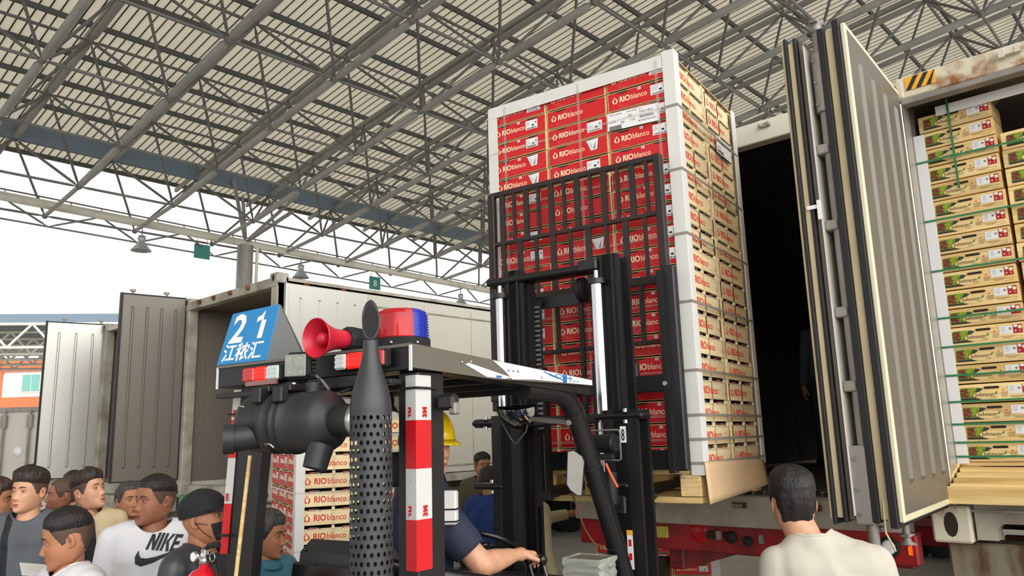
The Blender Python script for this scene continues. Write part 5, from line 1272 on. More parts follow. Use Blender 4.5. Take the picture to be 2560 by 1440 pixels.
# --- mast
def rail(u0, u1, v0, v1, z0, z1, name):
    mb = MB(); uc = (u0 + u1) / 2; vc = (v0 + v1) / 2; w = u1 - u0; d = v1 - v0
    mb.box(F(uc, v0 + .012, (z0 + z1) / 2), (w, .024, z1 - z0), MS); mb.box(F(uc, v1 - .012, (z0 + z1) / 2), (w, .024, z1 - z0), MS)
    mb.box(F(uc, vc, (z0 + z1) / 2), (w * .35, d, z1 - z0), MS); return P(mb, name)
for s in (0, 1):
    uo = (-.295, -.115) if s else (-.945, -.765)
    rail(uo[0], uo[1], -.50, -.36, .12, 2.02, 'outer_rail')
    ui = (-.335, -.215) if s else (-.905, -.785)
    rail(ui[0], ui[1], -.40, -.27, .9, 2.80, 'inner_rail')
    for k in range(2):
        uu = ui[0] + .03 + .06 * k; mb = MB(); mb.box(F(uu, -.408, 2.3), (.012, .012, 1.0), MS); P(mb, 'rail_lip')
    uc = -.325 if s else -.915
    mb = MB(); mb.cyl(F(uc, -.43, 1.6), F(uc, -.43, 2.655), .031 if s else .024, None, M['chrome'], 20); cy = P(mb, 'lift_rod')
    mb = MB(); mb.cyl(F(uc, -.37, .3), F(uc, -.37, 1.93), .045, None, BK, 20); P(mb, 'lift_cylinder')
    mb = MB(); mb.cyl(F(uc, -.43, 2.65), F(uc, -.43, 2.675), .045, .045, BK, 14); mb.cyl(F(uc, -.43, 2.675), F(uc, -.43, 2.72), .012, None, M['bolt'], 10); P(mb, 'rod_head', cy)
    # chain: alternating link plates
    uch = -.485 if s else -.845
    mb = MB(); z = 1.85
    while z < 2.70:
        mb.box(F(uch, -.31, z), (.030, .012, .024), BM); mb.box(F(uch, -.31, z + .016), (.018, .018, .012), MS); z += .032
    P(mb, 'lift_chain')
    mb = MB(); Rp = Matrix.Translation(F(uch + (.02 if s else -.015), -.32, 2.655)) @ Matrix.Rotation(pi / 2, 4, 'Y'); mb.lathe([(0, -.018), (.06, -.018), (.066, -.012), (.056, -.006), (.056, .006), (.066, .012), (.06, .018), (0, .018)], Rp, BM, 24); P(mb, 'chain_pulley')
mb = MB(); z = 1.95
while z < 2.62: mb.box(F(-.765, -.30, z), (.03, .01, .012), M['steel']); z += .026
mb.box(F(-.77, -.292, 2.28), (.06, .008, .72), BM); P(mb, 'hose_track')
mb = MB(); mb.box(F(-.82, -.34, 2.15), (.10, .05, 1.2), BK); P(mb, 'hose_guard')
mb = MB(); mb.cyl(F(-1.01, -.40, 2.752), F(-.40, -.40, 2.748), .022, None, BK, 14); mb.box(F(-.375, -.39, 2.755), (.11, .09, .06), BK, bev=.008); mb.box(F(-.67, -.345, 2.745), (.7, .06, .03), BK); P(mb, 'top_crossbar')
mb = MB(); mb.box(F(-.30, -.34, 2.70), (.10, .10, .20), BK, bev=.006); P(mb, 'head_block')
mb = MB(); mb.box(F(-.70, -.24, 2.63), (.46, .03, .065), BK); P(mb, 'inner_crossbar')
for z, lab in ((1.985, 'a'), (1.665, 'b'), (.5, 'c')):
    mb = MB(); mb.box(F(-.635, -.43, z - .0), (.90, .06, .045), BK, bev=.004)
    P(mb, 'outer_crossbar') if lab != 'b' else None
for u0, u1, z in ((-1.075, -.88, 1.662), (-.40, -.175, 1.672), (-1.075, -.93, 1.985), (-.34, -.085, 1.990)):
    mb = MB(); mb.box(F((u0 + u1) / 2, -.45, z), (u1 - u0, .12, .03), BK, bev=.014); fp = P(mb, 'flange_plate')
    for q in ((.35, 1), (.35, -1)): mb = MB(); mb.cyl(F((u0 + u1) / 2 + (u1 - u0) * .15, -.50, z + q[1] * .018), F((u0 + u1) / 2 + (u1 - u0) * .15, -.50, z + q[1] * .034), .011, None, M['bolt'], 6); P(mb, 'nut', fp)
mb = MB(); mb.box(F(-.25, -.48, 1.585), (.11, .06, .085), BK, bev=.008); mb.cyl(F(-.25, -.515, 1.585), F(-.25, -.525, 1.585), .026, None, MS, 16); P(mb, 'tilt_bracket')
# carriage and load backrest
for (z, h) in ((2.155, .085), (1.775, .095)):
    mb = MB(); mb.box(F(-.64, -.13, z), (1.10, .05, h), BK, bev=.004); P(mb, 'carriage_bar')
for u in (-.84, -.44):
    mb = MB(); mb.box(F(u, -.19, 1.95), (.09, .07, .66), BK, bev=.004); P(mb, 'carriage_upright')
for u in (-.90, -.38):
    mb = MB(); mb.box(F(u, -.085, 1.86), (.12, .04, .60), BK, bev=.006); fk = P(mb, 'fork')
    mb = MB(); vs = [F(u - .06, -.10, 1.575), F(u + .06, -.10, 1.575), F(u + .05, .95, 1.625), F(u - .05, .95, 1.625), F(u - .06, -.10, 1.625), F(u + .06, -.10, 1.625), F(u + .05, .95, 1.640), F(u - .05, .95, 1.640)]
    mb.add(vs, [(3, 2, 1, 0), (4, 5, 6, 7), (0, 1, 5, 4), (1, 2, 6, 5), (2, 3, 7, 6), (3, 0, 4, 7)], BK); P(mb, 'fork_blade', fk)
mb = MB(); mb.beam(F(-.30, -.17, 1.73), F(-.25, -.15, 1.60), .05, .05, BK, bev=.01); mb.beam(F(-.25, -.15, 1.60), F(-.20, -.13, 1.60), .04, .03, BK, bev=.01); P(mb, 'lower_hook')
mb = MB(); mb.box(F(-.33, -.10, 2.235), (.11, .05, .10), BK, bev=.015); mb.cyl(F(-.33, -.14, 2.30), F(-.33, -.14, 2.325), .007, None, M['bolt'], 8); mb.cyl(F(-.36, -.14, 2.322), F(-.30, -.14, 2.326), .007, None, M['bolt'], 8); P(mb, 'fork_lock')
# right end plate of the backrest
mb = MB(); mb.box(F(-.062, -.105, 2.24), (.060, .055, 1.04), BK, bev=.008); mb.box(F(-.098, -.145, 2.22), (.028, .06, 1.02), MS); P(mb, 'side_upright')
mb = MB(); mb.cyl(F(-.10, -.175, 2.15), F(-.10, -.185, 2.15), .012, None, M['bolt'], 10); P(mb, 'side_bolt')
RB_ = M['rustbar']; bv = -.075
mb = MB(); mb.box(F(-1.20, bv, 2.72), (.045, .04, 1.32), RB_, bev=.004); br = P(mb, 'backrest_post')
mb = MB(); mb.box(F(-.10, bv, 2.99), (.042, .045, .80), RB_, bev=.004); P(mb, 'backrest_post')
for z, h in ((3.375, .030), (3.062, .022), (2.705, .045), (2.375, .022)):
    mb = MB(); mb.box(F(-.65, bv, z), (1.12, .030, h), RB_, bev=.003); P(mb, 'backrest_bar')
for k in range(12):
    u = -1.12 + k * .0865; wd = .034 if k % 2 == 0 else .020
    mb = MB(); z0 = 3.06; mb.box(F(u, bv - .006, 3.22), (wd, .014, .31), RB_); P(mb, 'backrest_slat')
for k in range(9):
    u = -1.115 + k * .115; wd = .020 if k % 2 == 0 else .034; zl = 2.705 if k < 7 else 2.705
    mb = MB(); mb.box(F(u, bv - .006, 2.885), (wd, .014, .35), RB_); P(mb, 'backrest_slat')
for u in (-1.00, -.93, -.76, -.61, -.24, -.50): mb = MB(); mb.box(F(u, bv - .006, 2.54), (.024, .014, .33), RB_); P(mb, 'backrest_slat')
# mast sticker, warning decal, head lamp, mirrors
mb = MB(); mb.box(F(-.190, -.502, 1.905), (.030, .002, .075), M['label']); dc = P(mb, 'numeral_decal')
mb = MB(); text_mb('8', .075, M['ink'], Matrix.Translation(F(-.190, -.5045, 1.878)) @ Matrix(((1, 0, 0, 0), (0, 0, -1, 0), (0, 1, 0, 0), (0, 0, 0, 1))), mb, sx=.5, bold=.001, depth=.0003, align='CENTER'); P(mb, 'numeral', dc)
mb = MB(); mb.box(F(-.185, -.502, 1.39), (.028, .002, .17), M['label']); mb.box(F(-.185, -.5035, 1.465), (.028, .001, .022), M['hazyellow']); mb.box(F(-.185, -.5035, 1.42), (.014, .001, .030), M['red']); mb.box(F(-.185, -.5035, 1.36), (.014, .001, .030), M['red']); P(mb, 'warning_decal')
hl = F(-.155, -.75, 1.868)
mb = MB()
for k in range(9): mb.cyl(hl + Vector((-.055 + k * .010, .0, 0)), hl + Vector((-.051 + k * .010, 0, 0)), .040, None, BM, 20)
mb.cyl(hl + Vector((-.05, 0, 0)), hl + Vector((.04, 0, 0)), .030, None, BM, 16); hlb = P(mb, 'head_lamp')
mb = MB(); mb.cyl(hl + Vector((.036, 0, 0)), hl + Vector((.050, 0, 0)), .042, .038, BK, 20)
for k in range(5): mb.box(hl + Vector((.052, 0, -.024 + k * .012)), (.004, .06, .005), BM)
P(mb, 'lamp_face', hlb)
mb = MB(); mb.tube([F(-.25, -.74, 1.925), F(-.10, -.74, 1.925), F(-.092, -.74, 1.92), F(-.09, -.74, 1.91), F(-.09, -.74, 1.80), F(-.10, -.74, 1.795), F(-.19, -.74, 1.80)], .004, M['steel'], 6); P(mb, 'lamp_cage', hlb)
mb = MB(); mb.tube([hl + Vector((-.02, -.03, -.03)), hl + Vector((-.05, -.04, -.06)), hl + Vector((-.05, -.02, -.10))], .005, BM, 6); mb.box(hl + Vector((0, 0, -.055)), (.06, .03, .02), BM); P(mb, 'lamp_wire', hlb)
mb = MB(); mb.cyl(F(-.21, -.62, 1.60), F(-.21, -.62, 1.74), .034, None, MS, 16); P(mb, 'hydraulic_can')
MIR = mat('mirror_glass', (.75, .76, .78), .04, 1.0)
# half round convex mirror hanging from the roof
mc = F(-.478, -.96, 2.035); nh = 24; Rm = Matrix.Translation(mc) @ Matrix.Rotation(radians(18), 4, 'X')
mb = MB(); vs = [Rm @ Vector((0, -.03, 0))]; rr = .102
rings_ = [(0, -.035), (.35, -.032), (.7, -.02), (.93, -.004)]
vs = []; 
for q, y in rings_:
    for k in range(nh + 1): t = pi + pi * k / nh; vs.append(Rm @ Vector((rr * q * cos(t), y, rr * q * .92 * sin(t))))
c = nh + 1
mb.add(vs, [(i * c + k, i * c + k + 1, (i + 1) * c + k + 1, (i + 1) * c + k) for i in range(3) for k in range(nh)], MIR, True); rm = P(mb, 'round_mirror')
mb = MB(); mb.tube([Rm @ Vector((rr * cos(pi + pi * k / nh), .002, rr * .92 * sin(pi + pi * k / nh))) for k in range(nh + 1)] + [Rm @ Vector((-rr, .002, .002))], .0075, BG, 8)
vs = []
for q, y in ((1, .004), (.7, .02), (0, .03)):
    for k in range(nh + 1): t = pi + pi * k / nh; vs.append(Rm @ Vector((rr * q * cos(t), y, rr * q * .92 * sin(t))))
mb.add(vs, [(i * c + k, i * c + k + 1, (i + 1) * c + k + 1, (i + 1) * c + k) for i in range(2) for k in range(nh)], BM, True); P(mb, 'mirror_frame', rm)
mb = MB(); mb.tube([F(-.57, -.95, 1.98), F(-.52, -.95, 1.90), F(-.495, -.95, 1.875), F(-.44, -.95, 1.93), F(-.43, -.95, 1.96)], .003, M['steel'], 6); P(mb, 'mirror_wire', rm)
# tall side mirror
Rs = Matrix.Translation(F(-.222, -.92, 1.752)) @ Matrix.Rotation(radians(8), 4, 'Y') @ Matrix.Rotation(radians(22), 4, 'Z')
pts = [(-.034, .083), (-.010, .090), (.026, .070), (.036, .05), (.036, -.088), (.02, -.09), (-.012, -.072), (-.028, -.05)]
mb = MB(); mb.prism([(x * 1.12, z * 1.05) for x, z in pts], .014, Rs @ Matrix(((1, 0, 0, 0), (0, 0, 1, 0), (0, 1, 0, 0), (0, 0, 0, 1))), BG); sm_ = P(mb, 'side_mirror')
mb = MB(); mb.prism(pts, .002, Rs @ Matrix.Translation((0, -.002, 0)) @ Matrix(((1, 0, 0, 0), (0, 0, 1, 0), (0, 1, 0, 0), (0, 0, 0, 1))), MIR); P(mb, 'mirror_face', sm_)
mb = MB(); mb.tube([F(-.195, -.895, 1.80), F(-.18, -.84, 1.82)], .006, BM, 6); P(mb, 'mirror_arm', sm_)
mb = MB(); mb.tube([F(-.135, -.80, 1.785), F(-.12, -.79, 1.74), F(-.095, -.78, 1.685)], .006, mat('orange_cord', SR((226, 90, 40)), .5), 6); P(mb, 'orange_strap')
mb = MB(); mb.tube([F(-.25, -.9, 1.68), F(-.24, -.88, 1.60), F(-.22, -.86, 1.52), F(-.19, -.84, 1.46), F(-.15, -.80, 1.43)], .004, M['rust'], 6); P(mb, 'brake_hose')
# white gadget with a blue light strapped inside
gd = F(-.485, -1.44, 1.65)
mb = MB(); mb.box(gd, (.066, .055, .125), M['white'], Matrix.Rotation(radians(28), 3, 'Z'), bev=.006); gg = P(mb, 'white_charger')
mb = MB(); mb.ball(gd + Vector((-.038, -.038, .012)), .011, mat('blue_led', SR((20, 40, 255)), .3, emit=SR((20, 40, 255)), estr=3), 12, 8, (1, .5, 1)); P(mb, 'blue_light', gg)
for z in (-.005, -.05): mb = MB(); mb.box(gd + Vector((0, 0, z)), (.070, .059, .006), BM, Matrix.Rotation(radians(28), 3, 'Z')); P(mb, 'rubber_band', gg)
# things lashed to the truck that lift off
e = thing('bamboo_stick', PL(-.955, -2.045, 1.40), PR, 'thin pale wooden stick tied along the left rear post of the forklift', 'stick')
mb = MB(); mb.cyl((-.0, 0, 0), (.062, 0, .47), .0075, .0065, M['pine2'], 10); mb.build('shaft', e)
# extinguisher
ex_ = thing('fire_extinguisher', at_z(510, 1440, 2.62), PR, 'red fire extinguisher with gauge strapped at the left rear of the forklift', 'extinguisher')
ex_.location.z = 1.335
XR_ = mat('extinguisher_red', SR((214, 22, 40)), .22, coat=.5)
mb = MB(); mb.lathe([(0, -.28), (.05, -.28), (.056, -.27), (.056, .125), (.052, .145), (.038, .160), (.018, .168), (.016, .185), (0, .185)], None, XR_, 32); mb.build('cylinder', ex_)
mb = MB(); mb.lathe([(0, .205), (.018, .205), (.018, .180), (0, .18)], None, M['bolt'], 16); mb.box((0, 0, .215), (.025, .02, .03), M['bolt'], bev=.003); vl = mb.build('valve', ex_)
mb = MB(); mb.cyl((-.030, -.012, .205), (-.030, -.024, .205), .017, None, M['bolt'], 18); mb.cyl((-.030, -.024, .205), (-.030, -.0255, .205), .014, None, M['label'], 18); mb.build('gauge', vl)
mb = MB(); mb.rings([((-.005, 0, .225), .006), ((.02, 0, .24), .009), ((.05, 0, .245), .010), ((.075, 0, .243), .008)], BM, 8); mb.rings([((.0, 0, .205), .006), ((.03, 0, .205), .007), ((.06, 0, .19), .007)], BM, 8); mb.build('handle', vl)
mb = MB(); mb.tube([(.055 + .014 * cos(t * pi / 6), -.01, .207 + .014 * sin(t * pi / 6)) for t in range(13)], .002, M['bolt'], 6); mb.build('pin_ring', vl)
mb = MB(); mb.tube([(.02, 0, .20), (.05, 0, .19), (.075, 0, .14), (.078, 0, .0), (.07, 0, -.1)], .008, BM, 8); mb.build('hose', vl)
mb = MB(); mb.box(F(-1.16, -2.02, 1.2) * 0 + Vector((0, .07, 0)), (.05, .05, .10), BM); mb.build('bracket', ex_)
# plastic wrapped parcel on the dash
e = thing('wrapped_parcel', PL(-.235, -.80, 1.30), PR, 'box wrapped in crumpled clear plastic on the forklift front', 'parcel')
mb = MB(); mb.box((0, 0, .045), (.17, .14, .10), mat('wrapped_grey', SR((110, 112, 100)), .3), bev=.008); mb.build('parcel_box', e)
mb = MB(); rr_ = random.Random(4); nx = 14; vs = []
for i in range(nx + 1):
    for k in range(9):
        a = 2 * pi * i / nx; zz = -.005 + .013 * k; rad = .115 + rr_.uniform(-.008, .008); vs.append((max(-.092, min(.092, rad * 1.2 * cos(a))) + rr_.uniform(-.004, .004), max(-.078, min(.078, rad * sin(a))) + rr_.uniform(-.004, .004), zz))
mb.add(vs, [(i * 9 + k, (i + 1) * 9 + k, (i + 1) * 9 + k + 1, i * 9 + k + 1) for i in range(nx) for k in range(8)], mat('cling_film', SR((220, 225, 215)), .12, alpha=.35)); mb.build('cling_film', e)
mb = MB(); mb.box((.1, -.06, .02), (.09, .004, .05), mat('cling_tape', SR((210, 212, 200)), .15, alpha=.7), Matrix.Rotation(.4, 3, 'Y')); mb.build('tape_end', e)
mb = MB(); mb.box(F(-.235, -.80, 1.27), (.26, .20, .05), BK); mb.box(F(-.235, -.76, 1.05), (.2, .1, .42), BK); P(mb, 'side_console')
# ------------------------------------------------------------------ people
def skin_mat(name, rgb):
    m = mat(name, SR(rgb), .5, col2=SR(tuple(int(c * .93) for c in rgb)), scale=25, bump=.03, bscale=120)
    m.node_tree.nodes['Principled BSDF'].inputs['Subsurface Weight'].default_value = .12
    m.node_tree.nodes['Principled BSDF'].inputs['Subsurface Radius'].default_value = (.02, .008, .004)
    return m
SK = {'a': skin_mat('skin_light', (214, 160, 128)), 'b': skin_mat('skin_tan', (186, 126, 92)), 'c': skin_mat('skin_dark_tan', (160, 104, 76))}
LIP = {k: mat('lip_' + k, SR(v), .45) for k, v in {'a': (190, 108, 92), 'b': (160, 88, 72), 'c': (136, 74, 64)}.items()}
SKD = {k: mat('ear_hollow_' + k, SR(v), .6) for k, v in {'a': (176, 116, 92), 'b': (144, 92, 68), 'c': (120, 74, 56)}.items()}
EYEW = mat('eye_white', SR((190, 176, 164)), .4); IRIS = mat('iris_dark', SR((34, 22, 18)), .15)
def hair_mat(name, rgb, k=1.0):
    return mat(name, SR(rgb), .55, col2=SR(tuple(int(c * .45) for c in rgb)), scale=90, bump=.6, bscale=160, stretch=(1, 1, .22), lo=.3, hi=.7)
HB = hair_mat('hair_black', (34, 30, 30)); HBR = hair_mat('hair_dark_brown', (58, 44, 38)); HG = hair_mat('hair_greying', (84, 78, 74))
STB = mat('short_fade', SR((92, 68, 56)), .7, col2=SR((74, 56, 46)), scale=700)
BROW = mat('eyebrow', SR((44, 34, 30)), .8)
HT = [(-.118, .020, .080, .045), (-.110, .036, .088, .010), (-.095, .049, .090, -.030), (-.075, .059, .089, -.055), (-.05, .066, .090, -.075), (-.02, .071, .088, -.090),
      (.0, .073, .085, -.097), (.03, .075, .088, -.100), (.06, .073, .083, -.096), (.085, .064, .068, -.080), (.105, .045, .042, -.055), (.116, .022, .015, -.028), (.1195, .002, -.006, -.010)]
def hrow(z):
    for a, b in zip(HT, HT[1:]):
        if a[0] <= z <= b[0]:
            t = (z - a[0]) / (b[0] - a[0]); t2 = t
            return [a[i] + (b[i] - a[i]) * t2 for i in (1, 2, 3)]
    return list(HT[-1][1:])
def G(x, c, s): return exp(-((x - c) / s) ** 2)
def head_pt(th, z, jaw=1.0, feat=1.0):
    w, f, b = hrow(z); w *= (1 + (jaw - 1) * max(0, min(1, (.02 - z) / .08)))
    mid = -.005; c, s = cos(th), sin(th)
    x = w * (1 if s > 0 else -1) * abs(s) ** .88
    y = mid + ((f - mid) * abs(c) ** .82 if c > 0 else -(mid - b) * abs(c) ** .9)
    if c > 0 and feat:
        ax = abs(x)
        g = 0
        if -.053 < z < .016: g = .0225 * (max(0, (.016 - z) / .054)) ** 1.15 if z > -.038 else .0225 * max(0, (z + .053) / .015) ** .8
        y += g * exp(-(x / (.0075 + .006 * max(0, min(1, (.0 - z) / .04)))) ** 2)
        y += .006 * G(ax, .012, .006) * G(z, -.042, .007)
        y -= .0085 * G(ax, .031, .016) * G(z, .001, .012)
        y += .0035 * G(ax, .028, .020) * G(z, .020, .008)
        y += .0045 * G(ax, .044, .018) * G(z, -.028, .018)
        y += .0060 * G(x, 0, .020) * G(z, -.0675, .0050) + .0065 * G(x, 0, .018) * G(z, -.0805, .0055) - .0040 * G(x, 0, .022) * G(z, -.0740, .0028)
        y -= .0040 * G(x, 0, .022) * G(z, -.092, .006); y += .0040 * G(x, 0, .020) * G(z, -.106, .010)
        y -= .0025 * G(ax, .034, .010) * G(z, -.062, .016)
    return Vector((x, y, z))
NT, NZ = 60, 52
def ths():
    return [(-pi + 2 * pi * k / NT) - .42 * sin(-pi + 2 * pi * k / NT) * 1.0 for k in range(NT)]
THS = ths()
ZS = [-.118 + .2375 * k / NZ for k in range(NZ + 1)]
def add_head(mb, Mx, sk='a', jaw=1.0, brow=True, age=0):
    vs = [Mx @ head_pt(t, z, jaw) for z in ZS for t in THS]
    vs.append(Mx @ Vector((0, .060, -.121))); nb = len(vs) - 1; vs.append(Mx @ Vector((0, -.008, .1205))); nt_ = nb + 1
    S = SK[sk]; base = []; lips = []; br = []
    for i in range(NZ):
        for k in range(NT):
            k2 = (k + 1) % NT; f = (i * NT + k, i * NT + k2, (i + 1) * NT + k2, (i + 1) * NT + k)
            t = THS[k]; t_ = (THS[k] + (THS[k2] if k2 else THS[k2] + 2 * pi)) / 2; p = head_pt(t_, (ZS[i] + ZS[i + 1]) / 2, jaw, 0)
            if False and abs(p.x) < .0245 * (1 - ((p.z + .074) / .0135) ** 2) + .0 and -.0865 < p.z < -.062: lips.append(f)
            elif False and .013 < abs(p.x) < .046 and abs(p.z - (.0215 + .004 * sin((abs(p.x) - .013) / .033 * pi))) < .0042: br.append(f)
            else: base.append(f)
    for k in range(NT): base.append((nb, (k + 1) % NT, k)); base.append((nt_, NZ * NT + k, NZ * NT + (k + 1) % NT))
    b0 = len(mb.v); mb.v.extend([tuple(p) for p in vs])
    for fl, mt in ((base, S), (lips, LIP[sk]), (br, BROW)):
        mi = mb.mi(mt)
        for f in fl: mb.f.append([b0 + q for q in f]); mb.m.append(mi); mb.sm.append(True)
    R3 = Mx.to_3x3()
    mb.ball(Mx @ Vector((0, .0905, -.0695)), .0215, LIP[sk], 16, 8, (1, .30, .17), R3); mb.ball(Mx @ Vector((0, .0900, -.0790)), .0190, LIP[sk], 16, 8, (1, .34, .24), R3)
    mb.ball(Mx @ Vector((0, .0955, -.0745)), .019, BROW, 12, 4, (1, .10, .035), R3)
    for s in (-1, 1):
        if brow:
            pts = []
            for k in range(7):
                x = .012 + .036 * k / 6; z = .0185 + .0065 * sin(pi * (k / 6) ** .8 * .9); q = head_pt(atan2(x, .085), z, jaw)
                best = min((head_pt(t, z, jaw) for t in THS if t > 0 and cos(t) > 0), key=lambda w_: abs(w_.x - x)); pts.append((Mx @ Vector((s * x, best.y + .0005, z)), (.0018, .0030, .0034, .0032, .0028, .0022, .0010)[k]))
            mb.rings(pts, BROW, 6)
        mb.ball(Mx @ Vector((s * .031, .0735, .000)), .0120, EYEW, 14, 8, (1.12, .62, .36), R3)
        mb.ball(Mx @ Vector((s * .031, .0772, .0002)), .0062, IRIS, 12, 8, (1, .75, .72), R3)
        mb.ball(Mx @ Vector((s * .031, .0745, .0056)), .0135, S, 12, 6, (1.15, .62, .30), R3)
        mb.ball(Mx @ Vector((s * .031, .0764, .0036)), .0132, BROW, 12, 6, (1.05, .54, .10), R3)
        mb.ball(Mx @ Vector((s * .031, .0738, -.0062)), .0130, S, 12, 6, (1.05, .60, .24), R3)
        Re = R3 @ Matrix.Rotation(s * .38, 3, 'Z') @ Matrix.Rotation(-.18, 3, 'X')
        mb.ball(Mx @ Vector((s * .0745, -.016, -.006)), .029, S, 14, 10, (.22, .55, 1.0), Re)
        mb.ball(Mx @ Vector((s * .0790, -.011, -.002)), .015, SKD[sk], 10, 8, (.12, .50, .95), Re)
        mb.ball(Mx @ Vector((s * .0755, -.009, -.030)), .009, S, 10, 8, (.5, .8, 1.0), Re)
def hair(style='short', m=None, side=None, seed=1, top=.020, jaw=1.0, line=.062, back=-.058):
    """hair as a shell over the head that dips under the skin at the hairline"""
    rr = random.Random(seed); ph = [rr.uniform(0, 6) for _ in range(6)]
    def limit(t):
        a = abs(t); K = ((0, line + .002), (.55, line), (.85, line - .006), (1.05, .030), (1.25, -.002), (1.42, -.022), (1.52, -.010), (1.66, .022), (1.95, .020), (2.15, -.020), (2.45, back), (3.2, back - .004))
        for (a0, b0), (a1, b1) in zip(K, K[1:]):
            if a0 <= a <= a1: q = (a - a0) / (a1 - a0); q = q * q * (3 - 2 * q); return b0 + (b1 - b0) * q
        return back
    def shell(hf, mt, mb):
        vs = []; hs = []
        for z in ZS:
            for t in THS:
                p = head_pt(t, z, jaw, 0); h = hf(t, z); n = Vector((p.x, p.y + .005, p.z * (1.1 if z > .03 else .25))).normalized()
                vs.append(p + n * max(h, -.006)); hs.append(h)
        vs.append(Vector((0, -.008, .1195 + max(hf(0, .117), -.004)))); ct = len(vs) - 1; fa = []
        for i in range(NZ):
            for k in range(NT):
                f = (i * NT + k, i * NT + (k + 1) % NT, (i + 1) * NT + (k + 1) % NT, (i + 1) * NT + k)
                if max(hs[q] for q in f) > -.004: fa.append(f)
        for k in range(NT): fa.append((ct, NZ * NT + k, NZ * NT + (k + 1) % NT))
        mb.add(vs, fa, mt, True)
    fringe = .016 if style == 'tuft' else 0
    def full(t, z):
        d = z - limit(t)
        if side: d = min(d, (z - .040 - .008 * cos(t)) * 1.0 if abs(t) > .7 else d)
        if d < 0: return d * .6 + .0006
        e = min(1, d / .022); top_k = max(0, min(1, (z - .035) / .05))
        T = (.007 + (top - .007) * top_k) * (1 + .10 * sin(9 * t + ph[0] + 40 * z) + .09 * sin(23 * t + ph[1] - 50 * z) + .06 * sin(47 * t + 90 * z))
        if abs(t) > 1.9: T = max(T, .009 + .004 * sin(31 * t))
        if fringe and abs(t) < 1.2 and z > .05: T += fringe * .5 * (1 + .5 * sin(13 * t + ph[3])) * cos(t)
        return .0006 + T * e ** .55
    mb = MB(); shell(full, m, mb)
    if side: shell(lambda t, z: (min(.0022, (z - limit(t)) * .5 + .0004)), side, mb)
    return mb
def capsule(mb, a, b, ra, rb, n=14):
    a = Vector(a); b = Vector(b); d = b - a; L = d.length
    d = d / L if L > 1e-6 else Vector((0, 0, 1))
    pts = []
    for k in range(5):
        t = pi / 2 * (1 - k / 4); pts.append((a - d * ra * sin(t), max(ra * cos(t), 1e-4)))
    for k in range(5):
        t = pi / 2 * k / 4; pts.append((b + d * rb * sin(t), max(rb * cos(t), 1e-4)))
    mb.rings(pts, None, n, True)
from mathutils.bvhtree import BVHTree
def trim(vs, fs, inside, snap):
    """cut cloth away with a clean edge: rim points are slid onto the cutting line"""
    ins = [inside(v) for v in vs]; nf = [f for f in fs if not all(ins[i] for i in f)]; used = set(i for f in nf for i in f)
    for i in used:
        if ins[i]: vs[i] = snap(vs[i])
    return vs, nf
def fuse(shapes, voxel=.014, smooth=5, cut=None):
    """melt tapered limbs into one continuous skin"""
    mb = MB()
    for s in shapes:
        if len(s) == 4: capsule(mb, *s)
        else: mb.ball(s[0], s[1], None, 18, 12, s[2])
    me = bpy.data.meshes.new('fuse'); me.from_pydata(mb.v, [], mb.f); ob = bpy.data.objects.new('fuse', me); SC.collection.objects.link(ob)
    r = ob.modifiers.new('r', 'REMESH'); r.mode = 'VOXEL'; r.voxel_size = voxel
    s = ob.modifiers.new('s', 'SMOOTH'); s.iterations = smooth; s.factor = .6
    dg = bpy.context.evaluated_depsgraph_get(); ev = ob.evaluated_get(dg).to_mesh()
    vs = [v.co.copy() for v in ev.vertices]; fs = [tuple(p.vertices) for p in ev.polygons]
    ob.evaluated_get(dg).to_mesh_clear(); bpy.data.objects.remove(ob); bpy.data.meshes.remove(me)
    if cut is not None:
        keep = [not cut(v) for v in vs]; fs = [f for f in fs if all(keep[i] for i in f)]
    return vs, fs
def hand_shapes(w, d, side, curl=.35, palmn=None):
    """palm and five fingers as limbs: w wrist, d direction of the hand, palmn palm normal"""
    w = Vector(w); d = Vector(d).normalized(); pn = Vector(palmn or (0, 0, -1)); pn = (pn - d * pn.dot(d)).normalized(); x = d.cross(pn).normalized() * side
    S = [(w - d * .02, w + d * .03, .024, .030), (w + d * .03 - x * .018, w + d * .085 - x * .030, .020, .016), (w + d * .03 + x * .012, w + d * .088 + x * .024, .021, .016), (w + d * .03, w + d * .090, .018, .015)]
    for k, (o, L) in enumerate(((-.033, .068), (-.011, .078), (.011, .073), (.031, .058))):
        p = w + d * (.088 - abs(o) * .1) + x * o; a = curl * .5; dd = (d * cos(a) + pn * sin(a)); 
        for q in range(3):
            l = L * (.45, .32, .25)[q]; e = p + dd * l; S.append((p, e, .0095 - .0008 * q, .0088 - .0008 * q)); p = e; a += curl; dd = (d * cos(a) + pn * sin(a))
    p = w + d * .025 - x * .022; dd = (d * .65 - x * .65 + pn * .35).normalized()
    for q in range(3):
        l = (.035, .032, .026)[q]; e = p + dd * l; S.append((p, e, (.015, .0115, .0105)[q], (.012, .0105, .009)[q])); p = e; dd = (dd + d * .35).normalized()
    return S
CR = _r0; CF = _fh
def face_rz(phi):
    f = -CF * cos(phi) + CR * sin(phi); return atan2(-f.x, f.y)
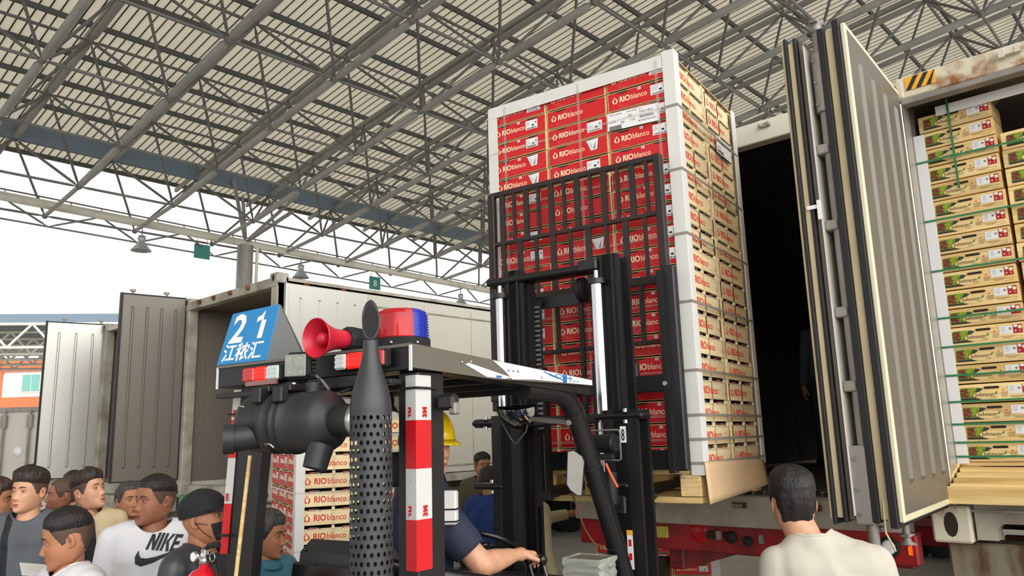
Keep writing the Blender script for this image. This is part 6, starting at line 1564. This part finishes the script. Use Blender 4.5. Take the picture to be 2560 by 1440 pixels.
def person(px, py, depth, label, head_phi=0, body_phi=0, head_pitch=0, head_roll=0, sk='a', H=None, hairst='short', hm=None, side=None, top=.020, line=.062, jaw=1.0,
           shirt=None, sleeve='short', build=1.0, trousers=None, lower=True, lean=(0, 0), armsL=None, armsR=None, collar=0.0, group='people in the crowd', seed=1, back=-.058, brow=True, neck=1.0, hscale=1.0, base_z=0.0, extra=None, seated=False, fine=.013, shk=.80, drop=0.0):
    hc = at_z(px, py, depth); Ht = H or (hc.z + .1195 * hscale - base_z)
    rz = face_rz(radians(body_phi)); R = Matrix.Rotation(rz, 3, 'Z'); Ri = R.transposed()
    lo = Vector((lean[0], lean[1], 0))                      # head offset from hips in body axes
    base = Vector((hc.x, hc.y, base_z)) - R @ Vector((lean[0], lean[1] + .02, 0))
    e = thing('person', base, rz, label, 'person', group)
    hl_ = Ri @ (hc - base)                                   # head centre in body axes
    hz = hl_.z; k = hz / 1.62
    sh = Vector((lo.x * shk, lo.y * .80 - .01, hz - .198 - drop)); hip = Vector((0, 0, hz * .56)); nb = Vector((lo.x * (.5 + .5 * shk), lo.y * .9, hz - .126))
    if seated: hip = Vector((0, -.02, hz - .80))
    B = build; sw = .165 * B ** .6
    skn = [(nb - Vector((0, 0, .06)), hl_ + Vector((0, -.018, -.07)), .060 * neck, .056 * neck), (sh, sh + Vector((0, 0, .02)), .10, .07)]
    tor = [(sh + Vector((-sw * .62, 0, .0)), sh + Vector((sw * .62, 0, .0)), .085 * B, .085 * B), (sh + Vector((-sw, 0, .012)), sh + Vector((sw, 0, .012)), .058 * B, .058 * B),
           (sh + Vector((-.055, .005, -.10)), hip + Vector((-.050 * B, 0, .06)), .115 * B, .105 * B), (sh + Vector((.055, .005, -.10)), hip + Vector((.050 * B, 0, .06)), .115 * B, .105 * B),
           (sh + Vector((-.07, .03 * B, -.07)), sh + Vector((.07, .03 * B, -.07)), .095 * B, .095 * B), (nb + Vector((0, -.012, -.03)), sh + Vector((0, -.01, -.02)), .072, .10),
           (sh + Vector((-sw * .8, -.01, .02)), nb + Vector((-.03, -.015, -.015)), .048 * B, .050), (sh + Vector((sw * .8, -.01, .02)), nb + Vector((.03, -.015, -.015)), .048 * B, .050)]
    if B > 1.08: tor.append((hip + Vector((-.04, .045, .14)), hip + Vector((.04, .045, .14)), .12 * B, .12 * B))
    arms = {}
    slv = []
    for s, spec in ((-1, armsL), (1, armsR)):
        S0 = sh + Vector((s * sw, 0, .005))
        if spec and len(spec) == 6: El, Wr, hd_, pn, cu = Ri @ (Vector(spec[0]) - base), Ri @ (Vector(spec[1]) - base), Ri @ Vector(spec[2]), Ri @ Vector(spec[3]), spec[4]
        elif spec: El, Wr, hd_, pn, cu = [Vector(q) if not isinstance(q, (float, int)) else q for q in spec]
        else: El, Wr, hd_, pn, cu = S0 + Vector((s * .05, -.02, -.30 * k)), S0 + Vector((s * .06, .05, -.55 * k)), Vector((0, .1, -1)), Vector((-s, 0, 0)), .3
        skn += [(S0, El, .050 * B, .040 * B), (El, El + (Wr - El) * .35, .041 * B, .040 * B), (El + (Wr - El) * .35, Wr, .040 * B, .027)]
        arms[s] = (S0, El, Wr, hd_, pn, cu)
        if sleeve == 'short': slv += [(S0, S0 + (El - S0) * .72, .066 * B, .060 * B)]
        else: slv += [(S0, El, .066 * B, .054 * B), (El, Wr - (Wr - El) * .06, .054 * B, .042)]
    legs = []
    if lower and not seated:
        for s in (-1, 1):
            kn = Vector((s * .10, .02, hip.z * .53)); an = Vector((s * .11, -.02, .09))
            legs += [(hip + Vector((s * .085, 0, -.02)), kn, .085 * B, .060), (kn, an, .058, .042)]
    if seated:
        for s in (-1, 1):
            kn = hip + Vector((s * .16, .44, .0)); an = hip + Vector((s * .16, .50, -.40)); legs += [(hip + Vector((s * .09, 0, 0)), kn, .085 * B, .062), (kn, an, .060, .045)]
    legs.append((hip + Vector((-.06, 0, 0)), hip + Vector((.06, 0, 0)), .115 * B, .115 * B))
    ncut = sh.z - .14
    vs, fs = fuse(skn + [(a + Vector((0, 0, 0)), b, r1 * .8, r2 * .8) for a, b, r1, r2 in legs] + [(sh, hip, .09, .09)], fine, 4)
    mb = MB(); mb.add(vs, fs, SK[sk], True)
    for s in (-1, 1):
        S0, El, Wr, hd_, pn, cu = arms[s]
        hv, hf = fuse(hand_shapes(Wr, hd_, s, cu, pn), .0055, 3); mb.add(hv, hf, SK[sk], True)
    Hm = Matrix.Translation(hl_) @ Matrix.Rotation(face_rz(radians(head_phi)) - rz, 4, 'Z') @ Matrix.Rotation(radians(head_pitch), 4, 'X') @ Matrix.Rotation(radians(head_roll), 4, 'Y') @ Matrix.Scale(hscale, 4)
    add_head(mb, Hm, sk, jaw, brow)
    body = mb.build('body', e)
    if hairst:
        hb = hair(hairst, hm or HB, side, seed, top, jaw, line, back); hb.v = [tuple(Hm @ Vector(v)) for v in hb.v]; hb.build('hair', e)
    nr = .074 + collar
    nc_ = nb + Vector((0, .008, .018)); NR = .080 + collar + .028 * (B - 1)
    def cutf(v): return (v - nc_).length < NR or ((v - nc_).xy.length < NR * .8 and v.z > nc_.z - .03)
    def snapn(v): return nc_ + (v - nc_).normalized() * NR
    hem = hip.z - .06
    tv, tf = fuse([(a, b, r1 + .006, r2 + .006) for a, b, r1, r2 in tor] + slv + [(hip + Vector((-.055, 0, .02)), hip + Vector((.055, 0, .02)), .118 * B, .118 * B)], fine, 4)
    bv_ = BVHTree.FromPolygons([tuple(v) for v in tv], tf); rim = []
    for q in range(33):
        a = 2 * pi * q / 32; best = None
        for w_ in range(44):
            f_ = .55 + w_ * .042; p = nc_ + Vector((cos(a) * sin(f_), sin(a) * sin(f_), cos(f_))) * NR; h = bv_.find_nearest(p)
            if h[0] is None: continue
            sd = (p - h[0]).dot(h[1])
            if sd < 0.0: best = p; break
        rim.append(best or nc_ + Vector((cos(a), sin(a), -.2)).normalized() * NR)
    tv, tf = trim(tv, tf, cutf, snapn)
    tv, tf = trim(tv, tf, lambda v: v.z < hem, lambda v: Vector((v.x, v.y, hem)))
    for s in (-1, 1):
        S0, El, Wr = arms[s][0], arms[s][1], arms[s][2]
        A0, A1, fr_ = (S0, El, .80) if sleeve == 'short' else (El, Wr, .94)
        d = (A1 - A0); L = d.length; d = d / L
        def ins(v, A0=A0, d=d, L=L, fr_=fr_):
            q = (v - A0).dot(d); return q > L * fr_ and ((v - A0) - d * q).length < .11
        tv, tf = trim(tv, tf, ins, lambda v, A0=A0, d=d, L=L, fr_=fr_: v - d * ((v - A0).dot(d) - L * fr_))
    mbn = MB(); mbn.rings([(v, .0065) for v in rim], shirt, 8, False); 
    sb = MB(); sb.add(tv, tf, shirt, True); so = sb.build('shirt', e); mbn.build('neck_band', e); sm = so.modifiers.new('t', 'SOLIDIFY'); sm.thickness = .004; sm.offset = 0
    lv, lf = fuse([(a, b, r1 + .012, r2 + .018) for a, b, r1, r2 in legs], .018, 4)
    mb = MB(); mb.add(lv, lf, trousers or M['jeans'], True); mb.build('trousers', e)
    if lower or seated:
        mb = MB()
        for s in (-1, 1):
            f0 = Vector((s * .11, .05, .045)) if not seated else hip + Vector((s * .16, .56, -.44)); mb.ball(f0, .05, M['black_matte'], 12, 8, (.9, 2.5, .85))
        sp_ = [mb]
        for s in (-1, 1):
            m2 = MB(); f0 = Vector((s * .11, .05, .045)) if not seated else hip + Vector((s * .16, .56, -.44)); m2.ball(f0, .05, M['black_matte'], 12, 8, (.9, 2.5, .85)); m2.build('shoe', e)
    return dict(e=e, body=body, shirt=so, Hm=Hm, sh=sh, nb=nb, hip=hip, tv=tv, tf=tf, arms=arms, B=B)
def print_on(P_, mb, off=.0055, direction=Vector((0, -1, 0))):
    """lay the artwork on the cloth, looking at it from in front"""
    bm = bmesh.new(); bm.from_mesh(mb.mesh('tmp')); bmesh.ops.triangulate(bm, faces=bm.faces[:])
    for _ in range(5):
        le = [e_ for e_ in bm.edges if e_.calc_length() > .014]
        if not le: break
        bmesh.ops.subdivide_edges(bm, edges=le, cuts=1); bmesh.ops.triangulate(bm, faces=bm.faces[:])
    bm.verts.index_update(); mb.v = [tuple(v.co) for v in bm.verts]; mb.f = [[v.index for v in f.verts] for f in bm.faces]; mb.m = [0] * len(mb.f); mb.sm = [True] * len(mb.f); bm.free()
    bv = BVHTree.FromPolygons([tuple(v) for v in P_['tv']], P_['tf']); out = []
    for v in mb.v:
        v = Vector(v); h = bv.ray_cast(v - direction * .6, direction)
        out.append(tuple(h[0] - direction * off) if h[0] else tuple(v))
    mb.v = out; return mb
def cloth(name, rgb, rough=.8, k=.82):
    return mat(name, SR(rgb), rough, col2=SR(tuple(int(c * k) for c in rgb)), scale=5, bump=.35, bscale=7, lo=.2, hi=.5)
M['jeans'] = cloth('dark_jeans', (44, 48, 58)); M['blacktr'] = cloth('black_trousers', (30, 30, 34))
WT = cloth('white_cotton', (218, 218, 222), .8, .93); WT2 = cloth('cream_white_cotton', (194, 188, 174), .8, .93); GT = cloth('grey_cotton', (86, 90, 96)); DG = cloth('dark_grey_cotton', (66, 70, 76)); BT = cloth('black_cotton', (34, 36, 40))
BE = cloth('beige_twill', (196, 178, 142)); TL = cloth('teal_pique', (70, 124, 142)); NV = cloth('navy_cotton', (34, 40, 62)); OL = cloth('olive_cotton', (84, 80, 62)); RB2 = cloth('royal_blue_cotton', (34, 62, 136)); LEA = mat('black_leather', SR((62, 64, 70)), .38, bump=.3, bscale=9); SAND = cloth('sand_cotton', (186, 176, 140))

# A: young man in a grey tee with a cross-body strap
A = person(74, 1228, 4.5, 'person in a dark grey t-shirt with a black cross-body strap, facing forward', -12, 12, 2, 0, 'a', hairst='tuft', hm=HBR, side=STB, top=.024, line=.054, shirt=GT, collar=.008, seed=2)
mb = MB(); n = 16
for k in range(n + 1):
    t = k / n; c = Vector((.075 + .10 * t * 0 - .0 + .06 * (1 - t), 0, A['sh'].z + .085 - .62 * t)); c.x = .075 - .01 * t
    mb.v += [(c.x - .018, .3, c.z), (c.x + .018, .3, c.z)]
mb.f = [[2 * k, 2 * k + 1, 2 * k + 3, 2 * k + 2] for k in range(n)]; mb.m = [0] * n; mb.sm = [True] * n; mb.mats = [M['black_matte']]
print_on(A, mb, .006).build('bag_strap', A['e'])
# B: man in beige jacket looking up to the right
B_ = person(222, 1228, 4.9, 'person in an open beige jacket over a black shirt looking up at the load', 78, 30, 14, 0, 'a', hairst='tuft', hm=HBR, side=STB, top=.026, line=.060, shirt=BE, sleeve='long', collar=.008, build=1.04, seed=3)
mb = MB(); n = 14
for k in range(n + 1):
    t = k / n; z = B_['sh'].z + .055 - .52 * t; w = .030 + .055 * t ** .6; mb.v += [(-w, .3, z), (-w * .33, .3, z), (w * .33, .3, z), (w, .3, z)]
mb.f = [[4 * k + q, 4 * k + q + 1, 4 * k + 5 + q, 4 * k + 4 + q] for k in range(n) for q in range(3)]; mb.m = [0] * 3 * n; mb.sm = [True] * 3 * n; mb.mats = [BT]
print_on(B_, mb, .005).build('black_undershirt', B_['e'])
for s in (-1, 1):
    mb = MB(); c = B_['nb'] + Vector((s * .052, .055, -.035)); mb.add([c + Vector((-s * .035, -.03, .03)), c + Vector((s * .035, -.05, .02)), c + Vector((s * .055, .02, -.045)), c + Vector((-s * .012, .045, -.055))], [(0, 1, 2, 3)], BE)
    o = mb.build('jacket_collar', B_['e']); sm = o.modifiers.new('t', 'SOLIDIFY'); sm.thickness = .008
# C: man in white T bottom left, reading a paper
C_ = person(168, 1346, 3.35, 'person in a white t-shirt at the bottom left looking down at white papers', -62, -40, -12, 0, 'b', hairst='short', hm=HB, side=STB, top=.016, line=.064, jaw=1.12, shirt=WT, build=1.14, seed=4,
            armsL=((-.30, .10, 1.10), (-.10, .40, 1.20), (.3, .9, .1), (0, 0, 1), .5), armsR=((.30, .08, 1.10), (.14, .38, 1.20), (-.3, .9, .1), (0, 0, 1), .5))
pp = at_z(92, 1428, 3.45)
e = thing('paper_sheets', pp, face_rz(radians(-60)), 'folded white paper sheets held at the bottom left', 'paper', rot=(radians(12), radians(-8), face_rz(radians(-60))))
for k in range(3): mb = MB(); mb.box((.004 * k, .006 * k, .004 * k), (.16, .11, .0012), M['label'], Matrix.Rotation(.05 * k, 3, 'Z')); mb.build('sheet', e)
# D: man behind with hand at his mouth
D_ = person(152, 1237, 5.9, 'person in a black shirt behind the beige jacket with a hand at the mouth', -50, -20, 0, 0, 'c', hairst='short', hm=STB, top=.004, line=.075, shirt=BT, seed=5,
            armsR=((.26, .10, 1.22), (.06, .20, 1.42), (-.35, .25, .9), (0, -1, 0), .9))
person(184, 1217, 6.6, 'person mostly hidden behind the man in the beige jacket, dark hair showing', 20, 0, 0, 0, 'b', hairst='short', hm=HBR, shirt=GT, seed=6)
person(40, 1256, 5.4, 'person half hidden behind the young man in the grey t-shirt', -30, -10, 0, 0, 'b', hairst='short', hm=HB, shirt=BT, seed=7)
person(-10, 1252, 4.7, 'person cut by the left frame edge with brown hair', 100, 90, 0, 0, 'b', hairst='short', hm=hair_mat('hair_reddish', (84, 56, 48)), shirt=GT, seed=8, top=.024)
# G: long haired person in dark grey
G_ = person(322, 1250, 5.55, 'person with long tied-back hair in a dark grey t-shirt', 52, 20, 2, 0, 'b', hairst='short', hm=HG, top=.014, line=.072, jaw=1.1, shirt=DG, seed=9, build=1.05)
mb = MB(); hm = G_['Hm']; mb.rings([(hm @ Vector((-.02, -.10, -.01)), .030), (hm @ Vector((-.03, -.14, -.03)), .040), (hm @ Vector((-.05, -.15, -.10)), .048), (hm @ Vector((-.06, -.13, -.18)), .040), (hm @ Vector((-.06, -.12, -.24)), .018)], HB, 14); mb.build('ponytail', G_['e'])
# H: man with the swoosh shirt
H_ = person(388, 1250, 3.95, 'person in a white t-shirt printed with NIKE and a black swoosh', -34, 22, 0, 0, 'c', hairst='short', hm=HB, side=STB, top=.012, line=.066, jaw=1.14, shirt=WT, build=1.16, seed=10, collar=.008, neck=1.12)
z0 = H_['Hm'].translation.z - .245
mb = MB(); TR = Matrix.Translation((.035, .3, z0 - .028)) @ Matrix.Rotation(radians(-9), 4, 'Y') @ Matrix(((-1, 0, 0, 0), (0, 0, 1, 0), (0, 1, 0, 0), (0, 0, 0, 1)))
GLN = {'N': [[(0, 0), (.22, 0), (.22, 1), (0, 1)], [(.0, 1), (.22, 1), (.72, 0), (.50, 0)], [(.5, 0), (.72, 0), (.72, 1), (.5, 1)]], 'I': [[(0, 0), (.24, 0), (.24, 1), (0, 1)]],
      'K': [[(0, 0), (.22, 0), (.22, 1), (0, 1)], [(.22, .42), (.50, 1), (.76, 1), (.40, .46)], [(.24, .62), (.42, .66), (.76, 0), (.50, 0)]], 'E': [[(0, 0), (.22, 0), (.22, 1), (0, 1)], [(.22, .8), (.62, .8), (.62, 1), (.22, 1)], [(.22, .4), (.56, .4), (.56, .6), (.22, .6)], [(.22, 0), (.62, 0), (.62, .2), (.22, .2)]]}
xx = 0
for ch, wd in (('N', .80), ('I', .33), ('K', .80), ('E', .62)):
    for q in GLN[ch]: mb.add([TR @ Vector(((xx + a_) * .056 + b_ * .018 - .0, .048 + b_ * .080, 0)) for a_, b_ in q], [(0, 1, 2, 3)], M['ink'])
    xx += wd
sw_pts = [(-.045, .055), (-.062, .02), (-.058, -.018), (-.03, -.040), (.02, -.036), (.09, -.008), (.17, .036), (.275, .100), (.17, .052), (.09, .024), (.03, .010), (-.01, .008), (-.032, .022)]
nn = len(sw_pts)
mid = []
up = [(-.045, .055), (-.036, .030), (-.018, .012), (.02, .010), (.09, .026), (.17, .055), (.275, .100)]; dn = [(-.050, .050), (-.064, .015), (-.052, -.028), (-.005, -.042), (.08, -.012), (.17, .036), (.275, .099)]
for a_, b_ in zip(up, dn): mid += [TR @ Vector((a_[0] * .60, a_[1] * .75, 0)), TR @ Vector(((a_[0] + b_[0]) * .30, (a_[1] + b_[1]) * .375, 0)), TR @ Vector((b_[0] * .60, b_[1] * .75, 0))]
mb.add(mid, [(3 * k + q, 3 * k + q + 1, 3 * k + 4 + q, 3 * k + 3 + q) for k in range(6) for q in (0, 1)], M['ink'])
print_on(H_, mb, .0055).build('chest_print', H_['e'])
# I: man with black cap and mask seen from the side-rear
I_ = person(512, 1296, 3.55, 'person in a black cap, black mask and black leather jacket facing away right', 88, 75, 12, 0, 'b', hairst=None, shirt=LEA, sleeve='long', build=1.05, seed=11, collar=.006, lean=(0, -.10))
hm = I_['Hm']; CAPM = cloth('black_cap_cloth', (30, 30, 34))
mb = MB(); vs = []; 
for z in [z for z in ZS if z > .012]:
    for t in THS:
        p = head_pt(t, z, 1, 0); n = Vector((p.x, p.y, p.z)).normalized(); vs.append(hm @ (p + n * (.010 + .008 * min(1, (z - .012) / .05))))
rowsn = len(vs) // NT; vs.append(hm @ Vector((0, -.008, .139)))
mb.add(vs, [(i * NT + k, i * NT + (k + 1) % NT, (i + 1) * NT + (k + 1) % NT, (i + 1) * NT + k) for i in range(rowsn - 1) for k in range(NT)] + [(len(vs) - 1, (rowsn - 1) * NT + k, (rowsn - 1) * NT + (k + 1) % NT) for k in range(NT)], CAPM, True)
cp = mb.build('cap', I_['e'])
mb = MB(); vs = []
for k in range(13):
    a = -1.25 + 2.5 * k / 12; vs += [hm @ Vector((.083 * sin(a), .005 + .090 * cos(a) * .98, .030)), hm @ Vector((.080 * sin(a) * 1.0, .085 + .075 * cos(a), .022 - .012 * sin(a) ** 2))]
mb.add(vs, [(2 * k, 2 * k + 1, 2 * k + 3, 2 * k + 2) for k in range(12)], CAPM, True); o = mb.build('cap_brim', cp); o.modifiers.new('t', 'SOLIDIFY').thickness = .004
mb = MB(); vs = []; rz_n = [z for z in ZS if -.112 < z < -.030]; cols = [k for k in range(NT) if abs(THS[k]) < 1.15]
for z in rz_n:
    for k in cols: p = head_pt(THS[k], z, 1, .0); vs.append(hm @ (p + Vector((p.x, p.y, 0)).normalized() * (.006 + .016 * G(p.x, 0, .02) * G(z, -.045, .03))))
nc = len(cols); mb.add(vs, [(i * nc + k, i * nc + k + 1, (i + 1) * nc + k + 1, (i + 1) * nc + k) for i in range(len(rz_n) - 1) for k in range(nc - 1)], M['black_matte'], True); mk_ = mb.build('face_mask', I_['e'])
for zz in (-.036, -.095):
    for s in (-1, 1):
        mb = MB(); mb.tube([hm @ Vector((s * .060, .045, zz)), hm @ Vector((s * .074, .015, zz * .6)), hm @ Vector((s * .082, -.012, -.012))], .0016, M['black_matte'], 5); mb.build('ear_loop', mk_)


# J: man in teal polo
J_ = person(668, 1336, 4.1, 'person with greying hair in a teal polo shirt, in profile facing right', 82, 60, -6, 0, 'b', hairst='short', hm=HG, top=.016, line=.058, shirt=TL, seed=12, collar=.004)
mb = MB(); n = 24
c0 = J_['nb'] + Vector((0, .008, -.015))
for k in range(n + 1):
    a = 2 * pi * k / n; r_ = .078; mb.v += [tuple(c0 + Vector((r_ * .85 * cos(a), r_ * .85 * sin(a), .035 - .02 * sin(a)))), tuple(c0 + Vector((r_ * 1.22 * cos(a), r_ * 1.22 * sin(a), -.002 - .028 * sin(a))))]
mb.f = [[2 * k, 2 * k + 1, 2 * k + 3, 2 * k + 2] for k in range(n)]; mb.m = [0] * n; mb.sm = [True] * n; mb.mats = [TL]
o = mb.build('polo_collar', J_['e']); o.modifiers.new('t', 'SOLIDIFY').thickness = .004
# background people beyond the forklift
person(1206, 1164, 7.9, 'person in an olive shirt standing beyond the forklift by the pale container', 25, 10, 0, 0, 'b', hairst='short', hm=HB, side=STB, shirt=OL, seed=13)
person(1224, 1204, 6.9, 'person in a royal blue shirt with grey sleeves seen from behind beyond the forklift', 150, 150, -5, 0, 'b', hairst='short', hm=HBR, shirt=RB2, seed=14, build=1.05)
K_ = person(1338, 1212, 6.3, 'person in a sand-coloured long-sleeved shirt reaching right behind the mast', 110, 120, -10, 0, 'b', hairst='short', hm=HB, shirt=SAND, sleeve='long', trousers=M['blacktr'], seed=15, lean=(0, .06),
            armsL=((-.30, .28, 1.22), (-.18, .52, 1.26), (0, 1, 0), (0, 0, -1), .5))
mb = MB(); hm = K_['Hm']; mb.lathe([(.086, .02), (.088, .05), (.078, .09), (.05, .118), (0, .128)], hm, M['label'], 24); mb.build('white_cap', K_['e'])
# figure inside the dark container
person(2046, 795, 8.4, 'person in a dark grey shirt standing deep inside the dark container', 180, 180, 0, 0, 'b', hairst='short', hm=HB, shirt=GT, sleeve='long', seed=16, base_z=1.52, group='dock workers')
# N: man from behind in the white T at the right
N_ = person(1982, 1254, 3.08, 'person in a cream white t-shirt seen from behind at the lower right', 172, 174, 4, 0, 'a', hairst='short', hm=HB, side=None, top=.020, line=.055, jaw=1.08, shirt=WT2, build=1.14, drop=.045, seed=17, back=-.070, neck=1.15, hscale=1.05, fine=.011, lean=(-.11, .03), shk=.15)
# driver
DRP = person(1074, 1113, 3.28, 'forklift driver in a navy polo and yellow hard hat reaching for a lever', 50, 100, -4, 0, 'a', hairst='short', hm=HB, top=.006, shirt=NV, build=1.22, seed=18, lower=False, seated=True, lean=(.0, .04), trousers=M['blacktr'], base_z=.50, group='dock workers', neck=1.15,
             armsR=(PL(-.44, -1.30, 1.425), PL(-.435, -1.055, 1.430), tuple(UV * -.05 + VV - Vector((0, 0, .12))), (0, 0, -1), .70, 'w'), armsL=(PL(-.83, -1.42, 1.42), PL(-.655, -1.24, 1.515), tuple(UV * .35 + VV + Vector((0, 0, .1))), (0, 0, -1), .55, 'w'))
hm = DRP['Hm']; YH = mat('hard_hat_yellow', SR((250, 206, 20)), .25)
mb = MB(); mb.lathe([(.108, .020), (.110, .028), (.106, .060), (.094, .095), (.070, .125), (.035, .143), (0, .148)], hm @ Matrix.Translation((0, -.006, 0)) @ Matrix.Diagonal((.90, 1.12, 1, 1)), YH, 36); hh = mb.build('hard_hat', DRP['e'])
mb = MB(); vs = []
for k in range(37):
    a = 2 * pi * k / 36; fr = .012 + .024 * max(0, cos(a)) ** 2; vs += [hm @ Vector((.099 * sin(a), -.006 + .121 * cos(a), .026)), hm @ Vector(((.099 + fr * .6) * sin(a), -.006 + (.121 + fr) * cos(a), .016 - .010 * max(0, cos(a))))]
mb.add(vs, [(2 * k, 2 * k + 1, 2 * k + 3, 2 * k + 2) for k in range(36)], YH, True); o = mb.build('hat_brim', hh); o.modifiers.new('t', 'SOLIDIFY').thickness = .004
mb = MB()
for s in (-.028, 0, .028): mb.tube([hm @ Vector((s, -.10 * cos(t) * 1.1 - .006, .055 + .093 * sin(t))) for t in [pi * q / 14 for q in range(1, 14)]], .005, YH, 6)
mb.build('hat_ridge', hh)
